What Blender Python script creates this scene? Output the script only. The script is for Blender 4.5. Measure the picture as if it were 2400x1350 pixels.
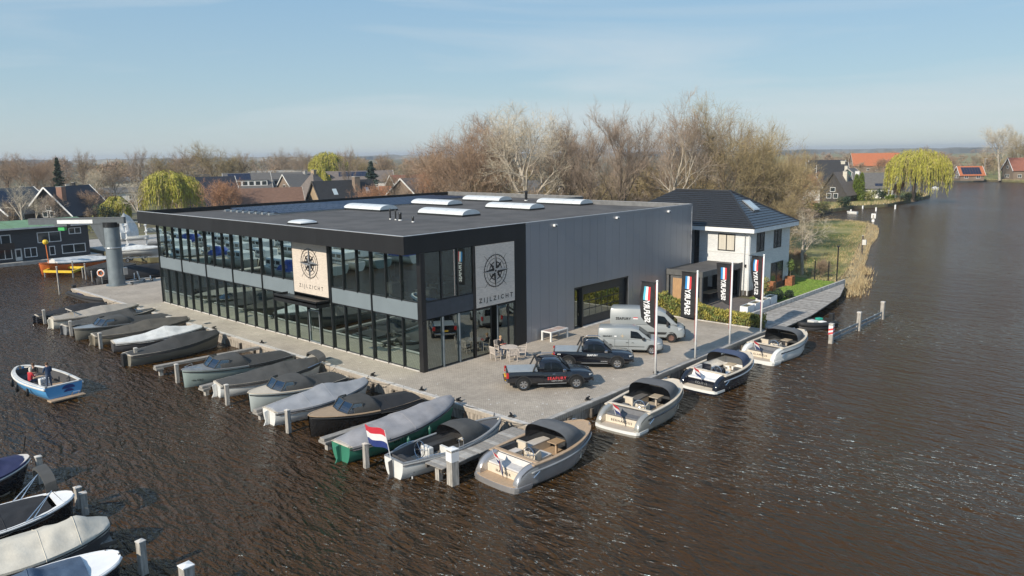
import bpy, bmesh, math, random
from mathutils import Vector, Matrix, noise
random.seed(7)
for o in list(bpy.data.objects): bpy.data.objects.remove(o)
SC = bpy.context.scene
COL = SC.collection
R = math.radians
# ------------------------------------------------------------------ camera
CAM = Vector((-31.866, -37.094, 14.117))
YAW, PIT, ROL, FPX = R(42.4507), R(9.9745), R(-0.7788), 1794.06
_F = Vector((math.cos(YAW)*math.cos(PIT), math.sin(YAW)*math.cos(PIT), -math.sin(PIT)))
_Rt = Vector((math.sin(YAW), -math.cos(YAW), 0)); _U = _Rt.cross(_F)
_R2 = _Rt*math.cos(ROL)+_U*math.sin(ROL); _U2 = -_Rt*math.sin(ROL)+_U*math.cos(ROL)
cd = bpy.data.cameras.new('camera'); cam = bpy.data.objects.new('camera', cd); COL.objects.link(cam)
cd.sensor_width = 36; cd.lens = 36*FPX/2400; cd.clip_start = .5; cd.clip_end = 20000
cam.matrix_world = Matrix.Translation(CAM) @ Matrix((_R2, _U2, -_F)).transposed().to_4x4()
SC.camera = cam
# ------------------------------------------------------------------ world, sun, exposure
SUN_EL, SUN_AZ = R(32), R(181.5)       # sun stands towards -X
wd = bpy.data.worlds.new('World'); SC.world = wd; wd.use_nodes = True
nt = wd.node_tree; bg = nt.nodes['Background']
sky = nt.nodes.new('ShaderNodeTexSky'); sky.sky_type = 'NISHITA'; sky.sun_disc = False
sky.sun_elevation = SUN_EL; sky.sun_rotation = math.pi/2-SUN_AZ
sky.altitude = 0; sky.air_density = 1.15; sky.dust_density = .15; sky.ozone_density = 3.5
# a thin high veil over the clear sky, with streaky cirrus in it
tc = nt.nodes.new('ShaderNodeTexCoord'); sp_ = nt.nodes.new('ShaderNodeSeparateXYZ'); nt.links.new(tc.outputs['Generated'], sp_.inputs[0])
vr = nt.nodes.new('ShaderNodeValToRGB'); nt.links.new(sp_.outputs[2], vr.inputs[0]); el = vr.color_ramp.elements
el[0].position = 0; el[0].color = (.50,.60,.65,1); el[1].position = 1; el[1].color = (.15,.32,.62,1)
e_ = el.new(.09); e_.color = (.385,.555,.67,1); e_ = el.new(.30); e_.color = (.21,.43,.69,1)
vm = nt.nodes.new('ShaderNodeVectorMath'); vm.operation = 'SCALE'; vm.inputs['Scale'].default_value = 7.7; nt.links.new(vr.outputs[0], vm.inputs[0])
m0 = nt.nodes.new('ShaderNodeMixRGB'); m0.inputs[0].default_value = .82; nt.links.new(sky.outputs[0], m0.inputs[1]); nt.links.new(vm.outputs[0], m0.inputs[2])
mp = nt.nodes.new('ShaderNodeMapping')
mp.inputs['Rotation'].default_value = (R(5), R(-4), R(-48)); mp.inputs['Scale'].default_value = (.8, .8, 7.0)
nz = nt.nodes.new('ShaderNodeTexNoise'); nz.inputs['Scale'].default_value = 1.5; nz.inputs['Detail'].default_value = 8
nz.inputs['Roughness'].default_value = .55; nz.inputs['Distortion'].default_value = .7
rp = nt.nodes.new('ShaderNodeValToRGB'); rp.color_ramp.elements[0].position = .46; rp.color_ramp.elements[1].position = .78
rp.color_ramp.elements[1].color = (.95, .95, .95, 1)
mx = nt.nodes.new('ShaderNodeMixRGB'); mx.inputs[2].default_value = (5.2, 5.7, 6.0, 1)
nt.links.new(tc.outputs['Generated'], mp.inputs[0]); nt.links.new(mp.outputs[0], nz.inputs['Vector'])
nt.links.new(nz.outputs['Fac'], rp.inputs[0]); nt.links.new(rp.outputs[0], mx.inputs[0])
nt.links.new(m0.outputs[0], mx.inputs[1]); nt.links.new(mx.outputs[0], bg.inputs[0])
bg.inputs[1].default_value = .105
sl = bpy.data.lights.new('sun', 'SUN'); sl.energy = 4.3; sl.angle = R(.5); sl.color = (1, .91, .77)
so = bpy.data.objects.new('sun', sl); COL.objects.link(so)
_sd = Vector((-math.cos(SUN_AZ)*math.cos(SUN_EL), -math.sin(SUN_AZ)*math.cos(SUN_EL), -math.sin(SUN_EL)))
so.rotation_euler = _sd.to_track_quat('-Z', 'Y').to_euler(); so.location = (-60, 0, 60)
SC.view_settings.view_transform = 'Standard'; SC.view_settings.look = 'None'
SC.view_settings.exposure = 0.3; SC.view_settings.gamma = 1
SC.render.resolution_x = 1024; SC.render.resolution_y = 576
SC.render.engine = 'CYCLES'
WZ = -.8                                # water level, quay paving is z = 0

def ray(x, y): return _F*FPX+_R2*(x-1200)-_U2*(y-675)
def G(x, y, z=0.0):                     # photo pixel (2400 px wide) -> point on a level plane
    d = ray(x, y); return CAM+d*((z-CAM.z)/d.z)
def D(x, y, dist):                      # photo pixel -> point at a horizontal distance
    d = ray(x, y); return CAM+d*(dist/math.hypot(d.x, d.y))
def GX(x, y, X):
    d = ray(x, y); return CAM+d*((X-CAM.x)/d.x)
# ------------------------------------------------------------------ materials
MATS = {}
def mat(name, col, rough=.6, metal=0, var=.12, scale=3.0, bump=0, bscale=40, spec=None, coat=0, col2=None, detail=4, lo=.35, hi=.65, stretch=None):
    if name in MATS: return MATS[name]
    m = bpy.data.materials.new(name); m.use_nodes = True; n = m.node_tree; b = n.nodes['Principled BSDF']
    b.inputs['Roughness'].default_value = rough; b.inputs['Metallic'].default_value = metal
    if spec is not None: b.inputs['Specular IOR Level'].default_value = spec
    if coat: b.inputs['Coat Weight'].default_value = coat; b.inputs['Coat Roughness'].default_value = .05
    c = Vector(col[:3])
    if var or col2:
        t = n.nodes.new('ShaderNodeTexCoord'); nz = n.nodes.new('ShaderNodeTexNoise')
        nz.inputs['Scale'].default_value = scale; nz.inputs['Detail'].default_value = detail
        src = t.outputs['Object']
        if stretch:
            mp = n.nodes.new('ShaderNodeMapping'); mp.inputs['Scale'].default_value = stretch
            n.links.new(src, mp.inputs[0]); src = mp.outputs[0]
        n.links.new(src, nz.inputs['Vector'])
        r = n.nodes.new('ShaderNodeValToRGB'); r.color_ramp.elements[0].position = lo; r.color_ramp.elements[1].position = hi
        a = c*(1-var); e = Vector(col2) if col2 else c*(1+var)
        r.color_ramp.elements[0].color = (*a, 1); r.color_ramp.elements[1].color = (*e, 1)
        n.links.new(nz.outputs['Fac'], r.inputs[0]); n.links.new(r.outputs[0], b.inputs['Base Color'])
    else: b.inputs['Base Color'].default_value = (*c, 1)
    if bump:
        t2 = n.nodes.new('ShaderNodeTexCoord'); n2 = n.nodes.new('ShaderNodeTexNoise'); n2.inputs['Scale'].default_value = bscale
        n2.inputs['Detail'].default_value = 3
        bp = n.nodes.new('ShaderNodeBump'); bp.inputs['Strength'].default_value = bump; bp.inputs['Distance'].default_value = .05
        n.links.new(t2.outputs['Object'], n2.inputs['Vector']); n.links.new(n2.outputs['Fac'], bp.inputs['Height']); n.links.new(bp.outputs[0], b.inputs['Normal'])
    MATS[name] = m; return m
def glassy(name, tint, refl, inner=.0, rough=.01, through=.5):
    # coated glazing: mirror-like coat over a see-through tinted pane
    m = bpy.data.materials.new(name); m.use_nodes = True; n = m.node_tree; n.nodes.remove(n.nodes['Principled BSDF'])
    out = n.nodes['Material Output']; g = n.nodes.new('ShaderNodeBsdfGlossy'); g.inputs['Roughness'].default_value = rough
    g.inputs['Color'].default_value = (*tint, 1)
    tr = n.nodes.new('ShaderNodeBsdfTransparent'); tr.inputs[0].default_value = (through*.9, through, through*.97, 1)
    fr = n.nodes.new('ShaderNodeFresnel'); fr.inputs[0].default_value = 1.5
    mr = n.nodes.new('ShaderNodeMapRange'); mr.inputs[1].default_value = 0; mr.inputs[2].default_value = 1
    mr.inputs[3].default_value = refl; mr.inputs[4].default_value = 1
    mx = n.nodes.new('ShaderNodeMixShader')
    n.links.new(fr.outputs[0], mr.inputs[0]); n.links.new(mr.outputs[0], mx.inputs[0]); n.links.new(tr.outputs[0], mx.inputs[1]); n.links.new(g.outputs[0], mx.inputs[2])
    n.links.new(mx.outputs[0], out.inputs[0]); MATS[name] = m; return m
def brick(name, c1, c2, mortar, sx, sy, rough=.8, msize=.02, bump=.3, rot=0, plane='xy', lowvar=.25):
    m = bpy.data.materials.new(name); m.use_nodes = True; n = m.node_tree; b = n.nodes['Principled BSDF']; b.inputs['Roughness'].default_value = rough
    t = n.nodes.new('ShaderNodeTexCoord'); mp = n.nodes.new('ShaderNodeMapping')
    mp.inputs['Rotation'].default_value = (R(90) if plane == 'xz' else 0, 0, rot)
    if plane == 'yz': mp.inputs['Rotation'].default_value = (R(90), 0, R(90))
    src = t.outputs['Object']
    if plane == 'wall':                 # any upright wall: run along x+y, rise along z
        sp = n.nodes.new('ShaderNodeSeparateXYZ'); ad = n.nodes.new('ShaderNodeMath'); cb = n.nodes.new('ShaderNodeCombineXYZ')
        n.links.new(src, sp.inputs[0]); n.links.new(sp.outputs[0], ad.inputs[0]); n.links.new(sp.outputs[1], ad.inputs[1])
        n.links.new(ad.outputs[0], cb.inputs[0]); n.links.new(sp.outputs[2], cb.inputs[1]); src = cb.outputs[0]
    else:
        n.links.new(src, mp.inputs[0]); src = mp.outputs[0]
    bt = n.nodes.new('ShaderNodeTexBrick'); bt.inputs['Scale'].default_value = 1; bt.inputs['Brick Width'].default_value = sx; bt.inputs['Row Height'].default_value = sy
    bt.inputs['Mortar Size'].default_value = msize; bt.inputs['Color1'].default_value = (*c1, 1); bt.inputs['Color2'].default_value = (*c2, 1); bt.inputs['Mortar'].default_value = (*mortar, 1)
    n.links.new(src, bt.inputs['Vector'])
    nz = n.nodes.new('ShaderNodeTexNoise'); nz.inputs['Scale'].default_value = .35; nz.inputs['Detail'].default_value = 8; nz.inputs['Roughness'].default_value = .65
    n.links.new(t.outputs['Object'], nz.inputs['Vector'])
    mr = n.nodes.new('ShaderNodeMapRange'); mr.inputs[1].default_value = .3; mr.inputs[2].default_value = .7; mr.inputs[3].default_value = 1-lowvar; mr.inputs[4].default_value = 1+lowvar*.6
    n.links.new(nz.outputs['Fac'], mr.inputs[0])
    mx = n.nodes.new('ShaderNodeVectorMath'); mx.operation = 'MULTIPLY'
    n.links.new(bt.outputs['Color'], mx.inputs[0]); n.links.new(mr.outputs[0], mx.inputs[1]); n.links.new(mx.outputs[0], b.inputs['Base Color'])
    bp = n.nodes.new('ShaderNodeBump'); bp.inputs['Strength'].default_value = bump; bp.inputs['Distance'].default_value = .01; bp.invert = True
    n.links.new(bt.outputs['Fac'], bp.inputs['Height']); n.links.new(bp.outputs[0], b.inputs['Normal'])
    MATS[name] = m; return m
# ------------------------------------------------------------------ mesh helpers
class MB:
    def __init__(s): s.v = []; s.f = []; s.mi = []; s.cur = 0
    def add(s, vs, fs):
        o = len(s.v); s.v += [tuple(v) for v in vs]; s.f += [tuple(i+o for i in f) for f in fs]; s.mi += [s.cur]*len(fs); return s
    def box(s, x0, x1, y0, y1, z0, z1):
        return s.add([(x0,y0,z0),(x1,y0,z0),(x1,y1,z0),(x0,y1,z0),(x0,y0,z1),(x1,y0,z1),(x1,y1,z1),(x0,y1,z1)],
                     [(3,2,1,0),(4,5,6,7),(0,1,5,4),(1,2,6,5),(2,3,7,6),(3,0,4,7)])
    def bar(s, a, b, w, h, up=(0,0,1)):
        a = Vector(a); b = Vector(b); d = (b-a).normalized(); u = Vector(up); r = d.cross(u)
        if r.length < 1e-4: r = d.cross(Vector((1,0,0)))
        r.normalize(); u = r.cross(d).normalized(); r = r*w/2; u = u*h/2
        vs = [a-r-u, a+r-u, a+r+u, a-r+u, b-r-u, b+r-u, b+r+u, b-r+u]
        return s.add(vs, [(0,1,2,3),(7,6,5,4),(0,4,5,1),(1,5,6,2),(2,6,7,3),(3,7,4,0)])
    def tube(s, pts, rad, n=6, cap=True):
        pts = [Vector(p) for p in pts]
        if not isinstance(rad, (list, tuple)): rad = [rad]*len(pts)
        rings = []; ref = None
        for i, p in enumerate(pts):
            d = (pts[min(i+1, len(pts)-1)]-pts[max(i-1, 0)])
            d = d.normalized() if d.length > 1e-9 else Vector((0,0,1))
            if ref is None: ref = Vector((0,0,1)) if abs(d.z) < .9 else Vector((1,0,0))
            x = d.cross(ref)
            if x.length < 1e-4: x = d.orthogonal()
            x.normalize(); y = x.cross(d).normalized(); ref = y if abs(y.dot(d)) < .9 else ref
            rings.append([p+(x*math.cos(2*math.pi*k/n)+y*math.sin(2*math.pi*k/n))*rad[i] for k in range(n)])
        return s.loft(rings, True, cap)
    def loft(s, rings, closed=True, cap=True):
        n = len(rings[0]); vs = [v for r in rings for v in r]; fs = []
        for i in range(len(rings)-1):
            for k in range(n if closed else n-1):
                a = i*n+k; b = i*n+(k+1) % n; fs.append((a, b, b+n, a+n))
        if cap and closed:
            fs.append(tuple(range(n))[::-1]); fs.append(tuple(range((len(rings)-1)*n, len(rings)*n)))
        return s.add(vs, fs)
    def prism(s, poly, z0, z1):
        n = len(poly); vs = [(p[0], p[1], z0) for p in poly]+[(p[0], p[1], z1) for p in poly]
        return s.add(vs, [tuple(range(n))[::-1], tuple(range(n, 2*n))]+[(i, (i+1) % n, (i+1) % n+n, i+n) for i in range(n)])
    def extr(s, poly3, vec):             # any planar polygon swept by a vector
        n = len(poly3); vec = Vector(vec); vs = [Vector(p) for p in poly3]+[Vector(p)+vec for p in poly3]
        return s.add(vs, [tuple(range(n))[::-1], tuple(range(n, 2*n))]+[(i, (i+1) % n, (i+1) % n+n, i+n) for i in range(n)])
    def sphere(s, c, r, n=10, m=6, sq=(1,1,1)):
        c = Vector(c); rings = []
        for i in range(1, m):
            a = math.pi*i/m; rings.append([c+Vector((r*sq[0]*math.sin(a)*math.cos(2*math.pi*k/n), r*sq[1]*math.sin(a)*math.sin(2*math.pi*k/n), r*sq[2]*math.cos(a))) for k in range(n)])
        return s.loft(rings[::-1], True, True)
    def cyl(s, c, r, h, n=12, r2=None): 
        return s.tube([c, Vector(c)+Vector((0,0,h))], [r, r if r2 is None else r2], n)
    def torus(s, c, ax, Rr, r, n=20, m=6):
        c = Vector(c); ax = Vector(ax).normalized(); x = ax.orthogonal().normalized(); y = ax.cross(x)
        rings = []
        for i in range(n):
            a = 2*math.pi*i/n; d = x*math.cos(a)+y*math.sin(a)
            rings.append([c+d*(Rr+r*math.cos(2*math.pi*k/m))+ax*r*math.sin(2*math.pi*k/m) for k in range(m)])
        rings.append(rings[0]); return s.loft(rings, True, False)
    def mesh(s, name, mats, smooth=False, fix=True):
        me = bpy.data.meshes.new(name); me.from_pydata(s.v, [], s.f)
        if not isinstance(mats, (list, tuple)): mats = [mats]
        for m in mats: me.materials.append(MATS[m] if isinstance(m, str) else m)
        if len(mats) > 1: me.polygons.foreach_set('material_index', s.mi)
        if fix and len(s.f) < 20000:
            b = bmesh.new(); b.from_mesh(me); bmesh.ops.recalc_face_normals(b, faces=b.faces); b.to_mesh(me); b.free()
        if smooth:
            me.polygons.foreach_set('use_smooth', [True]*len(me.polygons))
            if smooth is not True: me.set_sharp_from_angle(angle=R(smooth))
        me.update(); return me
    def build(s, name, mats, parent=None, smooth=False, fix=True, bev=0):
        me = s.mesh(name, mats, smooth, fix)
        if bev: bevel(me, bev)
        return link(name, me, parent)
def bevel(me, w, seg=1):
    b = bmesh.new(); b.from_mesh(me); bmesh.ops.remove_doubles(b, verts=b.verts, dist=1e-4)
    bmesh.ops.bevel(b, geom=[e for e in b.edges if e.is_manifold and e.calc_face_angle(0) > .5], offset=w, segments=seg, affect='EDGES', profile=.5, clamp_overlap=True)
    b.to_mesh(me); b.free()
def link(name, me, parent=None):
    o = bpy.data.objects.new(name, me); COL.objects.link(o)
    if parent is not None: o.parent = parent
    return o
def tag(o, label=None, cat=None, group=None, kind=None):
    if label: o['label'] = label
    if cat: o['category'] = cat
    if group: o['group'] = group
    if kind: o['kind'] = kind
    return o
def thing(name, label, cat, loc=(0,0,0), rz=0, group=None):
    o = bpy.data.objects.new(name, None); COL.objects.link(o); o.location = loc; o.rotation_euler = (0,0,rz); o.empty_display_size = .2
    return tag(o, label, cat, group)
def struct(o): o['kind'] = 'structure'; return o
def stuff(o, label=None, cat=None): return tag(o, label, cat, kind='stuff')
def kids(o): return [c for c in bpy.data.objects if c.parent == o]
def copy_tree(o, parent=None, _ch=None):
    if _ch is None:
        _ch = {}
        for c in bpy.data.objects:
            if c.parent: _ch.setdefault(c.parent.name, []).append(c)
    c = o.copy(); COL.objects.link(c); c.parent = parent
    for k in _ch.get(o.name, []): copy_tree(k, c, _ch)
    return c
_fonts = {}
def text_mesh(s, size=1, extr=.01, bold=0, spacing=1.0, align='CENTER'):
    cu = bpy.data.curves.new('t', 'FONT'); cu.body = s; cu.size = size; cu.extrude = extr; cu.offset = bold; cu.space_character = spacing
    cu.align_x = align; cu.align_y = 'CENTER'; cu.resolution_u = 2
    o = bpy.data.objects.new('t', cu); COL.objects.link(o); dg = bpy.context.evaluated_depsgraph_get(); dg.update()
    me = bpy.data.meshes.new_from_object(o.evaluated_get(dg)); bpy.data.objects.remove(o); bpy.data.curves.remove(cu); return me
def text(name, s, size, m, parent, mtx, extr=.006, bold=0, spacing=1.0):
    me = text_mesh(s, size, extr, bold, spacing); me.materials.clear(); me.materials.append(MATS[m]); me.transform(mtx)
    return link(name, me, parent)
def frame(o, x, y, z=None):             # matrix with axes x,y (text right / text up) at origin o
    x = Vector(x).normalized(); y = Vector(y); y = (y-x*y.dot(x)).normalized(); z = x.cross(y)
    return Matrix.Translation(Vector(o)) @ Matrix((x, y, z)).transposed().to_4x4()
# ------------------------------------------------------------------ palette
mat('black_metal', (.013,.013,.014), .38, var=.25, scale=1.2)
mat('black_fascia', (.008,.008,.009), .6, var=.3, scale=.8, stretch=(1,1,.2))
mat('grey_clad', (.29,.296,.318), .32, metal=.25, var=.05, scale=.4, stretch=(1,1,.15))
mat('clad_trim', (.42,.43,.45), .35, metal=.4, var=.05)
mat('spandrel', (.18,.215,.235), .35, var=.05, scale=.6)
mat('roof_felt', (.088,.082,.077), .85, var=.22, scale=.5, detail=8, bump=.3, bscale=25)
mat('roof_trim', (.5,.5,.5), .4, metal=.3, var=.1)
mat('rear_parapet', (.16,.16,.16), .7, var=.15, scale=2)
mat('skylight', (.62,.64,.64), .35, var=.04, scale=2, spec=.5)
mat('white_paint', (.78,.78,.77), .45, var=.05, scale=2)
mat('off_white', (.62,.61,.58), .5, var=.1, scale=2)
mat('solar', (.018,.027,.055), .4, var=.2, scale=3, spec=.3)
mat('solar_frame', (.45,.46,.48), .35, metal=.7)
mat('board_light', (.60,.52,.44), .6, var=.10, scale=3, stretch=(1,1,10), bump=.1)
mat('ink', (.008,.008,.009), .5, var=0)
mat('ink_soft', (.06,.055,.05), .6, var=0)
mat('silver', (.55,.56,.57), .3, metal=.8, var=.05)
mat('chrome', (.7,.7,.72), .15, metal=1, var=0)
mat('dark_frame', (.02,.022,.024), .4, var=.1)
mat('interior', (.06,.06,.058), .8, var=.3, scale=.7)
mat('interior_floor', (.16,.15,.13), .6, var=.2, scale=.6)
mat('concrete', (.36,.34,.31), .85, var=.22, scale=1.5, detail=8, bump=.25, bscale=30)
mat('concrete_light', (.50,.47,.43), .85, var=.22, scale=2.5, detail=8)
mat('wood_grey', (.27,.25,.225), .8, var=.3, scale=3, stretch=(1,6,6), bump=.3, bscale=20)
mat('wood_dark', (.10,.085,.07), .8, var=.4, scale=3, bump=.3, bscale=20)
mat('post_wood', (.36,.335,.30), .8, var=.3, scale=4, stretch=(3,3,.5), bump=.3, bscale=20)
mat('teak', (.40,.285,.185), .6, var=.15, scale=4, stretch=(1,12,1))
mat('teak_grey', (.44,.38,.31), .6, var=.12, scale=4, stretch=(1,12,1))
mat('cream_deck', (.62,.54,.43), .5, var=.06, scale=3)
mat('cover_dark', (.045,.045,.044), .85, var=.10, scale=2.2, bump=.18, bscale=9)
mat('cover_char', (.062,.062,.060), .85, var=.10, scale=2.2, bump=.18, bscale=9)
mat('cover_black', (.018,.018,.02), .8, var=.10, scale=2.2, bump=.18, bscale=9)
mat('cover_brown', (.085,.078,.066), .85, var=.10, scale=2, bump=.18, bscale=9)
mat('cover_grey', (.27,.28,.30), .8, var=.10, scale=1.7, bump=.18, bscale=9)
mat('cover_lilac', (.27,.265,.275), .8, var=.12, scale=1.5, bump=.15, bscale=12)
mat('cover_white', (.56,.57,.56), .75, var=.10, scale=2, bump=.18, bscale=9)
mat('cover_beige', (.52,.485,.41), .8, var=.10, scale=1.5, bump=.18, bscale=9)
mat('cover_taupe', (.33,.30,.26), .8, var=.10, scale=1.5, bump=.18, bscale=9)
mat('cover_navy', (.022,.028,.085), .8, var=.10, scale=2, bump=.18, bscale=9)
mat('cover_blue', (.06,.095,.15), .75, var=.10, scale=2, bump=.18, bscale=9)
mat('cover_bright_blue', (.03,.07,.32), .7, var=.25, scale=2)
mat('hood_grey', (.105,.108,.112), .8, var=.1, scale=2, bump=.2, bscale=10)
mat('hood_blue', (.055,.075,.13), .8, var=.1, scale=2, bump=.2, bscale=10)
for nm, c, rg, mt in [('hull_silver',(.42,.41,.41),.25,.55),('hull_sand',(.45,.43,.38),.25,.5),('hull_navy',(.012,.014,.022),.12,0),('hull_white',(.72,.72,.69),.25,0),
                  ('hull_black',(.014,.014,.015),.2,0),('hull_green',(.045,.20,.13),.35,0),('hull_dgreen',(.02,.10,.075),.4,0),('hull_sage',(.27,.33,.31),.3,0),('hull_pale',(.40,.44,.43),.3,0),
                  ('hull_grey',(.25,.26,.27),.3,0),('hull_taupe',(.26,.225,.17),.35,0),('hull_olive',(.20,.19,.16),.35,0),('hull_blue',(.09,.32,.62),.2,0),('hull_cream',(.66,.62,.53),.3,0),
                  ('hull_orange',(.75,.19,.05),.4,0),('hull_dgrey',(.09,.09,.095),.3,0)]:
    mat(nm, c, rg, metal=mt, var=.06, scale=1.2, coat=.5 if rg < .3 else 0)
mat('cushion_grey', (.13,.13,.135), .85, var=.08, scale=5)
mat('cushion_light', (.55,.52,.49), .85, var=.06, scale=5)
mat('cushion_white', (.72,.71,.69), .8, var=.05, scale=5)
mat('cushion_dark', (.04,.042,.046), .85, var=.1, scale=5)
mat('rubber', (.02,.02,.021), .7, var=.2, scale=8)
mat('rope', (.10,.09,.08), .9, var=.3, scale=20)
mat('flag_red', (.55,.03,.05), .7, var=.06); mat('flag_white', (.75,.75,.75), .7, var=.04); mat('flag_blue', (.02,.04,.18), .7, var=.06)
mat('banner', (.017,.017,.019), .75, var=.3, scale=3, bump=.3, bscale=5); mat('print_white', (.8,.8,.8), .6, var=0)
mat('print_blue', (.03,.24,.55), .6, var=0); mat('print_cyan', (.10,.45,.58), .6, var=0); mat('print_red', (.62,.05,.06), .6, var=0)
mat('car_black', (.006,.006,.009), .12, var=.0, coat=1); mat('car_grey', (.27,.29,.295), .42, metal=0, var=.03, scale=1, coat=.35)
mat('car_glass', (.008,.011,.014), .1, var=0, spec=.22); mat('tyre', (.012,.012,.012), .8, var=.2, scale=10)
mat('rim', (.5,.5,.51), .25, metal=.9, var=0); mat('rim_rust', (.16,.09,.07), .6, var=.3, scale=10); mat('plastic', (.02,.02,.021), .6, var=.1)
mat('lamp_red', (.42,.015,.015), .2, var=0, coat=.5); mat('lamp_clear', (.55,.58,.6), .1, var=0, coat=.5); mat('bed_cover', (.55,.60,.63), .3, metal=.4, var=.06, scale=3)
mat('plate_yellow', (.7,.42,.03), .5, var=0)
mat('chair_wood', (.50,.44,.39), .75, var=.15, scale=8); mat('table_white', (.70,.70,.68), .5, var=.05); mat('table_top', (.40,.30,.26), .6, var=.12, scale=4)
brick('white_brick', (.80,.80,.78), (.66,.665,.66), (.56,.56,.55), .24, .065, .8, .012, .5, plane='wall', lowvar=.12)
brick('dark_brick', (.13,.11,.10), (.075,.065,.06), (.05,.05,.05), .24, .065, .8, .012, .6, plane='wall', lowvar=.2)
brick('red_brick', (.30,.13,.08), (.24,.10,.06), (.25,.2,.17), .24, .07, .85, .012, .4, plane='wall', lowvar=.2)
brick('brown_brick', (.24,.17,.12), (.18,.125,.09), (.2,.17,.14), .24, .07, .85, .012, .4, plane='wall', lowvar=.2)
brick('yellow_brick', (.42,.30,.17), (.36,.25,.14), (.3,.25,.2), .24, .07, .85, .012, .4, plane='wall', lowvar=.2)
brick('paving', (.51,.44,.355), (.41,.355,.29), (.24,.205,.17), .24, .12, .85, .012, .5, rot=R(45), lowvar=.22)
brick('terrace', (.17,.145,.13), (.13,.115,.105), (.09,.08,.07), .3, .15, .85, .012, .5, lowvar=.2)
mat('tile_black', (.026,.026,.027), .45, var=.25, scale=6); mat('tile_blue', (.028,.03,.036), .25, var=.2, scale=6)
mat('grass_lawn', (.12,.20,.025), .9, var=.25, scale=2.5, col2=(.20,.27,.045), detail=8, bump=.6, bscale=30)
mat('grass_field', (.14,.18,.03), .95, var=.25, scale=.16, col2=(.33,.28,.11), detail=10, bump=.5, bscale=12)
mat('earth', (.12,.10,.07), .95, var=.3, scale=.3, col2=(.17,.16,.07), detail=8)
mat('reed', (.42,.32,.17), .9, var=.25, scale=2)
mat('corten', (.30,.115,.05), .8, var=.25, scale=3)
mat('curtain', (.55,.51,.43), .8, var=.12, scale=3, stretch=(12,12,.2))
mat('steel_grey', (.21,.245,.265), .45, metal=.3, var=.12, scale=1.2)
mat('galv', (.55,.57,.58), .35, metal=.7, var=.1)
mat('yellow_paint', (.75,.50,.03), .5, var=.08, scale=3); mat('orange_paint', (.75,.2,.04), .5, var=.08)
mat('houseboat', (.05,.052,.056), .75, var=.15, scale=1, stretch=(1,1,8)); mat('green_roof', (.14,.25,.14), .8, var=.15, scale=1.5)
for nm, c in [('roof_brown',(.165,.095,.065)),('roof_grey',(.115,.11,.105)),('roof_dark',(.028,.028,.030)),('roof_taupe',(.15,.125,.11)),('roof_orange',(.40,.13,.055)),('roof_redbrown',(.26,.10,.065)),('roof_flat',(.32,.30,.26)),('roof_navy',(.018,.022,.035))]:
    mat(nm, c, .75, var=.2, scale=1.5, stretch=(1,1,9), bump=.3, bscale=3)
mat('cream_wall', (.55,.51,.43), .8, var=.1); mat('white_wall', (.72,.71,.68), .7, var=.06); mat('dark_wall', (.05,.045,.042), .8, var=.15); mat('green_wall', (.03,.09,.07), .7, var=.1)
mat('window_glass', (.03,.04,.045), .08, var=.2, scale=.5, coat=.3)
mat('skin', (.55,.33,.24), .6, var=.05); mat('jean', (.05,.075,.13), .85, var=.15, scale=6); mat('shirt_navy', (.02,.045,.10), .85, var=.15, scale=6)
mat('shirt_red', (.40,.02,.03), .85, var=.1); mat('shirt_black', (.02,.02,.022), .85, var=.1); mat('shirt_grey', (.42,.43,.48), .85, var=.1); mat('hair_brown', (.10,.055,.03), .8, var=.2, scale=30); mat('hair_fair', (.42,.27,.14), .8, var=.2, scale=30); mat('hair_white', (.6,.55,.48), .8, var=.1); mat('shoe', (.03,.028,.025), .7, var=0)
for nm, c in [('bark_pale',(.40,.35,.28)),('bark_brown',(.17,.13,.095)),('bark_dark',(.085,.068,.055)),('bark_grey',(.24,.215,.185))]: mat(nm, c, .9, var=.3, scale=2, stretch=(2,2,.5))
for nm, c in [('twig_red',(.33,.225,.15)),('twig_pale',(.50,.43,.32)),('twig_brown',(.29,.215,.145)),('twig_olive',(.32,.25,.13)),('twig_purple',(.33,.255,.195)),('twig_rust',(.38,.21,.12)),('twig_yellow',(.33,.27,.11))]: mat(nm, c, .9, var=.18, scale=.6)
mat('leaf_willow', (.38,.36,.055), .8, var=.22, scale=.8); mat('leaf_hedge', (.30,.31,.05), .8, var=.3, scale=3, col2=(.44,.37,.085)); mat('leaf_dark', (.022,.042,.018), .8, var=.3, scale=2)
mat('leaf_cypress', (.10,.14,.015), .8, var=.3, scale=2); mat('leaf_green', (.12,.17,.04), .8, var=.3, scale=1.5); mat('leaf_shrub', (.20,.20,.06), .85, var=.3, scale=1); mat('leaf_spruce', (.035,.06,.045), .8, var=.3, scale=1.5)
glassy('facade_glass', (.80,.95,.88), .52, through=.40); glassy('facade_glass_dark', (.62,.72,.72), .34, through=.30); glassy('boat_glass', (.5,.6,.74), .22, through=.45)
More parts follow.
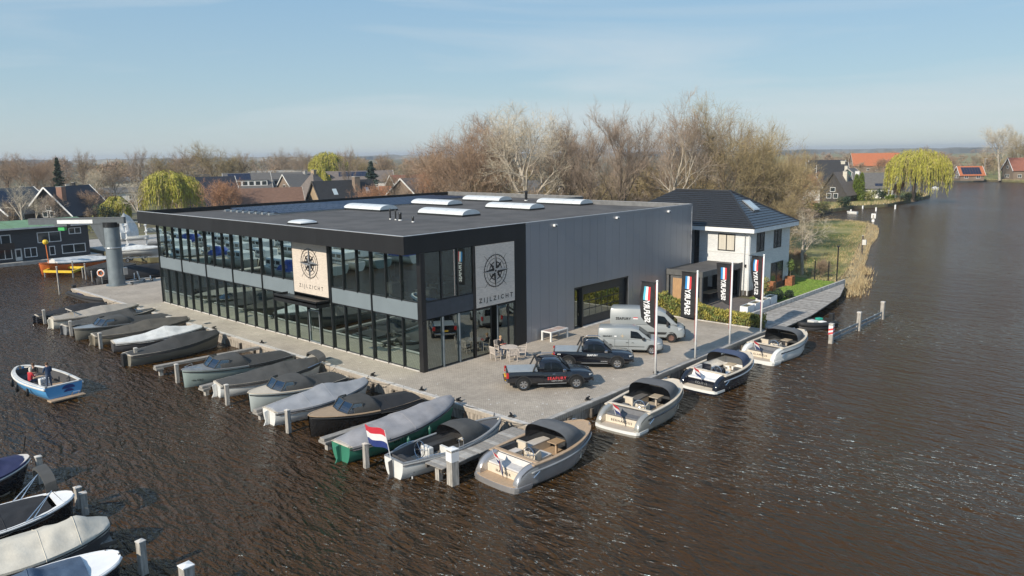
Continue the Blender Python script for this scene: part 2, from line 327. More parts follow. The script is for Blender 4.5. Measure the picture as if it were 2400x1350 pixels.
# ================================================================== setting: water, land, quay
def water_mat():
    m = bpy.data.materials.new('water'); m.use_nodes = True; n = m.node_tree; b = n.nodes['Principled BSDF']
    b.inputs['Roughness'].default_value = .2; b.inputs['IOR'].default_value = 1.33; b.inputs['Specular Tint'].default_value = (.52,.78,1,1); b.inputs['Specular IOR Level'].default_value = .6
    t = n.nodes.new('ShaderNodeTexCoord')
    big = n.nodes.new('ShaderNodeTexNoise'); big.inputs['Scale'].default_value = .035; big.inputs['Detail'].default_value = 4
    n.links.new(t.outputs['Object'], big.inputs['Vector'])
    r = n.nodes.new('ShaderNodeValToRGB'); r.color_ramp.elements[0].color = (.040,.0195,.0042,1); r.color_ramp.elements[1].color = (.060,.0295,.0066,1)
    n.links.new(big.outputs['Fac'], r.inputs[0]); n.links.new(r.outputs[0], b.inputs['Base Color'])
    hs = []
    for rot, sx, sy, sc, dt, w in [(18, 1, .33, .85, 3, .55), (-22, 1, .32, 1.9, 3, .17), (10, 1, .40, 4.6, 3, .075)]:
        mp = n.nodes.new('ShaderNodeMapping'); mp.inputs['Rotation'].default_value = (0, 0, R(rot-35)); mp.inputs['Scale'].default_value = (sx, sy, 1)
        nz = n.nodes.new('ShaderNodeTexNoise'); nz.inputs['Scale'].default_value = sc; nz.inputs['Detail'].default_value = dt; nz.inputs['Distortion'].default_value = .4
        if sc > 1: nz.noise_type = 'RIDGED_MULTIFRACTAL'; nz.inputs['Offset'].default_value = .9; nz.inputs['Gain'].default_value = 1.6; nz.inputs['Roughness'].default_value = .55
        ml = n.nodes.new('ShaderNodeMath'); ml.operation = 'MULTIPLY'; ml.inputs[1].default_value = w
        n.links.new(t.outputs['Object'], mp.inputs[0]); n.links.new(mp.outputs[0], nz.inputs['Vector']); n.links.new(nz.outputs['Fac'], ml.inputs[0]); hs.append(ml)
    a1 = n.nodes.new('ShaderNodeMath'); a2 = n.nodes.new('ShaderNodeMath')
    n.links.new(hs[0].outputs[0], a1.inputs[0]); n.links.new(hs[1].outputs[0], a1.inputs[1]); n.links.new(a1.outputs[0], a2.inputs[0]); n.links.new(hs[2].outputs[0], a2.inputs[1])
    mr = n.nodes.new('ShaderNodeMapRange'); mr.inputs[1].default_value = .35; mr.inputs[2].default_value = .65; mr.inputs[3].default_value = .5; mr.inputs[4].default_value = 1.0
    n.links.new(big.outputs['Fac'], mr.inputs[0])
    bp = n.nodes.new('ShaderNodeBump'); bp.inputs['Distance'].default_value = 1.6
    n.links.new(mr.outputs[0], bp.inputs['Strength']); n.links.new(a2.outputs[0], bp.inputs['Height']); n.links.new(bp.outputs[0], b.inputs['Normal'])
    MATS['water'] = m
water_mat()
m = MB(); m.add([(-5000,-5000,WZ),(5000,-5000,WZ),(5000,5000,WZ),(-5000,5000,WZ)], [(0,1,2,3)])
struct(m.build('water', 'water'))
QX, QY, QE = -3.1, -12.1, 25.55          # quay: left edge x, right edge y, right end x
SHORE_R = [(26.2,-8.6),(51.5,-8.2),(55.6,-8.0),(62.3,-6.2),(70,-3.6),(78.5,-1.3),(92,2.6),(105,5.6),(117,9),(123,11.2),(126.5,15),(128,19.5),(120,22.2),(112,24.5),(108,27)]
SHORE_F = [(125,30.2),(143.8,31.2),(156,30.2),(168,29.4),(180,24.8),(194,25),(210,25.7),(220,25.9),(228.6,27.1),(240,34),(262,48),(300,66),(345,72),(366,59),(360,42),(351,22),(344,-5),(330,-50),(300,-120),(200,-260),(0,-420),(-300,-560)]
LAND = [(QX+.15,55.5),(QX+.15,QY+.15),(QE-.2,QY+.15)]+SHORE_R+SHORE_F+[(-3000,-2500),(-9000,-3500),(-9000,-9000),(9000,-9000),(9000,9000),(-9000,9000),(-9000,260),(-200,180),(-120,112),(-60,101),(12.5,97),(12.5,91),(14,76),(30,66),(30,57),(7,55.5)]
m = MB(); m.prism(LAND, WZ-1.2, -.06); struct(m.build('ground', 'earth'))
quay = struct(MB().prism([(QX,55.6),(QX,QY),(QE,QY),(QE,2),(7,2),(7,55.6)], -.22, 0).build('quay_paving', 'paving'))
mat('quay_wall', (.30,.26,.215), .9, var=.45, scale=2.2, detail=8, stretch=(3,3,.7), bump=.6, bscale=14)
m = MB(); m.box(QX+.06,QX+.4,QY+.06,55.5,WZ-1,-.23); m.box(QX+.41,QE-.1,QY+.06,QY+.4,WZ-1,-.23); m.box(QX+.41,7,55.2,55.5,WZ-1,-.23)
struct(m.build('quay_wall', 'quay_wall'))
# capping stones along the quay edge, one by one
cap = MB().box(-.16,.16,-1.22,1.22,0,.05).mesh('kerb_stone', 'concrete_light')
y = QY+1.6
while y < 55: 
    o = link('kerb_stone', cap, quay); o.location = (QX+.17, y, 0); y += 2.47
capx = MB().box(-1.22,1.22,-.16,.16,0,.05).mesh('kerb_stone', 'concrete')
x = QX+1.6
while x < QE-1: 
    o = link('kerb_stone', capx, quay); o.location = (x, QY+.17, 0); x += 2.47
# timber piles carrying the quay wall
pile = MB().box(-.09,.09,-.09,.09,WZ-.8,-.28).mesh('wall_pile', 'wood_dark')
y = QY+.9
while y < 55:
    o = link('wall_pile', pile, quay); o.location = (QX-.06, y, 0); y += 2.1
x = QX+.9
while x < QE:
    o = link('wall_pile', pile, quay); o.location = (x, QY-.06, 0); x += 2.1
# yard behind the second basin, terrace, lawn, meadow on the spit
struct(MB().prism([(14.5,76),(30.3,66.3),(80,66),(80,110),(14,110),(12.8,91)], -.05, -.01).build('yard_paving', 'concrete'))
struct(MB().prism([(QE+.06,-8.9),(37.0,-8.9),(37.0,-3.5),(38.0,-3.5),(38.0,1.0),(34.7,1.0),(34.7,-.02),(QE+.06,-.02)], -.05, -.012).build('terrace_paving', 'terrace'))
struct(MB().prism([(37.4,-8.2),(51.8,-7.9),(52.4,-3.2),(47.9,-3.2),(47.9,-4.9),(37.4,-4.9)], -.05, .0).build('lawn', 'grass_lawn'))
struct(MB().prism([(52.6,-7.7),(62,-5.7),(78.5,-1.0),(104.5,6.0),(122.5,11.8),(126.5,18),(119.5,21.4),(111,23.6),(100,22),(80,16),(60,8),(53,4)], -.05, -.015).build('meadow', 'grass_field'))
struct(MB().prism([(112,27.6),(125,31),(144,32),(168,30.2),(180.5,25.6),(194,25.8),(220,26.8),(228,28),(240,36),(262,52),(255,90),(120,70)], -.05, -.02).build('village_lawn', 'grass_field'))
struct(MB().prism([(367,59),(361,42),(352,22),(345,-5),(338,-30),(600,-60),(620,160),(420,140)], -.05, -.02).build('river_bank', 'grass_field'))
mat('field_green', (.16,.19,.06), .95, var=.3, scale=.02, col2=(.30,.27,.13), detail=6)
struct(MB().prism([(640,-300),(2600,-900),(6000,2500),(900,420),(640,170)], -.05, -.015).build('polder_field', 'field_green'))
# timber deck beside the lawn, plank by plank
deck = struct(MB().prism([(26.2,-12.55),(33,-12.45),(43.5,-11.2),(49.0,-9.7),(51.4,-8.75),(26.2,-8.95)], -.2, -.06).build('timber_deck', 'wood_dark'))
def deck_out(x):
    P = [(26.2,-12.65),(33,-12.55),(43.5,-11.3),(49.0,-9.8),(51.6,-8.85)]
    for (a,b),(c,d) in zip(P,P[1:]):
        if a <= x <= c: return b+(d-b)*(x-a)/(c-a)
    return -8.85
mat('plank_a', (.30,.28,.255), .85, var=.25, scale=3); mat('plank_b', (.225,.205,.185), .85, var=.25, scale=3); mat('plank_c', (.37,.35,.32), .85, var=.2, scale=3)
x = 26.25; k = 0
while x < 51.3:
    y0 = deck_out(x+.1); m = MB().box(x, x+.19, y0, -8.95, -.05, .0); m.build('plank', random.choice(['plank_a','plank_a','plank_b','plank_c']), deck); x += .21
tag(MB().box(26.4,52,-8.85,-8.68,-.3,.32).build('retaining_edge', 'concrete_light'), 'pale low concrete edging between the timber deck and the bright lawn', 'edging')
# piles under the deck
for i, px in enumerate((27.5,31.5,35.5,39.5,43.5,47.5)):
    MB().cyl((px, deck_out(px)+.2, WZ-.8), .11, .72, 8).build('deck_pile', 'wood_dark', deck)
# grassy slope of the spit down to the water
m = MB(); rings = []
for i in range(1, len(SHORE_R)):
    a = Vector(SHORE_R[max(1,i-1)]); b = Vector(SHORE_R[min(len(SHORE_R)-1,i+1)]); d = (b-a).normalized(); nx = Vector((d.y,-d.x)); p = Vector(SHORE_R[i])
    rings.append([(p.x-nx.x*.4,p.y-nx.y*.4,-.03),(p.x+nx.x*.1,p.y+nx.y*.1,-.08),(p.x+nx.x*.9,p.y+nx.y*.9,-.5),(p.x+nx.x*1.5,p.y+nx.y*1.5,WZ-.1)])
m.loft(rings, False, False); struct(m.build('river_slope','reed'))
# dry reeds along the spit and the far banks
def blades(name, spots, mats, label, cat, w=.05):
    m = MB()
    for (x, y, z, h) in spots:
        a = random.uniform(0, math.pi); dx, dy = math.cos(a)*w, math.sin(a)*w; lx, ly = random.uniform(-.3,.3)*h, random.uniform(-.3,.3)*h
        m.cur = random.randrange(len(mats))
        m.add([(x-dx,y-dy,z),(x+dx,y+dy,z),(x+lx*.5,y+ly*.5,z+h*.6),(x+lx,y+ly,z+h)], [(0,1,2),(0,2,3)])
    return stuff(m.build(name, mats, fix=False), label, cat)
mat('reed_pale', (.50,.40,.235), .9, var=.15); mat('reed_dark', (.27,.19,.10), .9, var=.2)
sp = []
for (a,b),(c,d) in zip(SHORE_R[1:-1], SHORE_R[2:]):
    L = math.hypot(c-a, d-b); nx, ny = -(d-b)/L, (c-a)/L
    for _ in range(int(L*70)):
        t = random.random(); o = abs(random.gauss(0,2.4))-1.3; q = noise.noise(Vector((a+(c-a)*t, b+(d-b)*t, 3))*.12)
        if o > 1.2+3*q+2: continue
        sp.append((a+(c-a)*t+nx*o, b+(d-b)*t+ny*o, -.1 if o > 0 else WZ+.55*(1+o/1.3), random.uniform(.15,.45)*(1 if o > 0 else 1.6)))
for cx, cy, n in [(52.5,-9.2,260),(55,-9.4,320),(58,-8.2,260),(49.5,-10.6,140),(64,-6.6,250),(67,-5.4,200)]:
    for _ in range(n): sp.append((cx+random.gauss(0,1.1), cy+random.gauss(0,.55), WZ, random.uniform(.3,.75)))
blades('reed_bed', sp, ['reed','reed_pale','reed_dark'], 'straw coloured dead reeds fringing the grassy spit', 'reeds')
sp = []
for (a,b),(c,d) in zip(SHORE_F[:9], SHORE_F[1:9]):
    L = math.hypot(c-a, d-b); nx, ny = -(d-b)/L, (c-a)/L
    for _ in range(int(L*22)):
        t = random.random(); o = random.uniform(.3,3.5); sp.append((a+(c-a)*t+nx*o, b+(d-b)*t+ny*o, -.05, random.uniform(.3,1.3)))
for (a,b),(c,d) in zip(SHORE_F[13:17], SHORE_F[14:17]):
    L = math.hypot(c-a, d-b); nx, ny = -(d-b)/L, (c-a)/L
    for _ in range(int(L*10)):
        t = random.random(); o = random.uniform(.3,3); sp.append((a+(c-a)*t+nx*o, b+(d-b)*t+ny*o, -.05, random.uniform(.3,.9)))
blades('bank_grass', sp, ['reed','reed_pale','leaf_shrub'], 'rough straw coloured grass along the far river banks', 'grass', .07)
# rough tufts of the meadow
sp = []
for _ in range(9000):
    x = random.uniform(53,127); yl = -7+ (x-53)*.265; y = yl+random.random()**1.3*14
    if noise.noise(Vector((x,y,0))*.13) > -.15: sp.append((x, y, -.02, random.uniform(.06,.22)))
blades('meadow_tufts', sp, ['leaf_shrub','reed','grass_field'], 'short rough grass tufts on the meadow of the spit', 'grass', .06)
sp = [(random.uniform(37.6,51.6), random.uniform(-8.2,-4.9), 0, random.uniform(.04,.09)) for _ in range(7000)]
mat('blade_green', (.13,.24,.03), .8, var=.3, scale=3); mat('blade_light', (.22,.31,.06), .8, var=.3, scale=3)
blades('lawn_grass', sp, ['blade_green','blade_light'], 'bright green mown grass of the small lawn by the house', 'grass', .035)
# ================================================================== the dealership building
BL = 39.05; BW = 34.6; HT = 9.07; SOF = 7.9; OV = 1.3; BX2 = 40.0; YS = 17.3
bld = thing('showroom_building', 'black and grey two storey boat showroom with long glass front and flat roof', 'building')
B = bld
MB().box(.35,BW-.3,.3,BL-.3,-.05,.02).build('ground_floor', 'interior_floor', B)
MB().box(.25,BW-.3,.25,BL-.3,3.62,4.5).build('upper_floor', 'interior', B)
m = MB(); m.box(9.5,9.7,.4,BL-.4,.02,3.6); m.box(9.5,9.7,.4,BL-.4,4.5,8.2); m.build('inner_wall', 'interior', B)
for y in (7.5,14.9,22,29.3,36.5): MB().box(3.6,3.85,y-.12,y+.12,.02,8.2).build('inner_column', 'off_white', B)
roof = MB().prism([(-OV+.15,.15),(BW-.12,.15),(BW-.12,YS-.15),(BX2-.15,YS-.15),(BX2-.15,BL+1.05),(-OV+.15,BL+1.05)], 8.35, 8.65).build('roof', 'roof_felt', B)
MB().prism([(.05,.05),(BW-.2,.05),(BW-.2,YS),(BX2-.2,YS),(BX2-.2,BL-.05),(.05,BL-.05)], 8.0, 8.34).build('ceiling', 'interior', B)
# fascia in separate panels along the long side, joints every 4.9 m
yy = [0]+[4.6+4.97*i for i in range(7)]+[BL+1.2]
for a, b in zip(yy, yy[1:]): MB().box(-OV,-OV+.12,a+.004,b-.004,SOF,HT).build('fascia_panel', 'black_fascia', B)
MB().box(-OV+.12,-.02,.14,BL+1.06,SOF+.02,SOF+.1).build('soffit', 'black_metal', B)
for a, b in ((-OV+.125,4.4),(4.41,10.26)): MB().box(a,b,0,.12,SOF,HT).build('fascia_panel', 'black_fascia', B)
MB().box(-OV+.125,BX2,BL+1.08,BL+1.2,SOF,HT+.02).build('side_parapet', 'black_fascia', B)
MB().box(-OV-.015,-OV+.16,-.015,BL+1.215,HT+.003,HT+.03).build('roof_trim', 'roof_trim', B)
MB().box(-OV+.165,BW+.02,-.015,.17,HT+.003,HT+.03).build('roof_trim', 'roof_trim', B)
MB().box(BW-.02,BW+.10,.175,YS,8.3,HT).build('rear_parapet', 'rear_parapet', B); MB().box(BW-.05,BW+.13,.175,YS,HT+.003,HT+.03).build('roof_trim', 'roof_trim', B)
MB().box(BX2-.12,BX2,YS,BL+1.07,8.3,HT).build('rear_parapet', 'rear_parapet', B); MB().box(BX2-.15,BX2+.02,YS,BL+1.22,HT+.025,HT+.05).build('roof_trim', 'roof_trim', B)
MB().box(BW+.02,BX2-.01,YS-.12,YS,3,HT-.01).build('rear_parapet', 'rear_parapet', B)
MB().box(0.3,BX2-.01,BL-.15,BL-.02,0,8.34).build('end_wall', 'dark_wall', B); MB().box(BX2-.35,BX2-.15,YS,BL-.2,0,8.3).build('rear_wall', 'grey_clad', B)
MB().box(BW-.25,BW-.05,.2,YS,0,8.28).build('rear_wall', 'grey_clad', B)
# corner post and portal
MB().box(-.02,.36,-.03,.36,0,SOF).build('corner_post', 'black_metal', B)
MB().box(9.02,10.24,-.01,.3,0,SOF-.005).build('portal_column', 'black_fascia', B)
# long glass front: 8 bays of three panes, two storeys
bays = [.36+(BL-.36)*i/8 for i in range(9)]
def fin(y, z0, z1, d, w, parent): return MB().box(-d,.06,y-w/2,y+w/2,z0,z1).build('mullion', 'dark_frame', parent)
for i in range(8):
    a, b = bays[i], bays[i+1]
    signbay = (i == 2)
    MB().box(.0,.12,a+.06,b-.06,3.5,4.6).build('spandrel_panel', 'spandrel', B) if not signbay else None
    for lev, (z0, z1) in enumerate(((.06,3.46),(4.64,SOF))):
        if signbay and lev: continue
        for k in range(3):
            ya, yb = a+(b-a)*k/3, a+(b-a)*(k+1)/3
            tilt = random.uniform(-.006,.006); tz = random.uniform(-.004,.004)
            mm = MB(); mm.add([(.055-tilt,ya+.05,z0+.06),(.055+tilt,yb-.05,z0+.06),(.055+tilt+tz,yb-.05,z1-.05),(.055-tilt+tz,ya+.05,z1-.05)], [(0,3,2,1)])
            mm.build('glass_pane', 'facade_glass', B, fix=False)
            MB().box(.03,.09,ya+.03,yb-.03,z0,z0+.06).build('pane_rail', 'dark_frame', B); MB().box(.03,.09,ya+.03,yb-.03,z1-.06,z1).build('pane_rail', 'dark_frame', B)
            if k: fin(ya, z0-.05, z1, .075, .055, B)
for y in bays[1:]: fin(y, 0, SOF, .10, .07, B)
MB().box(-.05,.2,.37,BL,0,.055).build('plinth', 'concrete_light', B)
# door leaf in the long front under the canopy
d = MB(); ya = bays[2]+(bays[3]-bays[2])*2/3-.02; yb = bays[2]+(bays[3]-bays[2])+.0
for q in (ya-1.45, ya-.1): d.box(-.02,.025,q-.035,q+.035,.08,2.6)
d.box(-.02,.025,ya-1.45,ya-.1,2.53,2.6); d.box(-.02,.025,ya-1.45,ya-.1,.08,.16); dd = d.build('door', 'steel_grey', B)
MB().tube([(-.07,ya-.3,.9),(-.07,ya-.3,1.5)], .02).build('handle', 'chrome', dd)
# entrance canopy
ca = MB(); y0, y1 = 10.05, 15.75
ca.box(-1.35,-.17,y0,y1,3.45,3.58); ca.box(-1.35,-1.27,y0,y1,3.2,3.72); ca.box(-1.269,-.17,y0,y0+.07,3.2,3.72); ca.box(-1.269,-.17,y1-.07,y1,3.2,3.72)
ca.build('entrance_canopy', 'black_metal', B)
# sign boards with the compass rose
def compass(org, xa, ya, s, mt, parent, name='compass_rose'):
    """flat emblem raised from the board; xa right, ya up, radius s"""
    xa = Vector(xa); ya = Vector(ya); za = xa.cross(ya); m = MB(); o = Vector(org)
    def P(x, y, z=0): return o+xa*x*s+ya*y*s+za*z
    def ring(r0, r1, n=48, z=.014):
        vs = []; fs = []
        for k in range(n):
            a = 2*math.pi*k/n
            vs += [P(r0*math.cos(a), r0*math.sin(a), z), P(r1*math.cos(a), r1*math.sin(a), z)]
        for k in range(n):
            i = 2*k; j = 2*((k+1) % n); fs.append((i, i+1, j+1, j))
        m.add(vs, fs)
    def ray_(a, r0, r1, w, z=.015):
        c, s_ = math.cos(a), math.sin(a)
        m.add([P(c*r0-s_*w, s_*r0+c*w, z), P(c*r0+s_*w, s_*r0-c*w, z), P(c*r1+s_*w*.6, s_*r1-c*w*.6, z), P(c*r1-s_*w*.6, s_*r1+c*w*.6, z)], [(0,1,2,3)])
    m.cur = 0
    ring(.95, 1.0); ring(.76, .785); ring(.50, .565)
    for k in range(32): ray_(2*math.pi*k/32, .93 if k % 2 else .87, 1.055 if k % 2 else 1.03, .012)
    for k in range(4): ray_(math.pi/4+k*math.pi/2, 1.0, 1.38, .014)
    for k in range(8):
        a = k*math.pi/4; Rr = 1.16 if k % 2 == 0 else .80; w = .17 if k % 2 == 0 else .11; b = math.pi/8 if k % 2 == 0 else math.pi/8
        c, s_ = math.cos(a), math.sin(a); z = .02 if k % 2 == 0 else .017
        tip = P(c*Rr, s_*Rr, z); m0 = P(0, 0, z); l = P(c*.2-s_*w, s_*.2+c*w, z); r_ = P(c*.2+s_*w, s_*.2-c*w, z)
        m.cur = 0; m.add([m0, r_, tip], [(0,1,2)])
        m.cur = 1 if k % 2 == 0 else 0; m.add([m0, tip, l], [(0,1,2)])
    m.cur = 2; ring(.07, .15, 20, .026); m.cur = 0; m.add([P(.075*math.cos(i*.5236), .075*math.sin(i*.5236), .024) for i in range(12)], [tuple(range(12))])
    return m.build(name, [mt, 'silver', 'silver'], parent, fix=False)
mat('board_weathered', (.62,.55,.485), .7, var=.14, scale=3, stretch=(1,1,10), bump=.15)
sb = MB().box(-.06,.1,10.18,14.9,3.73,SOF-.01).build('sign_backing', 'dark_frame', B)
for k in range(3):
    MB().box(-.10,-.061,10.26+1.527*k,10.26+1.527*(k+1)-.008,3.82,SOF-.03).build('sign_panel', 'board_light', sb)
compass((-.104,12.55,6.18), (0,-1,0), (0,0,1), 1.13, 'ink', B)
text('sign_lettering', 'ZIJLZICHT', .42, 'ink_soft', B, frame((-.106,12.5,4.38),(0,-1,0),(0,0,1)), .004, 0, 1.75)
sb = MB().box(4.86,9.0,.02,.12,3.46,SOF-.01).build('sign_backing', 'dark_frame', B)
zc = [3.52,4.95,6.38,SOF-.03]
for k in range(3): MB().box(4.98,8.95,-.03,.019,zc[k],zc[k+1]-.012).build('sign_panel', 'board_weathered', sb)
compass((6.95,-.034,5.95), (1,0,0), (0,0,1), 1.17, 'ink', B)
text('sign_lettering', 'ZIJLZICHT', .46, 'ink', B, frame((6.98,-.036,3.98),(1,0,0),(0,0,1)), .004, .006, 1.75)
# right-hand front: glazing, spandrel, doors
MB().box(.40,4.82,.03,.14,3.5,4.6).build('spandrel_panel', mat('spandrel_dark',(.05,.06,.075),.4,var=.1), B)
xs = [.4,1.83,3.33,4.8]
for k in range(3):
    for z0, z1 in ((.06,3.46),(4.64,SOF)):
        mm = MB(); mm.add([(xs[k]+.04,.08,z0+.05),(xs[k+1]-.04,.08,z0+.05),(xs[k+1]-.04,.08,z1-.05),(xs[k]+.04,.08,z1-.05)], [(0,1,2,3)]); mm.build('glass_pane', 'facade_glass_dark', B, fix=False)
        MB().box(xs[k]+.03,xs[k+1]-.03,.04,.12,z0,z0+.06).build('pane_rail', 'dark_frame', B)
    if k: MB().box(xs[k]-.05,xs[k]+.05,-.05,.12,.02,3.46).build('mullion', 'steel_grey', B); MB().box(xs[k]-.04,xs[k]+.04,-.01,.12,4.64,SOF).build('mullion', 'dark_frame', B)
MB().box(4.76,4.90,-.03,.2,0,SOF).build('mullion', 'black_metal', B)
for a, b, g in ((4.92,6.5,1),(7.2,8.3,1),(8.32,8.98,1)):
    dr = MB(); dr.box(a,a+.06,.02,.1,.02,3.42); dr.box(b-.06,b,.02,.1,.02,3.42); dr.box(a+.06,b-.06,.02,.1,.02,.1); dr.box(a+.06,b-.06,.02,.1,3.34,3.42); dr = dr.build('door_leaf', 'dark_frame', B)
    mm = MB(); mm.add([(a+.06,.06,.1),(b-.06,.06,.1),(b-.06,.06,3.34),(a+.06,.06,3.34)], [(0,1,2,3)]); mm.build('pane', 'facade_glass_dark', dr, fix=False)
MB().box(7.1,7.15,-.02,.1,.02,3.42).build('door_post', 'steel_grey', B)
for x, y in ((-.09,-.12),): MB().box(.05,.25,-.14,-.03,3.25,3.4).build('wall_camera', 'black_metal', B)
# grey cladding, panel by panel
px = [10.27]+[10.81+1.05*i for i in range(23)]
px = [p for p in px if p < BW-.2]+[BW]
for a, b in zip(px, px[1:]):
    z0 = 0.0
    if a >= 16.05 and b <= 23.9: z0 = 3.42
    if a < 23.8 < b:
        MB().extr([(a+.008,0,3.45),(23.8,0,3.45),(23.8,0,.03),(b-.008,0,.03),(b-.008,0,HT-.16),(a+.008,0,HT-.16)], (0,.12,0)).build('cladding_panel', 'grey_clad', B); continue
    MB().box(a+.008,b-.008,-.0,.12,z0+.03,HT-.16).build('cladding_panel', 'grey_clad', B)
bk = MB(); bk.box(10.26,16.1,.03,.14,0,HT-.02); bk.box(16.1,23.8,.03,.14,3.42,HT-.02); bk.box(23.8,BW,.03,.14,0,HT-.02); bk.build('cladding_backing', 'clad_trim', B)
MB().box(10.26,BW+.02,-.025,.0-.003,HT-.15,HT).build('top_flashing', 'grey_clad', B); MB().box(BW-.04,BW+.05,-.03,.14,0,HT-.17).build('corner_trim', 'clad_trim', B)
for x in (13.57,21.88,30.18):
    l = MB(); l.box(x-.16,x+.16,-.22,-.02,8.58,8.74); l = l.build('wall_lamp', 'white_paint', B); MB().box(x-.1,x+.1,-.235,-.221,8.56,8.66).build('lens', 'ink', l)
# workshop: glazed side door and sectional door with 18 panes
MB().box(16.1,23.8,.45,.5,0,3.4).build('door_recess', 'black_metal', B)
j = MB(); j.box(23.62,23.8,.03,.44,0,3.41); j.box(16.1,16.16,.03,.44,0,3.41); j.box(17.15,17.3,.03,.44,0,3.41); j.box(16.17,23.61,.03,.44,3.3,3.41); j.build('door_jamb', 'dark_frame', B)
sd = MB().box(16.2,17.13,.3,.34,.02,3.28).build('side_door', 'dark_frame', B)
mm = MB(); mm.add([(16.3,.29,.15),(17.05,.29,.15),(17.05,.29,3.15),(16.3,.29,3.15)], [(0,1,2,3)]); mm.build('pane', 'facade_glass_dark', sd, fix=False); MB().box(16.98,17.06,.24,.28,1.0,1.15).build('handle', 'chrome', sd)
sx = MB()
for k in range(5): sx.box(17.31,23.6,.28,.33,.02+.655*k,.02+.655*(k+1)-.012)
sx = sx.build('sectional_door', mat('door_anthracite',(.028,.031,.036),.45,var=.1), B)
for r_ in range(3):
    for c in range(6):
        a = 17.66+c*.86; mm = MB(); z0 = .75+.655*r_
        mm.add([(a,.272,z0),(a+.80,.272,z0),(a+.80,.272,z0+.57),(a,.272,z0+.57)], [(0,1,2,3)]); mm.build('pane', 'facade_glass_dark', sx, fix=False)
MB().box(17.2,23.8,-.25,.25,.0,.02).build('threshold', 'concrete_light', B)
# roof lights: six ribbed barrels and one dome
def barrel(x0, y0, Lx=2.3, Ly=6.0):
    base = MB().box(x0,x0+Lx,y0,y0+Ly,8.65,8.82).build('rooflight', 'dark_frame', B)
    n = 10; w = Ly/5
    for k in range(5):
        m = MB(); rings = []
        for y in (y0+k*w+.012, y0+(k+1)*w-.012): rings.append([(x0+.05+(Lx-.1)*(.5-.5*math.cos(math.pi*i/n)), y, 8.82+.44*math.sin(math.pi*i/n)) for i in range(n+1)])
        m.loft(rings, False, False)
        for r_ in rings: m.add(r_, [tuple(range(len(r_)))])
        m.build('glazing_segment', 'skylight', base, smooth=40)
for x in (14.9,23.9,31.9):
    for y in (11.5,23.1): barrel(x, y)
dm = MB().box(2.1,3.7,16.9,18.9,8.65,8.78).build('rooflight', 'dark_frame', B)
m = MB(); rings = []
for i, (s, h) in enumerate(((1,0),(.92,.10),(.7,.18),(.35,.23))): rings.append([(2.9-.78*s,17.9-.98*s,8.78+h),(2.9+.78*s,17.9-.98*s,8.78+h),(2.9+.78*s,17.9+.98*s,8.78+h),(2.9-.78*s,17.9+.98*s,8.78+h)])
m.loft(rings); m.build('dome', 'skylight', dm, smooth=50)
for x, y, h, w in ((9.79,15.1,.75,.07),(9.65,14.2,.7,.07),(9.57,13.5,.5,.13),(9.1,11.3,.3,.09),(35.6,22.2,.9,.16)):
    v = MB().cyl((x,y,8.72), w, h, 10).cyl((x,y,8.72+h), w*1.35, .12, 10, w*.9).build('vent_pipe', 'black_metal', B); MB().cyl((x,y,8.655), w*1.25, .09, 10).build('collar', 'white_paint', v)
# solar field: rows of tilted panels on racks
pm = MB(); pm.box(0,1.62,0,1.0,0,.035); pm = pm.mesh('solar_panel', 'solar')
gm = MB()
for k in range(1,6): gm.box(.27*k-.004,.27*k+.004,.01,.99,.0352,.037)
for k in range(1,4): gm.box(.01,1.61,.25*k-.004,.25*k+.004,.0352,.037)
gm.box(0,1.62,0,.02,.0352,.038); gm.box(0,1.62,.98,1,.0352,.038); gm = gm.mesh('cell_grid', 'solar_frame')
for r_ in range(8):
    y = 28.6+r_*1.2
    n = 17 if r_ > 2 else 12
    for k in range(n):
        o = link('solar_panel', pm, B); o.location = (7.2+k*1.66, y, 8.76); o.rotation_euler = (R(9),0,0)
        if k < 6: link('cell_grid', gm, o)
    m = MB(); 
    for k in range(2): m.bar((6.3,y+.15+.6*k,8.70),(7.2+n*1.66,y+.15+.6*k,8.70),.08,.08)
    m.box(6.2,6.7,y+.05,y+.35,8.66,8.86); m.build('rack', 'galv', B)
# banner furniture by the front window: desks and screens on the upper floor
for x, y in ((1.6,1.4),(3.3,2.4),(2.2,5.2)):
    t = MB(); t.box(x-.7,x+.7,y-.35,y+.35,5.2,5.25); t.box(x-.65,x-.6,y-.3,y+.3,4.5,5.2); t.box(x+.6,x+.65,y-.3,y+.3,4.5,5.2); t = tag(t.build('office_desk', 'off_white'), 'pale office desk behind the upper corner window, %s' % {1.6:'nearest the corner post',3.3:'beside the sign board',2.2:'deepest in the room'}[x], 'desk', 'desks in the upper office')
    MB().box(x-.3,x+.3,y,y+.03,5.32,5.7).box(x-.05,x+.05,y-.02,y+.05,5.25,5.33).build('screen', 'ink', t)
# ================================================================== white brick house with hipped roof, pavilion, terrace
hs = thing('brick_house', 'white brick villa with hipped black tile roof behind the grey hall', 'house')
HX0, HX1, HY0, HY1 = 38.05, 47.4, -4.45, 11.3
m = MB(); m.box(HX0,HX1,HY0,1.0,.55,6.3); m.box(HX0+1.2,HX1,1.0,HY1,.55,6.3); m.build('wall', 'white_brick', hs)
m = MB(); m.box(HX0-.02,HX1+.02,HY0-.02,1.0,0,.549); m.box(HX0+1.18,HX1+.02,1.0,HY1+.02,0,.549); m.build('plinth', 'dark_brick', hs)
MB().box(HX0+.6,HX0+1.19,1.01,1.9,0,6.3).build('side_wall', 'dark_brick', hs)
m = MB(); m.box(HX0-.03,HX1+.03,HY0-.03,HY0-.005,4.16,4.24); m.box(HX0-.03,HX0-.005,HY0,1.0,4.16,4.24); m.build('string_course', 'off_white', hs)
OVH = .65; ZE = 6.7; ZR = 9.95; RX = 42.75; RY0 = .25; RY1 = 6.6
ex0, ex1, ey0, ey1 = HX0-OVH, HX1+OVH, HY0-OVH, HY1+OVH
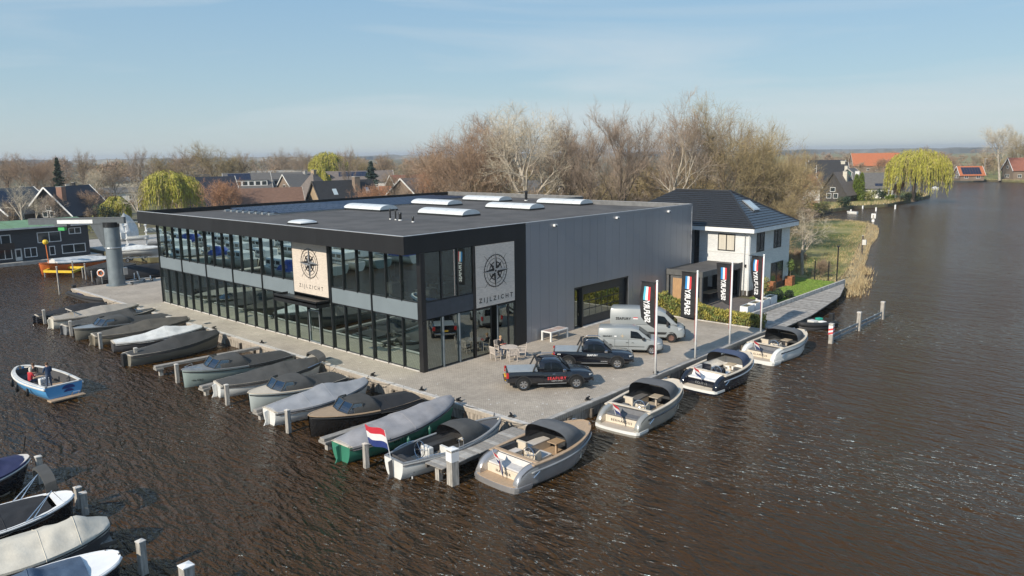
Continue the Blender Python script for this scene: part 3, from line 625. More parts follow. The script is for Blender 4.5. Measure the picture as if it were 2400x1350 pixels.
m = MB(); m.box(ex0,ex1,ey0,ey1,6.28,6.68); m.build('eave_fascia', 'white_paint', hs)
rf = MB(); rf.add([(ex0+.02,ey0+.02,ZE-.02),(ex1-.02,ey0+.02,ZE-.02),(ex1-.02,ey1-.02,ZE-.02),(ex0+.02,ey1-.02,ZE-.02),(RX,RY0,ZR-.02),(RX,RY1,ZR-.02)], [(3,2,1,0),(0,1,4),(1,2,5,4),(2,3,5),(3,0,4,5)])
roofh = rf.build('roof', 'tile_black', hs)
def courses(p0, p1, r0, r1, n, mt):         # tile courses on a slope, each lapping over the one below
    p0, p1, r0, r1 = map(Vector, (p0,p1,r0,r1)); nrm = (p1-p0).cross(r0-p0).normalized()
    if nrm.z < 0: nrm = -nrm
    for k in range(n):
        a, b = k/n, min(1, (k+1.12)/n)
        q = [p0.lerp(r0,a), p1.lerp(r1,a), p1.lerp(r1,b), p0.lerp(r0,b)]
        mm = MB(); mm.add([q[0]+nrm*.07, q[1]+nrm*.07, q[2]+nrm*.02, q[3]+nrm*.02, q[0]+nrm*.012, q[1]+nrm*.012, q[2]+nrm*.0, q[3]+nrm*.0], [(0,1,2,3),(4,5,1,0),(7,6,5,4),(5,6,2,1),(6,7,3,2),(7,4,0,3)])
        mm.build('tile_course', mt, roofh)
A=(ex0+.02,ey0+.02,ZE); Bq=(ex1-.02,ey0+.02,ZE); Cq=(ex1-.02,ey1-.02,ZE); Dq=(ex0+.02,ey1-.02,ZE); R0=(RX,RY0,ZR); R1=(RX,RY1,ZR)
courses(A,Bq,R0,R0,16,'tile_blue'); courses(Dq,A,R1,R0,18,'tile_black')
for a, b in ((A,R0),(Bq,R0),(R0,R1)): MB().tube([a,Vector(b)+Vector((0,0,.05))], .11, 6).build('ridge_tiles', 'tile_black', roofh)
# roof window on the short slope
def on_slope(px, py):
    d = ray(px, py); n = (Vector(Bq)-Vector(A)).cross(Vector(R0)-Vector(A)).normalized(); t = (Vector(A)-CAM).dot(n)/d.dot(n); return CAM+d*t, n
q = [on_slope(*p) for p in ((1738,472),(1755,472),(1780,494),(1766,496))]; nn = q[0][1] if q[0][1].z > 0 else -q[0][1]
MB().extr([p[0]+nn*.08 for p in q], nn*.1).build('roof_window', 'galv', roofh)
cc = sum((p[0] for p in q), Vector())/4
MB().extr([cc+(p[0]-cc)*.8+nn*.182 for p in q], nn*.01).build('pane', mat('sky_pane',(.45,.52,.55),.1,var=.05), roofh)
MB().box(43.6,45.6,2.4,3.8,8.2,9.9).build('dormer_box', 'black_metal', hs)
def window(parent, face, a0, a1, z0, z1, c, glass='window_glass', leaves=2, fr='dark_frame', out=.05, curtain=None, fw=.09):
    """opening with frame and panes; face 'x-': wall at x=c seen from -x, 'y-': wall at y=c seen from -y"""
    def bx(m, u0, u1, w0, w1, d0, d1):
        if face == 'x-': m.box(c-d1,c-d0,u0,u1,w0,w1)
        elif face == 'x+': m.box(c+d0,c+d1,u0,u1,w0,w1)
        elif face == 'y-': m.box(u0,u1,c-d1,c-d0,w0,w1)
        else: m.box(u0,u1,c+d0,c+d1,w0,w1)
    f = MB(); bx(f,a0,a1,z0,z0+fw,-.02,out); bx(f,a0,a1,z1-fw,z1,-.02,out)
    for k in range(leaves+1):
        u = a0+(a1-a0-fw)*k/leaves; bx(f,u,u+fw,z0+fw,z1-fw,-.02,out)
    f = f.build('window', fr, parent)
    for k in range(leaves):
        u0 = a0+(a1-a0-fw)*k/leaves+fw; u1 = a0+(a1-a0-fw)*(k+1)/leaves
        g = MB(); bx(g,u0,u1,z0+fw,z1-fw,.004,.012); g.build('pane', curtain or glass, f)
    return f
window(hs,'x-',-2.9,-1.06,4.34,6.02,HX0,curtain='curtain'); window(hs,'y-',39.44,41.16,4.2,6.1,HY0); window(hs,'y-',43.41,45.21,4.21,6.08,HY0)
window(hs,'y-',43.0,45.95,.15,2.72,HY0,leaves=2); window(hs,'x-',1.2,1.75,4.4,6.1,HX0+.6,leaves=1); window(hs,'x-',-3.3,-.6,.1,2.5,HX0,leaves=3)
m = MB(); m.tube([(HX0-.25,-3.6,6.4),(HX0-.08,-3.96,6.0),(HX0-.08,-3.96,.1)], .05, 8); m.build('downpipe', 'galv', hs)
m = MB(); m.tube([(HX0-.25,HY0-.3,6.4),(HX0-.08,HY0+.1,6.0),(HX0-.08,HY0+.1,.1)], .05, 8); m.build('downpipe', 'white_paint', hs)
for x, y in ((HX0-.12,-4.1),(38.6,HY0-.12)): MB().box(x-.07,x+.07,y-.07,y+.07,2.9,3.15).build('wall_lamp', 'black_metal', hs)
# flat pavilion between the hall and the house
pv = thing('pavilion', 'flat roofed dark grey garden pavilion with open front beside the villa', 'pavilion')
px0, px1, py0, py1 = 30.1, 37.98, -3.7, -.06
MB().box(px0,px1,py0,py1,3.0,3.22).build('roof', 'roof_felt', pv)
m = MB(); m.box(px0-.06,px1,py0-.08,py0,2.82,3.34); m.box(px0-.08,px0,py0,py1,2.82,3.34); m.box(px0,px1-3.5,py1-.06,py1,3.22,3.34); m.build('roof_edge', mat('pav_grey',(.10,.10,.098),.6,var=.1), pv)
for x, y in ((px0+.1,py0+.1),(px1-.15,py0+.1),(px0+.1,py1-.12)): MB().box(x-.12,x+.12,y-.12,y+.12,0,3.0).build('post', 'pav_grey', pv)
w = MB().box(px0-.02,px0+.06,-3.3,-.5,.02,2.75).build('side_frame', 'pav_grey', pv)
MB().box(px0-.05,px0-.021,-3.05,-.75,.3,2.55).build('wood_panel', mat('wood_panel',(.42,.255,.13),.6,var=.12,scale=2,stretch=(1,6,1)), w)
MB().box(px0+1.2,px1-.2,py1-.16,py1-.07,0,2.98).build('back_wall', 'interior', pv)
def table4(name, label, cat, cx, cy, lx, ly, h, top, leg, rz=0, lw=.07):
    t = thing(name, label, cat, (cx,cy,0), rz); MB().box(-lx/2,lx/2,-ly/2,ly/2,h-.05,h).build('table_top', top, t, bev=.008)
    for a in (-1,1):
        for b in (-1,1): MB().box(a*(lx/2-.08)-lw/2,a*(lx/2-.08)+lw/2,b*(ly/2-.08)-lw/2,b*(ly/2-.08)+lw/2,0,h-.05).build('leg', leg, t)
    return t
table4('dining_table', 'brown wooden dining table under the pavilion roof', 'table', 34.6,-2.3,2.6,1.0,.78,'teak','black_metal',0)
# white planter boxes, terracotta planters, small shrubs on the terrace
def leaf_cloud(m, c, rad, n, s, sq=1.0, shell=.0):
    for _ in range(n):
        while True:
            p = Vector((random.uniform(-1,1), random.uniform(-1,1), random.uniform(-1,1)))
            if shell < p.length < 1: break
        p = Vector((p.x*rad[0], p.y*rad[1], p.z*rad[2]))+Vector(c); u = Vector((random.gauss(0,1),random.gauss(0,1),random.gauss(0,1))).normalized(); v = u.orthogonal().normalized()
        q = s*random.uniform(.6,1.3); m.add([p-u*q, p+v*q*.45, p+u*q, p-v*q*.45], [(0,1,2,3)])
    return m
def planter(label, x, y, lx, ly, h, m1, plant=None, rz=0, group=None, bottom=0):
    t = thing('planter', label, 'planter', (x,y,bottom), rz, group)
    m = MB(); w = .05; m.box(-lx/2,lx/2,-ly/2,-ly/2+w,0,h); m.box(-lx/2,lx/2,ly/2-w,ly/2,0,h); m.box(-lx/2,-lx/2+w,-ly/2+w,ly/2-w,0,h); m.box(lx/2-w,lx/2,-ly/2+w,ly/2-w,0,h); m.build('box', m1, t)
    MB().box(-lx/2+w,lx/2-w,-ly/2+w,ly/2-w,h*.4,h-.08).build('soil', 'earth', t)
    if plant:
        s = MB().tube([(0,0,h-.1),(.03,.02,h+plant*.35),(0,.05,h+plant*.6)], [.03,.02,.012], 5).build('stem', 'bark_brown', t)
        leaf_cloud(MB(), (0,0,h+plant*.65), (plant*.22,plant*.22,plant*.38), 260, .09).build('foliage', 'leaf_green', t, fix=False)
    return t
for i, (x, p, w) in enumerate(((30.6,None,'at the hedge end'),(32.4,None,'second from the hedge'),(34.2,.9,'holding a small tree'),(36.0,None,'nearest the lawn'))):
    planter('white rectangular planter box on the terrace %s' % w, x, -7.9+i*.10, 1.55, .7, .75, 'white_paint', None, R(3), 'white planter boxes in a row', -.012)
tr = thing('potted_tree', 'small yellow leaved tree in the third white planter box', 'tree', (34.2,-7.7,.3))
MB().tube([(0,0,0),(.03,.02,.7),(0,0,1.2)], [.05,.04,.02], 6).build('trunk', 'bark_pale', tr); leaf_cloud(MB(), (0,0,1.75), (.55,.55,.85), 700, .09).build('crown', 'leaf_shrub', tr, fix=False)
planter('rust brown planter with a leafy shrub at the villa corner', 38.7,-5.2,.75,.75,.95,'corten',1.6); planter('rust brown planter with shrub left of the glazed garden door', 42.3,-4.9,.7,.7,.95,'corten',None); planter('tall rust brown planter with shrub at the far end of the villa', 46.7,-5.0,.75,.75,1.0,'corten',1.8)
planter('pale grey low trough beside the corner planter', 37.3,-6.2,1.4,.6,.5,'off_white',None)
# box shrubs by the lawn
for i, (x, y, r, lb) in enumerate(((38.2,-7.4,.55,'dark round shrub between the white planters and the lawn'),(39.6,-7.9,.45,'small dark shrub on the near edge of the lawn'),(37.4,-6.9,.5,'dark shrub behind the white planters'))):
    s = thing('shrub', lb, 'shrub', (x,y,-.05)); MB().tube([(0,0,0),(0,0,r)], [.04,.02], 5).build('stem', 'bark_dark', s); leaf_cloud(MB(), (0,0,r*1.0), (r,r,r), 600, .09, shell=.3).build('foliage', 'leaf_dark', s, fix=False)
# the hedge along the car park
hd = thing('hedge', 'yellow green clipped hedge along the edge of the car park', 'hedge')
m = MB()
for _ in range(15000):
    t = random.random(); y = -11.5+t*10.9; x = 25.95+(1-t)*.1+random.uniform(-.5,.5); q = noise.noise(Vector((x*.9,y*.9,0))); h = (1.3+.45*q)*(1.15 if t > .55 else .85)*(1.25 if t > .8 else 1)
    z = random.random()**.7*h; p = Vector((x+random.gauss(0,.06), y, z)); u = Vector((random.gauss(0,.6),random.gauss(0,.6),1)).normalized(); v = u.orthogonal().normalized().lerp(Vector((random.gauss(0,1),random.gauss(0,1),0)), .5); s = random.uniform(.07,.14)
    m.cur = 0 if noise.noise(Vector((x,y,z))*1.6) > -.05 else (1 if random.random() < .7 else 2)
    m.add([p-u*s, p+v*s*.5, p+u*s, p-v*s*.5], [(0,1,2,3)])
m.build('foliage', ['leaf_hedge','leaf_shrub','leaf_green'], hd, fix=False)
m = MB()
for _ in range(420):
    y = random.uniform(-11.5,-.7); x = 25.98+random.uniform(-.35,.35); m.tube([(x,y,-.02),(x+random.gauss(0,.1),y+random.gauss(0,.1),random.uniform(.5,1.0))], [.016,.006], 3)
m.build('stems', 'bark_brown', hd, fix=False)
for k in range(9): o = MB().box(25.42,25.54,-11.6+1.2*k,-10.42+1.2*k,0,.07).build('kerb_stone', 'concrete_light', quay)
# lamp post, fence posts and bushes at the end of the lawn
lp = thing('garden_lamp', 'thin black lamp post at the end of the lawn', 'lamp', (52.26,-7.85,0)); MB().cyl((0,0,0),.07,3.75,8).build('pole','black_metal',lp); MB().box(-.25,.25,-.08,.08,3.72,3.84).build('lamp_head','black_metal',lp)
for x, y, lb in ((51.9,-5.6,'middle of the lawn end'),(52.1,-7.0,'lamp post')):
    f = tag(MB().box(x-.05,x+.05,y-.05,y+.05,-.1,2.1).build('fence_post','black_metal'), 'slim black fence post at the %s' % lb if 'end' in lb else 'slim black fence post beside the garden %s' % lb, 'post', 'fence posts at the lawn end')
# ================================================================== vehicles
def lerp_tab(tab, x):
    if x <= tab[0][0]: return tab[0][1]
    for (a, b), (c, d) in zip(tab, tab[1:]):
        if a <= x <= c: return b+(d-b)*(x-a)/(c-a) if c > a else d
    return tab[-1][1]
def wheel(parent, x, y, side, r, w, rimmat):
    t = MB().torus((x,y,r),(0,1,0), r-.09, .09, 24, 8); n = 24
    # broad tyre: lofted ring
    t = MB(); prof = [(r*.62,-w/2),(r*.93,-w/2),(r,-w/2+.035),(r,w/2-.035),(r*.93,w/2),(r*.62,w/2)]
    rings = [[(x+p[0]*math.cos(2*math.pi*k/n), y+p[1], r+p[0]*math.sin(2*math.pi*k/n)) for p in prof] for k in range(n+1)]
    t.loft(rings, True, False); ty = t.build('wheel', 'tyre', parent, smooth=40)
    m = MB(); yo = y+side*(w/2-.03)
    m.add([(x+r*.62*math.cos(2*math.pi*k/n), yo-side*.02, r+r*.62*math.sin(2*math.pi*k/n)) for k in range(n)], [tuple(range(n))])
    m.build('hub_disc', 'plastic' if rimmat == 'rim' else rimmat, ty)
    m = MB()
    if rimmat == 'rim':
        for k in range(6):
            a = 2*math.pi*k/6
            for da in (-.16,.16):
                m.bar((x+.05*math.cos(a), yo-side*.015, r+.05*math.sin(a)), (x+r*.6*math.cos(a+da), yo-side*.03, r+r*.6*math.sin(a+da)), .055, .03, up=(0,1,0))
        m.torus((x,yo-side*.02,r),(0,1,0), r*.6, .022, 24, 5)
    else: m.torus((x,yo-side*.03,r),(0,1,0), r*.45, .04, 20, 5)
    m.tube([(x,yo-side*.05,r),(x,yo,r)], .06, 8); m.build('rim', rimmat, ty)
def body_loft(secs, n=14):
    """secs: (x, zbot, ztop, halfwidth, tumble, roundness) -> closed body with rounded shoulders"""
    rings = []
    for x, zb, zt, hw, tb, rd in secs:
        h = zt-zb; r_ = min(rd, h*.45, hw*.45); pts = []
        yt = hw-tb
        pts += [(-hw+.05, zb), (-hw, zb+.06), (-hw, zb+h*.35), (-hw+tb*.3, zb+h*.62), (-yt, zt-r_), (-yt+r_*.3, zt-r_*.3), (-yt+r_, zt)]
        pts = pts+[(-a, b) for a, b in pts[::-1]]
        rings.append([(x, a, b) for a, b in pts])
    return MB().loft(rings, True, True)
def flank(secs):
    def f(x, z):
        a = secs[0]; b = secs[-1]
        for p, q in zip(secs, secs[1:]):
            if p[0] <= x <= q[0]: a, b = p, q; break
        u = 0 if b[0] == a[0] else min(1, max(0, (x-a[0])/(b[0]-a[0]))); zb, zt, hw, tb, rd = [a[i]+(b[i]-a[i])*u for i in range(1, 6)]; h = zt-zb; r_ = min(rd, h*.45, hw*.45)
        return lerp_tab([(zb+h*.35, hw), (zb+h*.62, hw-tb*.3), (zt-r_, hw-tb), (zt, hw-tb-r_)], z)+.004
    return f
def side_panel(parent, name, poly, y0fn, mt, th=.012, both=True):
    """window that follows the curved flank, sliced into level strips"""
    z0, z1 = min(p[1] for p in poly), max(p[1] for p in poly); n = 8
    def span(z):
        xs = []
        for (xa, za), (xb, zb) in zip(poly, poly[1:]+poly[:1]):
            if min(za, zb)-1e-9 <= z <= max(za, zb)+1e-9: xs += [xa, xb] if abs(zb-za) < 1e-9 else [xa+(xb-xa)*(z-za)/(zb-za)]
        return min(xs), max(xs)
    for s in (-1, 1):
        rings = []
        for k in range(n+1):
            z = z0+(z1-z0)*min(.999, max(.001, k/n)); xa, xb = span(z); r_ = []
            for d_ in (th, -.02):
                row = [Vector((xa+(xb-xa)*i/5, s*(y0fn(xa+(xb-xa)*i/5, z)+d_), z)) for i in range(6)]; r_ += row if d_ > 0 else row[::-1]
            rings.append(r_)
        MB().loft(rings).build(name, mt, parent, smooth=40)
def arch(parent, x, r, y, mt='plastic'):
    for s in (-1,1):
        m = MB(); n = 12; rings = []
        for k in range(n+1):
            a = math.pi*k/n; rings.append([(x+math.cos(a)*(r+o), s*(y+d), r*.88+math.sin(a)*(r+o)) for o, d in ((.0,-.05),(.0,.022),(.055,.022),(.055,-.05))])
        m.loft(rings, True, True).build('wheel_arch', mt, parent)
        m = MB(); m.extr([(x+math.cos(math.pi*k/12)*(r+.0), s*(y-.01), r*.88+math.sin(math.pi*k/12)*(r)) for k in range(13)]+[(x-r,s*(y-.01),.3),(x+r,s*(y-.01),.3)], (0,s*.011,0)); m.build('wheel_well', 'ink', parent)
def pickup(label, loc, rz, red):
    t = thing('pickup_truck', label, 'pickup truck', loc, rz, 'black pickup trucks'); W = .93
    # lower body: bed, doors, bonnet (x forward, origin between the axles)
    s = [(-2.62,.62,1.02,.80,.06,.06),(-2.55,.50,1.10,.90,.05,.05),(-2.3,.48,1.12,W,.04,.05),(-.62,.42,1.13,W,.04,.05),(-.3,.40,1.10,W,.05,.06),(.9,.40,1.10,W,.05,.08),(1.25,.42,1.12,W,.07,.12),(1.9,.42,1.08,W,.10,.16),(2.35,.44,1.02,.91,.12,.16),(2.58,.48,.94,.84,.10,.12),(2.70,.52,.82,.72,.08,.1)]
    body_loft(s).build('body', 'car_black', t, smooth=35)
    c = [(-.62,1.08,1.70,.84,.18,.08),(-.45,1.08,1.78,.86,.19,.1),(.0,1.08,1.82,.87,.20,.1),(.4,1.08,1.80,.87,.21,.1),(.72,1.08,1.66,.87,.22,.1),(1.28,1.08,1.13,.86,.12,.03)]
    body_loft(c).build('cab', 'car_black', t, smooth=35)
    def yf(x, z): return .845-.19*max(0,(z-1.1))/.72
    side_panel(t, 'side_window', [(-.36,1.17),(.06,1.15),(.06,1.66),(-.30,1.64)], flank(c), 'car_glass', .014)
    side_panel(t, 'side_window', [(.12,1.15),(.92,1.16),(.66,1.52),(.42,1.64),(.12,1.66)], flank(c), 'car_glass', .014)
    m = MB(); m.extr([(.76,-.58,1.66),(.76,.58,1.66),(1.27,.70,1.18),(1.27,-.70,1.18)], (.02,0,.018)); m.build('windscreen', 'car_glass', t)
    m = MB(); m.extr([(-.625,-.55,1.22),(-.625,.55,1.22),(-.60,.5,1.62),(-.60,-.5,1.62)], (-.012,0,0)); m.build('rear_window', 'car_glass', t)
    m = MB(); m.box(-2.5,-.72,-.76,.76,1.135,1.165); 
    for k in range(6): m.box(-2.48+.3*k,-2.47+.3*k,-.75,.75,1.165,1.172)
    m.build('bed_cover', 'bed_cover', t)
    m = MB()
    for y in (-.84,.84):
        m.tube([(-1.0,y*.98,1.15),(-.72,y*.86,1.75),(-.55,y*.84,1.80)], .055, 6)
    m.bar((-.73,-.72,1.76),(-.73,.72,1.76),.14,.07); m.build('sports_bar', 'plastic', t)
    m = MB()
    for y in (-.60,.60): m.tube([(-.42,y,1.85),(-.3,y,1.90),(.42,y,1.89),(.55,y,1.82)], .022, 6)
    m.build('roof_rail', 'chrome', t)
    for y in (-1,1):
        m = MB().box(-2.635,-2.48,min(y*.72,y*.935),max(y*.72,y*.935),.78,1.10); m.build('tail_light', 'lamp_red', t, bev=.015)
        m = MB().extr([(2.38,y*.90,.92),(2.62,y*.76,.88),(2.66,y*.58,.84),(2.62,y*.60,.74),(2.42,y*.9,.80)],(0.012,y*.012,.012)); m.build('headlight', 'lamp_clear', t)
        m = MB().box(.78,.98,min(y*.9,y*1.08),max(y*.9,y*1.08),1.12,1.28); m.build('mirror', 'chrome', t, bev=.02)
        m = MB().box(-.75,1.0,min(y*.9,y*1.0),max(y*.9,y*1.0),.36,.42); m.build('side_step', 'plastic', t); 
        m = MB().box(-.75,1.0,min(y*.98,y*1.004),max(y*.98,y*1.004),.40,.425); m.build('step_trim', 'galv', t)
        for hx in (.02,.06): pass
        m = MB().tube([(.16,y*.952,.98),(.32,y*.952,.98)], .015, 6); m.build('door_handle', 'chrome', t)
        m = MB(); m.box(.08,.09,min(y*.925,y*.934),max(y*.925,y*.934),.45,1.1); m.box(1.02,1.03,min(y*.925,y*.934),max(y*.925,y*.934),.5,1.06); m.box(-.41,-.40,min(y*.925,y*.934),max(y*.925,y*.934),.45,1.1); m.build('door_gap', 'ink', t)
    m = MB().box(2.63,2.74,-.5,.5,.62,.80); m.build('grille', 'plastic', t); MB().box(2.60,2.72,-.80,.80,.44,.58).build('front_bumper', 'plastic', t, bev=.03)
    MB().box(-2.74,-2.56,-.82,.82,.46,.60).build('rear_bumper', 'chrome', t, bev=.02); MB().box(-2.70,-2.625,-.26,.26,.70,.81).build('number_plate', 'plate_yellow', t)
    MB().box(-2.4,2.4,-.7,.7,.28,.45).build('chassis', 'ink', t)
    for x, sd in ((-1.61,-1),(-1.61,1),(1.61,-1),(1.61,1)): wheel(t, x, sd*.86, sd, .385, .25, 'rim')
    for x in (-1.61,1.61): arch(t, x, .46, W)
    if red:
        text('lettering','SEAFURY',.24,'print_red',t,frame((.42,-.945,.70),(1,0,0),(0,0,1)),.004,.006,1.25); text('lettering','SLOEPEN & TENDERS',.06,'print_white',t,frame((.42,-.945,.545),(1,0,0),(0,0,1)),.003,0,1.2)
    else:
        text('lettering','SEAFURY',.17,'print_white',t,frame((-.02,-.945,.93),(1,0,0),(0,0,1)),.004,.004,1.05); text('lettering','WILDTRAK',.07,'print_white',t,frame((.75,-.945,.52),(1,0,0),(0,0,1)),.003,0,1.3); text('lettering','4X4',.13,'print_white',t,frame((-2.22,-.945,.98),(1,0,0),(0,0,1)),.003,.003,1.0)
    return t
def base_from_wheels(pr, pf, track=.93):
    a = G(*pr); b = G(*pf); d = (b-a); d.z = 0; h = math.atan2(d.y, d.x); left = Vector((-math.sin(h), math.cos(h), 0)); return (a+b)/2+left*track, h
c, h = base_from_wheels((1227,916),(1351,911)); pickup('black double cab pickup nearest the water with red lettering on its doors', c, h, True)
c, h = base_from_wheels((1331,864),(1447,865)); pickup('black double cab pickup parked behind the red lettered one, with white lettering', c, h, False)
def van_small(label, loc, rz):
    t = thing('small_van', label, 'van', loc, rz); W = .895
    s = [(-2.28,.34,1.02,.84,.03,.05),(-2.22,.30,1.06,W,.03,.05),(1.1,.28,1.04,W,.04,.06),(1.5,.30,1.06,W,.06,.12),(2.0,.32,.92,.87,.10,.16),(2.2,.36,.80,.78,.10,.14),(2.28,.42,.68,.66,.05,.1)]
    body_loft(s).build('body', 'car_grey', t, smooth=35)
    c = [(-2.26,.98,1.72,.82,.12,.08),(-2.15,.98,1.80,.86,.13,.1),(-1.0,.98,1.83,.87,.14,.1),(.1,.98,1.82,.87,.16,.1),(.55,.98,1.72,.86,.18,.1),(1.42,.98,1.06,.84,.10,.03)]
    body_loft(c).build('cab', 'car_grey', t, smooth=35)
    side_panel(t, 'side_window', [(.02,1.10),(1.0,1.09),(.56,1.52),(.38,1.62),(.02,1.64)], flank(c), 'car_glass', .014)
    MB().extr([(.60,-.58,1.70),(.60,.58,1.70),(1.40,.70,1.10),(1.40,-.70,1.10)], (.02,0,.02)).build('windscreen', 'car_glass', t)
    MB().extr([(-2.29,-.62,1.12),(-2.29,.62,1.12),(-2.275,.58,1.62),(-2.275,-.58,1.62)], (-.012,0,0)).build('rear_window', 'car_glass', t)
    for y in (-1,1):
        MB().box(-2.31,-2.2,min(y*.74,y*.905),max(y*.74,y*.905),.72,1.06).build('tail_light', 'lamp_red', t, bev=.015)
        MB().extr([(1.75,y*.89,.86),(2.12,y*.78,.78),(2.20,y*.6,.74),(2.16,y*.6,.64),(1.8,y*.9,.72)],(.012,y*.012,.012)).build('headlight', 'lamp_clear', t)
        MB().box(.82,1.02,min(y*.88,y*1.06),max(y*.88,y*1.06),1.04,1.22).build('mirror', 'plastic', t, bev=.02)
        m = MB(); m.box(-2.1,1.0,min(y*.89,y*.905),max(y*.89,y*.905),.52,.56); m.box(-.12,-.11,min(y*.886,y*.898),max(y*.886,y*.898),.35,1.05); m.box(-1.1,-1.09,min(y*.886,y*.898),max(y*.886,y*.898),.35,1.05); m.build('side_strip', 'plastic', t)
        for hx in (-.3,.1): MB().tube([(hx,y*.905,.82),(hx+.16,y*.905,.82)], .016, 6).build('door_handle', 'plastic', t)
    MB().box(2.2,2.31,-.72,.72,.30,.5).build('front_bumper', 'plastic', t, bev=.03); MB().box(2.18,2.29,-.5,.5,.56,.68).build('grille', 'plastic', t); MB().box(-2.36,-2.24,-.82,.82,.32,.5).build('rear_bumper', 'plastic', t, bev=.02)
    MB().box(-2.0,2.0,-.7,.7,.2,.34).build('chassis', 'ink', t)
    for x in (-1.5,1.5):
        for sd in (-1,1): wheel(t, x, sd*.845, sd, .325, .21, 'rim')
        arch(t, x, .38, W-.004, 'car_grey')
    text('lettering','SEAFURY',.15,'ink',t,frame((-1.62,-.886,1.24),(1,0,0),(0,-.0,1)),.004,.003,1.1); MB().box(-1.12,-.96,-.892,-.872,1.21,1.29).build('print_flag','print_white',t)
    m = MB()
    for k in range(8):
        a = k*math.pi/4; r1 = .2 if k % 2 == 0 else .11; cx, cz = -.55, 1.28
        m.add([(cx+.03*math.cos(a+.4),-.890,cz+.03*math.sin(a+.4)),(cx+.03*math.cos(a-.4),-.890,cz+.03*math.sin(a-.4)),(cx+r1*math.cos(a),-.886,cz+r1*math.sin(a))],[(0,1,2)])
    m.build('print_star', mat('print_gold',(.75,.55,.30),.5,var=0), t, fix=False)
    return t
b = G(1527,831); h = R(-58); lf = Vector((-math.sin(h),math.cos(h),0)); f = Vector((math.cos(h),math.sin(h),0))
van_small('small light grey panel van with a gold star on its side', b-f*1.5+lf*.88, h)
def van_big(label, loc, rz):
    t = thing('delivery_van', label, 'van', loc, rz); W = .99
    s = [(-2.75,.42,1.3,.95,.02,.05),(-2.68,.38,1.32,W,.02,.05),(1.6,.36,1.32,W,.02,.06),(1.95,.36,1.30,W,.05,.1),(2.5,.38,1.18,.96,.1,.16),(2.72,.42,1.05,.88,.12,.16),(2.82,.5,.86,.76,.08,.1)]
    body_loft(s).build('body', 'car_grey', t, smooth=35)
    c = [(-2.74,1.25,2.38,.93,.14,.1),(-2.64,1.25,2.46,.97,.16,.12),(-1.2,1.25,2.48,.98,.17,.12),(.5,1.25,2.46,.98,.18,.12),(1.0,1.25,2.36,.97,.19,.12),(1.35,1.25,2.18,.96,.19,.1),(2.25,1.25,1.34,.92,.1,.04)]
    body_loft(c).build('cab', 'car_grey', t, smooth=35)
    side_panel(t, 'side_window', [(.78,1.36),(1.78,1.34),(1.32,1.92),(1.12,2.02),(.78,2.03)], flank(c), 'car_glass', .014)
    MB().extr([(1.40,-.66,2.15),(1.40,.66,2.15),(2.22,.78,1.40),(2.22,-.78,1.40)], (.02,0,.02)).build('windscreen', 'car_glass', t)
    for y in (-1,1):
        MB().box(-2.78,-2.68,min(y*.83,y*1.0),max(y*.83,y*1.0),.85,1.02).build('tail_light', 'lamp_red', t, bev=.01)
        MB().extr([(2.3,y*.975,1.15),(2.62,y*.86,1.08),(2.74,y*.7,.98),(2.70,y*.72,.84),(2.35,y*.97,.92)],(.012,y*.012,.012)).build('headlight', 'lamp_clear', t)
        MB().box(1.45,1.62,min(y*.97,y*1.2),max(y*.97,y*1.2),1.25,1.62).build('mirror', 'plastic', t, bev=.02)
        m = MB(); m.box(-1.25,1.5,min(y*.985,y*1.002),max(y*.985,y*1.002),.60,.78); m.build('side_strip', 'plastic', t)
        m = MB()
        for x in (-.75,.65): m.box(x,x+.012,min(y*.985,y*.993),max(y*.985,y*.993),.45,1.3)
        m.box(-.75,.65,min(y*.985,y*.993),max(y*.985,y*.993),1.30,1.31); m.build('door_gap', 'ink', t)
        m = MB(); q = [(-2.3,1.42),(-.85,1.42),(-.85,2.05),(-2.3,2.05)]
        for (a,b),(c_,d_) in zip(q,q[1:]+q[:1]): m.bar((a,y*(.985-.13*(b-1.25)),b),(c_,y*(.985-.13*(d_-1.25)),d_),.02,.012)
        m.build('panel_crease', mat('crease_grey',(.2,.215,.22),.4,var=0), t)
    MB().box(2.72,2.86,-.85,.85,.40,.66).build('front_bumper', 'plastic', t, bev=.03); MB().box(2.74,2.84,-.55,.55,.74,.98).build('grille', 'plastic', t); MB().box(-2.84,-2.7,-.9,.9,.4,.55).build('rear_bumper', 'plastic', t)
    MB().box(-2.4,2.5,-.8,.8,.26,.42).build('chassis', 'ink', t)
    for x in (-1.83,1.83):
        for sd in (-1,1): wheel(t, x, sd*.925, sd, .36, .24, 'rim_rust')
        arch(t, x, .43, W-.004, 'car_grey')
    text('lettering','SEAFURY',.26,'ink',t,frame((-1.75,-.990,1.72),(1,0,0),(0,.06,1)),.004,.008,1.1); m = MB(); m.box(-1.0,-.66,-.992,-.96,1.70,1.779); m.cur = 1; m.box(-1.0,-.66,-.992,-.96,1.781,1.84); m.build('print_flag',['print_white','print_red'],t)
    return t
b = G(1573,803); h = R(-60); lf = Vector((-math.sin(h),math.cos(h),0)); f = Vector((math.cos(h),math.sin(h),0))
van_big('large light grey delivery van with brown steel wheels parked by the workshop door', b-f*1.83+lf*.97, h)
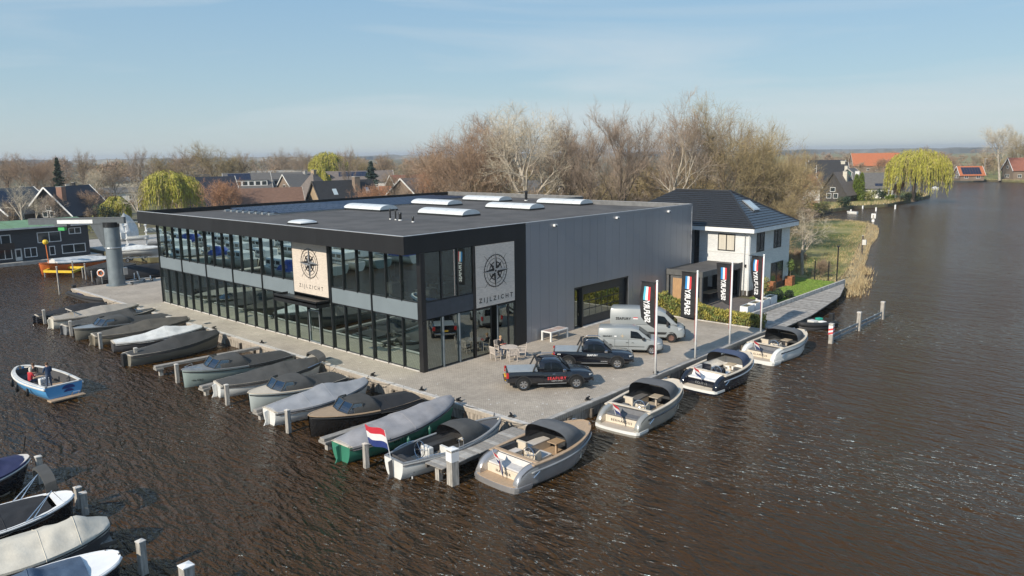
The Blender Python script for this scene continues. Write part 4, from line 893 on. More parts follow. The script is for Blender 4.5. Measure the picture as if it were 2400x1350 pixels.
# ================================================================== boats
class Hull:
    """x forward from -L/2 (stern) to L/2 (bow), z = 0 at the waterline"""
    def __init__(s, L, B, fs=.62, fb=1.0, tr=.72, p=.62, rake=.35, drop=0, wide=.42, n=22, full=2.4):
        s.full = full
        s.L, s.B, s.fs, s.fb, s.tr, s.p, s.rake, s.drop, s.wide, s.n = L, B, fs, fb, tr, p, rake, drop, wide, n
    def hb(s, t):
        if t < s.wide: return s.B/2*(s.tr+(1-s.tr)*math.sin(math.pi/2*t/s.wide))
        return s.B/2*max(0, math.cos(math.pi/2*(t-s.wide)/(1-s.wide)))**s.p
    def sh(s, t):
        z = s.fs+(s.fb-s.fs)*max(0, (t-.2)/.8)**2.0
        if s.drop and t < s.drop: z = .26+(z-.26)*math.sqrt(max(0, 1-((s.drop-t)/s.drop)**2))
        return z
    def x(s, t): return -s.L/2+t*s.L
    def pt(s, t, sd, q):                  # q 0 keel .. 1 gunwale
        y = s.hb(t)*(1-(1-q)**s.full); 
        if t > .6: y *= (1-(t-.6)/.4*.45*(1-q))
        z = -.4+(s.sh(t)+.4)*q**1.15
        return Vector((s.x(t)-s.rake*(1-q)*max(0,t-.7)/.3*1.2, sd*y, z))
    def ts(s, a=0, b=1): return [a+(b-a)*((1-math.cos(math.pi*.5*(1+ (2*i/s.n-1))))/2 if False else i/s.n) for i in range(s.n+1)]
    def gun(s, t, sd, off=0, dz=0): return Vector((s.x(t), sd*max(0, s.hb(t)-off), s.sh(t)+dz))
    def shell(s, mt, parent, boot=None):
        q = [0,.12,.25,.4,.45,.55,.68,.82,.93,1.0]; m = MB(); rings = []
        for t in [i/s.n for i in range(s.n)]+[.975,.99,.998]:
            rings.append([s.pt(t,-1,v) for v in q[::-1]]+[s.pt(t,1,v) for v in q[1:]])
        m.loft(rings, False, False); m.add(rings[0], [tuple(range(len(rings[0])))])
        if boot:
            me_mi = []
            for f in m.f: me_mi.append(1 if max(m.v[i][2] for i in f) < .16 else 0)
            m.mi = me_mi
        return m.build('hull', [mt, boot] if boot else mt, parent, smooth=50)
    def rail(s, name, mt, parent, w=.11, h=.045, a=0, b=.995, dz=0.0, close=True):
        ts = [a+(b-a)*i/34 for i in range(35)]; m = MB()
        for sd in (-1,1):
            rings = []
            for t in ts:
                o = s.gun(t,sd,-.015,dz); i = s.gun(t,sd,w,dz); rings.append([o, o+Vector((0,0,h)), i+Vector((0,0,h)), i])
            m.loft(rings, True, True)
        if close:
            p = s.gun(a,-1,0,dz); q = s.gun(a,1,0,dz); m.bar(p+Vector((w/2,.02,h/2)), q+Vector((w/2,-.02,h/2)), w, h)
        return m.build(name, mt, parent, smooth=40)
    def rub(s, mt, parent, r=.035, dz=-.09, a=0, b=.995):
        m = MB()
        for sd in (-1,1): m.tube([s.gun(a+(b-a)*i/26, sd, -.02, dz) for i in range(27)], r, 6)
        return m.build('rub_rail', mt, parent, smooth=True)
    def flat(s, name, mt, parent, a, b, z=None, dz=0, inset=.1, th=.03):
        m = MB(); L = []; Rr = []
        for i in range(15):
            t = a+(b-a)*i/14; zz = s.sh(t)+dz if z is None else z; y = max(.02, s.hb(t)-inset); L.append(Vector((s.x(t),y,zz))); Rr.append(Vector((s.x(t),-y,zz)))
        rings = [[l, r_, r_-Vector((0,0,th)), l-Vector((0,0,th))] for l, r_ in zip(L,Rr)]
        return m.loft(rings).build(name, mt, parent)
    def liner(s, mt, parent, a, b, z, inset=.10):
        m = MB(); rings = []
        for i in range(17):
            t = a+(b-a)*i/16; y = max(.03, s.hb(t)-inset); zt = s.sh(t)-.01; yb = y*.93
            rings.append([Vector((s.x(t),y,zt)),Vector((s.x(t),yb,z)),Vector((s.x(t),-yb,z)),Vector((s.x(t),-y,zt))])
        m.loft(rings, False, False); m.add(rings[0],[(0,1,2,3)]); m.add(rings[-1],[(3,2,1,0)])
        return m.build('cockpit', mt, parent, fix=False)
    def cover(s, mt, parent, a=0, b=.98, ridge=((0,.1),(.4,.55),(1,.15)), shape=1.15, droop=.16, out=.03, seed=0, name='cover', n=30, wr=.025, front_close=True):
        m = MB(); rings = []; k = 12
        for i in range(n+1):
            t = a+(b-a)*i/n; h = lerp_tab(ridge, i/n); r_ = []; w = s.hb(t)+out; z0 = s.sh(t)
            for j in range(-1, 2*k+2):
                if j in (-1, 2*k+1): u = -1 if j < 0 else 1; p = Vector((s.x(t), u*(w+.005), z0-droop*(1+.4*noise.noise(Vector((t*9,u,seed))))))
                else:
                    u = (j-k)/k; p = Vector((s.x(t), u*w, z0+.03+h*(1-abs(u)**shape)))
                    p.z += wr*noise.noise(Vector((t*14,u*2.2,seed*3.1)))*(1-u*u)*2
                    p.z -= .16*h*(abs(math.sin(t*math.pi*5+seed)))*(1-abs(abs(u)-.5)*2) if h > .2 else 0
                r_.append(p)
            rings.append(r_)
        m.loft(rings, False, False); m.add(rings[0], [tuple(range(len(rings[0])))]); m.add(rings[-1], [tuple(range(len(rings[-1])))])
        c_ = m.build(name, mt, parent, smooth=55); pk = max(range(n+1), key=lambda i: lerp_tab(ridge, i/n))
        for i in {pk, max(1,pk-n//4)}: MB().tube([p+Vector((0,0,.006)) for p in rings[i]], .014, 4, False).build('cover_seam', mt, c_)
        hm = MB(); hm.tube([r_[0] for r_ in rings], .022, 4, False); hm.build('cover_hem', 'rope', c_); hm = MB(); hm.tube([r_[-1] for r_ in rings], .022, 4, False); hm.build('cover_hem', 'rope', c_)
        return c_
    def hood(s, mt, parent, a, b, prof, inset=.06, open_aft=True, name='canopy', skirt=0, sq=2.6, th=.0, fullness=1.0):
        """arched fabric between stations a..b, prof = heights above gunwale along the length"""
        m = MB(); k = 16; n = 14; rings = []
        for i in range(n+1):
            t = a+(b-a)*i/n; h = lerp_tab(prof, i/n); w = max(.06, s.hb(t)-inset)*fullness; z0 = s.sh(t)-.02; r_ = []
            for j in range(k+1):
                an = math.pi*j/k; c, sn = math.cos(an), math.sin(an)
                r_.append(Vector((s.x(t), w*math.copysign(abs(c)**(2/sq), c), z0+h*abs(sn)**(2/sq)+.008*noise.noise(Vector((t*12,an*2,h))))))
            rings.append(r_)
        m.loft(rings, False, False)
        if not open_aft: m.add(rings[0], [tuple(range(k+1))])
        m.add(rings[-1], [tuple(range(k+1))])
        return m.build(name, mt, parent, smooth=55)
def dutch_flag(parent, base, top, w, h, sweep, label=True, name='flag', amp=.06, dirv=None):
    """tricolour of three joined stripes on its staff"""
    base = Vector(base); top = Vector(top); MB().tube([base, top], .018, 6).build('flag_staff', 'white_paint', parent)
    dv = Vector(dirv).normalized(); ax = (top-base).normalized(); m = MB(); n = 14
    for st in range(3):
        rings = []
        for i in range(n+1):
            u = i/n; off = dv*w*u+Vector((0,0,-sweep*w*u*u)); wob = dv.cross(ax)*amp*math.sin(u*7+.6)*min(1,u*3)
            rings.append([top-ax*(h*st/3+.03)+off+wob, top-ax*(h*(st+1)/3+.03)+off+wob])
        m.cur = st; m.loft(rings, False, False)
    return m.build(name, ['flag_red','flag_white','flag_blue'], parent, smooth=True, fix=False)
def steer(parent, x, y, z, r=.32, tilt=.35, mt='chrome'):
    ax = Vector((-1,0,tilt)); c = Vector((x,y,z)); m = MB().torus(c, ax, r, .022, 20, 6); w = ax.normalized(); u = w.orthogonal().normalized(); v = w.cross(u)
    for k in range(6): a = k*math.pi/3; m.tube([c, c+(u*math.cos(a)+v*math.sin(a))*r*.97], .013, 5)
    m.tube([c-w*.02, c+Vector((.22,0,-.1))], .035, 6); return m.build('steering_wheel', mt, parent)
def rudder(parent, H, mt='hull_white', s=1.0):
    x = -H.L/2; MB().extr([(x-.06,-.03,H.fs+.05),(x-.30*s,-.03,H.fs-.02),(x-.24*s,-.03,.25),(x-.34*s,-.03,.02),(x-.62*s,-.03,-.12),(x-.66*s,-.03,-.3),(x-.04,-.03,-.3)], (0,.06,0)).build('rudder', mt, parent, bev=.012)
def fender(parent, p, n=1, mt='ink'):
    m = MB(); x, y, z = p; m.tube([(x,y,z-.0),(x,y,z-.06),(x,y,z-.12),(x,y,z-.52),(x,y,z-.58)], [.02,.03,.1,.1,.03], 8); return m.build('fender', mt, parent, smooth=60)
def rope(parent, a, b, sag=.15, r=.014, mt='rope'):
    a = Vector(a); b = Vector(b); MB().tube([a.lerp(b,i/8)-Vector((0,0,sag*math.sin(math.pi*i/8))) for i in range(9)], r, 4).build('mooring_line', mt, parent)
def place(bow_px, stern_px, zb, zs):
    a = G(*stern_px, zs); b = G(*bow_px, zb); d = b-a; d.z = 0; return (a+b)/2*1.0, math.atan2(d.y,d.x), d.length
def boat(name, label, cat, bow_px, stern_px, fb, fs, group=None):
    c, h, L = place(bow_px, stern_px, WZ+fb, WZ+fs); t = thing(name, label, cat, (c.x, c.y, WZ), h, group); return t, L
CUT = {}
# ---- modern open sloops with stern lounge, moored along the right-hand quay
def lounge_sloop(label, bow, stern, hullm, deckm, hoodm, seatm, name, stripe, B=3.0, boot='ink', wood='teak', trans='cream_deck', flagw=.75, hood_x=(.52,.79)):
    fs, fb = 1.02, 1.36
    t, L = boat('lounge_sloop', label, 'boat', bow, stern, fb, .2, 'open sloops along the right hand quay')
    H = Hull(L, B, fs, fb, .88, .52, .25, drop=.17, wide=.45, full=5.5)
    H.shell(hullm, t, boot); H.rail('gunwale', deckm, t, .17, .05, .155, .995, close=False)
    m = MB(); 
    for sd in (-1,1): m.tube([H.gun(.13+.8*i/24, sd, -.025, -.26) for i in range(25)], .045, 6)
    m.build('rub_rail', stripe, t, smooth=True)
    # bathing platform and its rim
    m = MB(); pl = []
    for i in range(9):
        a = math.pi*(i/8-.5); pl.append((-L/2-.30*math.cos(a)**.6*1.0+.06, (H.hb(0)+.06)*math.sin(a)))
    pl = pl+[(-L/2+.9, H.hb(.1)+.04), (-L/2+.9, -H.hb(.1)-.04)]
    MB().prism([(x, y*.97) for x, y in pl], -.2, .12).build('platform_base', hullm, t); MB().prism(pl, .121, .26).build('platform', 'hull_white' if hullm != 'hull_silver' else hullm, t); MB().prism([(x*1.0+.05 if x < -L/2+.5 else x, y*.9) for x, y in pl], .262, .28).build('platform_deck', wood if hullm != 'hull_navy' else 'cream_deck', t)
    for sd in (-1,1):                     # rounded quarters either side of the lounge
        m = MB(); rings = []; wi = H.hb(.1)*.74+.01
        for i in range(13):
            q = .004+.19*(i/12); zt = H.sh(q)+.03; yo = H.hb(q)+.012; d_ = min(.16, (zt-.2)*.4)
            rings.append([Vector((H.x(q),sd*a_,z_)) for a_, z_ in ((yo-.01,.2),(yo,zt-d_),(yo-d_*.35,zt-d_*.3),(yo-d_,zt),(wi+.05,zt-.01),(wi,zt-.06),(wi,.2))])
        m.loft(rings).build('quarter', hullm, t, smooth=50)
    # stern riser, lounge cushions and backrest
    xa = H.x(.075); xb = H.x(.165); w = H.hb(.1)*.74
    MB().box(xa,xb,-w,w,.27,.66).build('stern_riser', trans, t, bev=.02); MB().box(xa+.03,xb+.02,-w+.03,w-.03,.665,.76).build('lounge_cushion', seatm, t, bev=.03)
    m = MB(); m.extr([(xb-.02,-w-.05,.70),(xb+.12,-w-.05,.70),(xb+.30,-w-.05,1.02),(xb+.2,-w-.05,1.02)], (0,2*w+.1,0)); m.build('lounge_backrest', seatm, t, bev=.03)
    MB().bar((xb+.27,-H.hb(.17)+.1,fs+.05),(xb+.27,H.hb(.17)-.1,fs+.05),.2,.05).build('stern_coaming', deckm, t, bev=.01)
    text('boat_name', name, .19, 'ink' if hullm != 'hull_navy' else 'silver', t, frame((xa-.012,0,.46),(0,-1,0),(0,0,1)), .004, 0, 1.35)
    # cockpit
    H.liner('cushion_white' if seatm == 'cushion_white' else 'cushion_dark', t, .19, .80, .30, .16); H.flat('cockpit_floor', wood, t, .19, .72, .33, inset=.22, th=.02)
    m = MB(); yb = H.B/2-.22; m.box(H.x(.22),H.x(.40),yb-.52,yb,.33,.66); m.build('bench_base', trans, t); MB().box(H.x(.22),H.x(.40),yb-.52,yb-.02,.662,.75).build('bench_cushion', seatm, t, bev=.03); MB().box(H.x(.22),H.x(.40),yb-.12,yb+.02,.76,1.05).build('bench_back', 'cushion_dark' if seatm != 'cushion_white' else 'cushion_light', t, bev=.03)
    MB().box(H.x(.44),H.x(.70),yb-.6,yb-.04,.33,.70).build('side_bench', trans, t); MB().box(H.x(.44),H.x(.70),yb-.6,yb-.04,.702,.79).build('bench_cushion', seatm, t, bev=.03)
    MB().box(H.x(.42),H.x(.44),yb-.62,yb,.33,1.06).build('partition', trans, t)
    MB().box(H.x(.52),H.x(.70),-yb+.04,-yb+.5,.33,.68).build('galley', trans, t); m = MB()
    for k in range(2): m.box(H.x(.53)+.5*k,H.x(.53)+.5*k+.36,-yb+.501,-yb+.512,.42,.60)
    m.build('galley_doors', 'ink', t)
    MB().box(H.x(.58),H.x(.58)+.7,-.35,.25,.93,.97).box(H.x(.58)+.3,H.x(.58)+.4,-.1,0,.33,.93).build('cockpit_table', wood, t)
    cx = H.x(.31); m = MB(); m.extr([(cx,-.62,.33),(cx+.42,-.62,.33),(cx+.42,-.62,1.02),(cx+.30,-.62,1.18),(cx-.02,-.62,1.05)], (0,.72,0)); m.build('console', trans if seatm != 'cushion_dark' else 'off_white', t, bev=.02); MB().extr([(cx-.0,-.58,1.08),(cx+.28,-.58,1.195),(cx+.28,.06,1.195),(cx,.06,1.08)],(0,0,.012)).build('dashboard','cushion_dark',t); steer(t, cx-.16, -.26, .98, .36, .25); MB().box(cx+.45,cx+1.15,-.62,.12,.33,.68).build('helm_seat', trans, t); MB().box(cx+.45,cx+1.15,-.62,.12,.682,.77).build('bench_cushion', seatm, t, bev=.03)
    # foredeck and hood
    H.flat('foredeck', deckm, t, .775, .985, dz=.03, inset=.14)
    a, b = hood_x
    H.hood(hoodm, t, a, b, ((0,.80),(.4,.86),(.75,.66),(1,.10)), .17, True, 'spray_hood', sq=3.8)
    H.hood('cover_black', t, a+.002, b-.01, ((0,.77),(.4,.83),(.75,.62),(1,.06)), .20, True, 'hood_lining', sq=3.8)
    H.hood('boat_glass', t, b-.055, b+.012, ((0,.42),(1,.03)), .155, True, 'windscreen', sq=2.5)
    m = MB(); 
    for sd in (-1,1): m.tube([H.gun(.93,sd,.12,.06), H.gun(.93,sd,.12,.14), H.gun(.955,sd,.1,.14), H.gun(.955,sd,.1,.06)], .018, 5)
    m.build('bow_cleats', 'chrome', t)
    m = MB(); m.tube([H.gun(.14,-1,-.05,-.5),H.gun(.2,-1,-.05,-.3)], .03, 5); m.build('stern_light','chrome',t)
    f0 = Vector((xa+.1, .42, .7)); dutch_flag(t, f0, f0+Vector((-.38,0,.85)), flagw, .58, .75, dirv=(-.25,-1,-.1))
    for q in (.35,.62): fender(t, (H.x(q), H.hb(q)+.11, .9))
    return t, H
lounge_sloop('silver open sloop with grey hood and teak deck at the quay corner', (1374,986), (1162,1128), 'hull_silver','teak','hood_grey','cushion_light','HAWKER','hull_grey', 3.1, 'hull_silver')
lounge_sloop('sand coloured open sloop with grey hood, second from the quay corner', (1584,889), (1445,1005), 'hull_sand','cream_deck','hood_grey','cushion_grey','BERNARDUS','hull_navy', 3.05, 'hull_sand', 'teak_grey')
lounge_sloop('dark navy open sloop with blue hood and white seats below the flags', (1751,824), (1634,911), 'hull_navy','cream_deck','hood_blue','cushion_white','ECLIPSE','silver', 3.0, 'hull_navy', 'cream_deck', 'hull_navy')
lounge_sloop('white open sloop with grey hood nearest the timber deck', (1879,772), (1773,843), 'hull_white','cream_deck','hood_grey','cushion_grey','GLAMOUR','hull_navy', 3.0, 'hull_white', 'teak_grey')
# ---- inflatables
def rib(label, bow, stern, tube, inner, B=1.9, motor=True, extra=None):
    t, L = boat('inflatable_boat', label, 'boat', bow, stern, .55, .45); H = Hull(L, B, .42, .62, .95, .45, .1, wide=.5)
    m = MB(); r_ = .22
    for sd in (-1,1): m.tube([H.gun(i/20,sd,.15,0) for i in range(21)], [.08]+[r_]*19+[.16], 10)
    m.build('tube', tube, t, smooth=True); H.flat('floor', inner, t, .02, .9, .2, inset=.2); H.shell('hull_dgrey', t)
    MB().box(-L*.05,L*.12,-.35,.35,.2,.72).build('console', 'cushion_dark' if not extra else 'off_white', t, bev=.05); MB().box(-L*.28,-L*.14,-.5,.5,.2,.58).build('seat', inner if not extra else 'cushion_white', t, bev=.05)
    MB().box(-L/2-.05,-L/2+.1,-.5,.5,.1,.62).build('transom', tube, t)
    if motor: m = MB().box(-L/2-.42,-L/2-.06,-.2,.2,.55,1.1); m.box(-L/2-.3,-L/2-.12,-.07,.07,-.3,.55); m.build('outboard_motor', 'plastic', t, bev=.05)
    if extra: MB().box(-L*.30,-L*.16,-.45,.0,.6,.78).build('folded_towel', extra, t, bev=.04)
    return t
rib('black inflatable tender with white seat beside the timber deck', (1870,760), (1944,752), 'rubber', 'hull_dgrey', 2.0, True, mat('towel_green',(.02,.30,.22),.8,var=.1))
rib('dark navy inflatable boat moored at the far left quay corner', (256,704), (176,682), 'rubber', 'cover_navy', 2.1, True)
# ---- sloops along the left-hand quay
def sloop_base(label, bow, stern, hullm, B, fs, fb, deckm='cream_deck', tr=.55, p=.6, rub='rubber', boot=None, railm=None, rake=.35):
    t, L = boat('sloop', label, 'boat', bow, stern, fb, fs, 'boats along the left hand quay'); H = Hull(L, B, fs, fb, tr, p, rake); H.shell(hullm, t, boot); H.rub(rub, t); H.rail('gunwale', railm or deckm, t, .12, .04)
    mw = Matrix.Translation(t.location) @ Matrix.Rotation(t.rotation_euler.z,4,'Z'); mi_ = mw.inverted(); q_ = .97 if (mw @ Vector((L/2,0,0))).x > (mw @ Vector((-L/2,0,0))).x else .03
    for sd in (-1,1):
        w_ = mw @ H.gun(q_,sd,.05,.05); e_ = Vector((QX+.25, w_.y+sd*1.1*(1 if q_ > .5 else -1), .06)); rope(t, mi_ @ w_, mi_ @ e_, .12, .02)
    return t, H
def covered(label, bow, stern, hullm, coverm, B=2.5, fs=.75, fb=1.05, ridge=((0,.12),(.42,.62),(.62,.5),(1,.12)), rud=None, boot=None, shape=1.35, tr=.55, **k):
    t, H = sloop_base(label, bow, stern, hullm, B, fs, fb, tr=tr, boot=boot, railm=k.get('railm')); H.cover(coverm, t, .02, .97, ridge, shape, seed=random.random()*9); 
    if rud: rudder(t, H, rud)
    return t, H
def wind_boat(label, bow, stern, hullm, coverm, canopym, B=2.3, fs=.85, fb=1.15, deckm='cream_deck', a=.44, b=.72, boot=None, name=None, rub='rubber', rail=False):
    t, H = sloop_base(label, bow, stern, hullm, B, fs, fb, deckm, .74, .55, rub, boot, rake=.1); H.flat('foredeck', deckm, t, .70, .985, dz=.03, inset=.1)
    xs = H.x(b); w0 = H.hb(b)-.20; w1 = H.hb(b-.05)-.28; z0 = H.sh(b)+.04; z1 = z0+.50; xt = H.x(b-.06)
    fr = MB(); P = [Vector((xs,-w0,z0)),Vector((xs+.14,0,z0)),Vector((xs,w0,z0)),Vector((xt,w1,z1)),Vector((xt+.1,0,z1)),Vector((xt,-w1,z1))]
    sa = [Vector((H.x(b-.13),sd*(H.hb(b-.13)-.16),H.sh(b-.13)+.04)) for sd in (-1,1)]; sb = [Vector((H.x(b-.13),sd*(H.hb(b-.13)-.26),z1-.02)) for sd in (-1,1)]
    for u, v in ((0,1),(1,2),(2,3),(3,4),(4,5),(5,0),(1,4)): fr.bar(P[u],P[v],.05,.05)
    fr.bar(P[0],sa[0],.05,.05); fr.bar(P[2],sa[1],.05,.05); fr.bar(P[5],sb[0],.05,.05); fr.bar(P[3],sb[1],.05,.05); fr.bar(sa[0],sb[0],.05,.05); fr.bar(sa[1],sb[1],.05,.05); fr = fr.build('windscreen_frame', canopym, t)
    for q in ((P[0],P[1],P[4],P[5]),(P[1],P[2],P[3],P[4]),(P[0],sa[0],sb[0],P[5]),(P[2],sa[1],sb[1],P[3])): MB().add(q,[(0,1,2,3)]).build('pane','boat_glass',fr,fix=False)
    MB().bar((xs-.3,-w0+.1,z0+.05),(xs-.3,w0-.1,z0+.05),.3,.1).build('dash','teak',t)
    H.hood(canopym, t, a, b-.055, ((0,.42),(.15,.72),(.7,.66),(1,.52)), .14, False, 'canopy', sq=3.0); H.cover(coverm, t, .02, a+.01, ((0,.1),(.5,.28),(1,.44)), 1.8, seed=random.random()*9, n=16); H.flat('inner_floor','hull_dgrey',t,.05,.7,.35,inset=.15)
    if rail: MB().tube([H.gun(.86,-1,.05,.05),H.gun(.87,-1,.05,.22),H.gun(.985,1,.0,.26),H.gun(.87,1,.05,.22),H.gun(.86,1,.05,.05)], .02, 5).build('bow_rail','chrome',t)
    if name: text('boat_name', name, .2, 'ink', t, frame(H.pt(.90,1,.62)+Vector((.0,.02,0)), H.pt(.86,1,.62)-H.pt(.95,1,.62), H.pt(.9,1,.9)-H.pt(.9,1,.4)), .003)
    return t, H
# open grey sloop with wheel (nearest)
t, H = sloop_base('grey white open sloop with big steering wheel, left of the corner pier', (1171,978), (922,1078), 'hull_white', 2.45, .85, 1.2, 'off_white', .6, .55, 'cushion_grey', None, 'hull_grey', .3); L = H.L
H.liner('hull_dgrey', t, .06, .86, .25, .1); H.flat('cockpit_floor','teak_grey',t,.06,.8,.27,inset=.2,th=.02); H.flat('foredeck','hull_dgrey',t,.80,.97,dz=-.03,inset=.1)
rudder(t, H, 'hull_dgrey'); steer(t, H.x(.22), -.05, .95, .40, .2); MB().box(H.x(.25),H.x(.25)+.3,-.5,.15,.27,1.05).build('console','off_white',t,bev=.03); MB().box(H.x(.40),H.x(.62),-.95,-.45,.27,.72).build('galley','off_white',t,bev=.02); MB().box(H.x(.40),H.x(.62),-.95,-.45,.722,.80).build('bench_cushion','cover_dark',t,bev=.02)
MB().box(H.x(.08),H.x(.16),-.8,.8,.27,.66).build('stern_bench','cushion_dark',t,bev=.03); MB().box(H.x(.3),H.x(.62),.5,.95,.27,.66).build('side_bench','cushion_dark',t,bev=.03); MB().box(H.x(.36),H.x(.38),-1.0,-.4,.27,1.0).build('partition','off_white',t)
H.hood('cover_char', t, .50, .80, ((0,.72),(.3,.78),(.75,.6),(1,.08)), .14, True, 'spray_hood', sq=3.0); H.hood('cover_black', t, .502, .79, ((0,.69),(.3,.75),(.75,.56),(1,.05)), .17, True, 'hood_lining', sq=3.0); H.hood('boat_glass', t, .745, .815, ((0,.36),(1,.03)), .13, True, 'windscreen')
MB().tube([H.gun(.44,-1,.0,.02),H.gun(.44,-1,.0,.45),H.gun(.48,-1,.0,.45),H.gun(.48,-1,.0,.02)],.022,6).build('boarding_rail','chrome',t); m = MB()
for sd in (-1,1): m.tube([H.gun(.1+.2*i/6,sd,.03,.07+.05*math.sin(math.pi*i/6)) for i in range(7)], .018, 5)
m.build('hand_rail','chrome',t); f0 = Vector((-L/2-.1,.05,.9)); dutch_flag(t, f0, f0+Vector((-.28,0,1.5)), 2.0, 1.05, .12, amp=.1, dirv=(.05,1,0)); MB().tube([(-L/2+.5,-.75,.1),(-L/2+.5,-.8,-.35)],.03,6).build('trim_tab','white_paint',t)
t, H = covered('green lifeboat style sloop under a long pale grey cover', (1063,932), (798,1042), 'hull_green','cover_lilac', 2.5, .85, 1.35, ((0,.10),(.15,.42),(.5,.50),(.85,.42),(1,.25)), 'hull_green', 'hull_dgreen', 2.2, .6)
text('hull_number','DKTP',.3,'ink',t,frame(H.pt(.36,-1,.82)+Vector((0,-.03,0)),H.pt(.42,-1,.8)-H.pt(.30,-1,.8),(0,0,1)),.004,.004,1.1)
for q in (.42,.62): fender(t,(H.x(q),-H.hb(q)-.09,H.sh(q)-.2),mt='hull_dgreen')
fl = MB()
t, H = wind_boat('black sloop with wooden foredeck and windscreen facing the water', (722,975), (972,925), 'hull_black','cover_black','cover_dark', 2.6, .95, 1.2, 'teak')
t, H = covered('white sloop under a light grey sagging tent cover', (862,890), (630,962), 'hull_white','cover_grey', 2.63, .8, 1.1, ((0,.12),(.32,.5),(.55,.72),(.7,.45),(1,.2)), 'hull_white')
t, H = wind_boat('pale grey launch with cream foredeck and windscreen facing the water', (581,922), (797,878), 'hull_pale','cover_dark','cover_char', 2.69, .9, 1.15, 'cream_deck', .42, .74)
t, H = covered('white sloop under a dark cover with a folded bimini at its bow', (752,846), (508,900), 'hull_white','cover_char', 2.63, .8, 1.05, ((0,.1),(.35,.45),(.62,.62),(.82,.5),(1,.35)), 'hull_white'); t.name = 'sloop'
m = MB(); c = H.x(.93); n = 8; rings = []
for i in range(n+1):
    a = math.pi*(i/n)
    rings.append([Vector((c+dx, -1.05*math.cos(a), 1.25+dz+.35*math.sin(a)**.7)) for dx, dz in ((-.1,0),(.42,.12),(.42,.22),(-.1,.1))])
m.loft(rings).build('bimini','cover_char',t,smooth=40); m = MB()
m.tube([H.gun(.80,-1,.05,.0),(c+.1,-1.05,1.28),(c+.1,-.8,1.5),(c+.1,.8,1.5),(c+.1,1.05,1.28),H.gun(.80,1,.05,.0)],.02,5)
m.build('bimini_frame','chrome',t)
t, H = wind_boat('sage green launch with canopy and chrome bow rail next to the long jetty', (425,868), (673,827), 'hull_sage','cover_dark','cover_char', 2.74, .9, 1.2, 'hull_grey', .46, .76, None, 'van G&G', 'rubber', True)
t, H = covered('grey hulled sloop under a dark grey cover next to the long jetty', (514,777), (296,832), 'hull_olive','cover_dark', 2.58, .8, 1.15, ((0,.05),(.2,.2),(.5,.66),(.8,.5),(1,.2)), None, 'hull_grey'); m = MB().box(-H.L/2-.35,-H.L/2-.05,-.15,.15,.0,.95); m.build('outboard_motor','plastic',t,bev=.04)
covered('grey sloop under a white peaked cover', (478,764), (262,802), 'hull_dgrey','cover_white', 2.35, .75, 1.05, ((0,.08),(.35,.35),(.58,.68),(.75,.4),(1,.15)), None)
covered('brown hulled sloop under an olive brown cover', (445,745), (217,786), 'hull_taupe','cover_brown', 2.58, .8, 1.1, ((0,.1),(.3,.4),(.55,.62),(.8,.45),(1,.2)), 'hull_taupe')
wind_boat('olive grey launch with canopy pointing at the open water', (171,770), (390,737), 'hull_olive','cover_dark','cover_char', 2.58, .8, 1.05, 'hull_grey', .46, .76)
t, H = covered('slate grey sloop with dark cover and shiny windscreen at the quay end', (364,722), (148,763), 'hull_grey','cover_char', 2.58, .8, 1.05, ((0,.1),(.4,.5),(.7,.52),(.8,.1),(1,.05)), 'hull_dgrey')
H.hood('boat_glass', t, .74, .84, ((0,.5),(1,.06)), .2, True, 'windscreen')
t, H = covered('cream sloop under a sand coloured cover with a small folded bimini', (325,712), (119,748), 'hull_cream','cover_taupe', 2.58, .85, 1.1, ((0,.2),(.3,.35),(.55,.55),(.75,.4),(1,.1)), 'hull_cream')
m = MB(); m.extr([(H.x(.2),-.9,1.5),(H.x(.2)+.35,-.9,1.3),(H.x(.2)+.3,-.9,1.22),(H.x(.2)-.05,-.9,1.42)],(0,1.8,0)).build('bimini','cover_taupe',t); m = MB()
for sd in (-1,1): m.tube([H.gun(.22,sd,.05),(H.x(.2)+.15,sd*.88,1.35)],.02,5)
m.build('bimini_frame','chrome',t)
covered('black tender under a black cover, farthest covered boat along the quay', (250,712), (84,740), 'hull_navy','cover_black', 2.35, .7, .95, ((0,.1),(.3,.3),(.6,.55),(1,.2)), 'hull_navy')
# ---- blue motor boat under way
tb, L = boat('motor_launch', 'bright blue open motor launch under way with three people aboard', 'boat', (47,862), (150,905), 1.0, .85); tb_H = H = Hull(L*1.0, 2.55, .95, 1.12, .86, .5, .2)
H.shell('hull_blue', tb, 'hull_white'); H.rail('gunwale','off_white',tb,.16,.06); m = MB()
for sd in (-1,1): m.tube([H.gun(i/24*.99,sd,-.04,-.10) for i in range(25)],.075,8)
m.build('rub_rail','off_white',tb,smooth=True); H.liner('hull_dgrey',tb,.05,.9,.3,.13); H.flat('cockpit_floor','teak',tb,.05,.85,.32,inset=.2,th=.02)
MB().box(-L/2-.5,-L/2+.05,-1.05,1.05,.10,.2).build('platform','teak',tb,bev=.02); MB().box(H.x(.06),H.x(.15),-.95,.95,.32,.7).build('stern_bench','teak',tb,bev=.02); MB().box(H.x(.40),H.x(.62),.45,.95,.32,.7).build('side_bench','cushion_dark',tb,bev=.02); MB().box(H.x(.66),H.x(.86),-.7,.7,.32,.72).build('bow_bench','cushion_dark',tb,bev=.02)
MB().box(H.x(.36),H.x(.36)+.3,-.15,.45,.32,1.0).build('console','white_paint',tb,bev=.03); steer(tb,H.x(.35)-.1,.15,.95,.28,.3); MB().cyl((H.x(.56),-.05,.8),.42,.035,16).cyl((H.x(.56),-.05,.32),.05,.5,8).build('cockpit_table','teak',tb)
m = MB(); n = 20
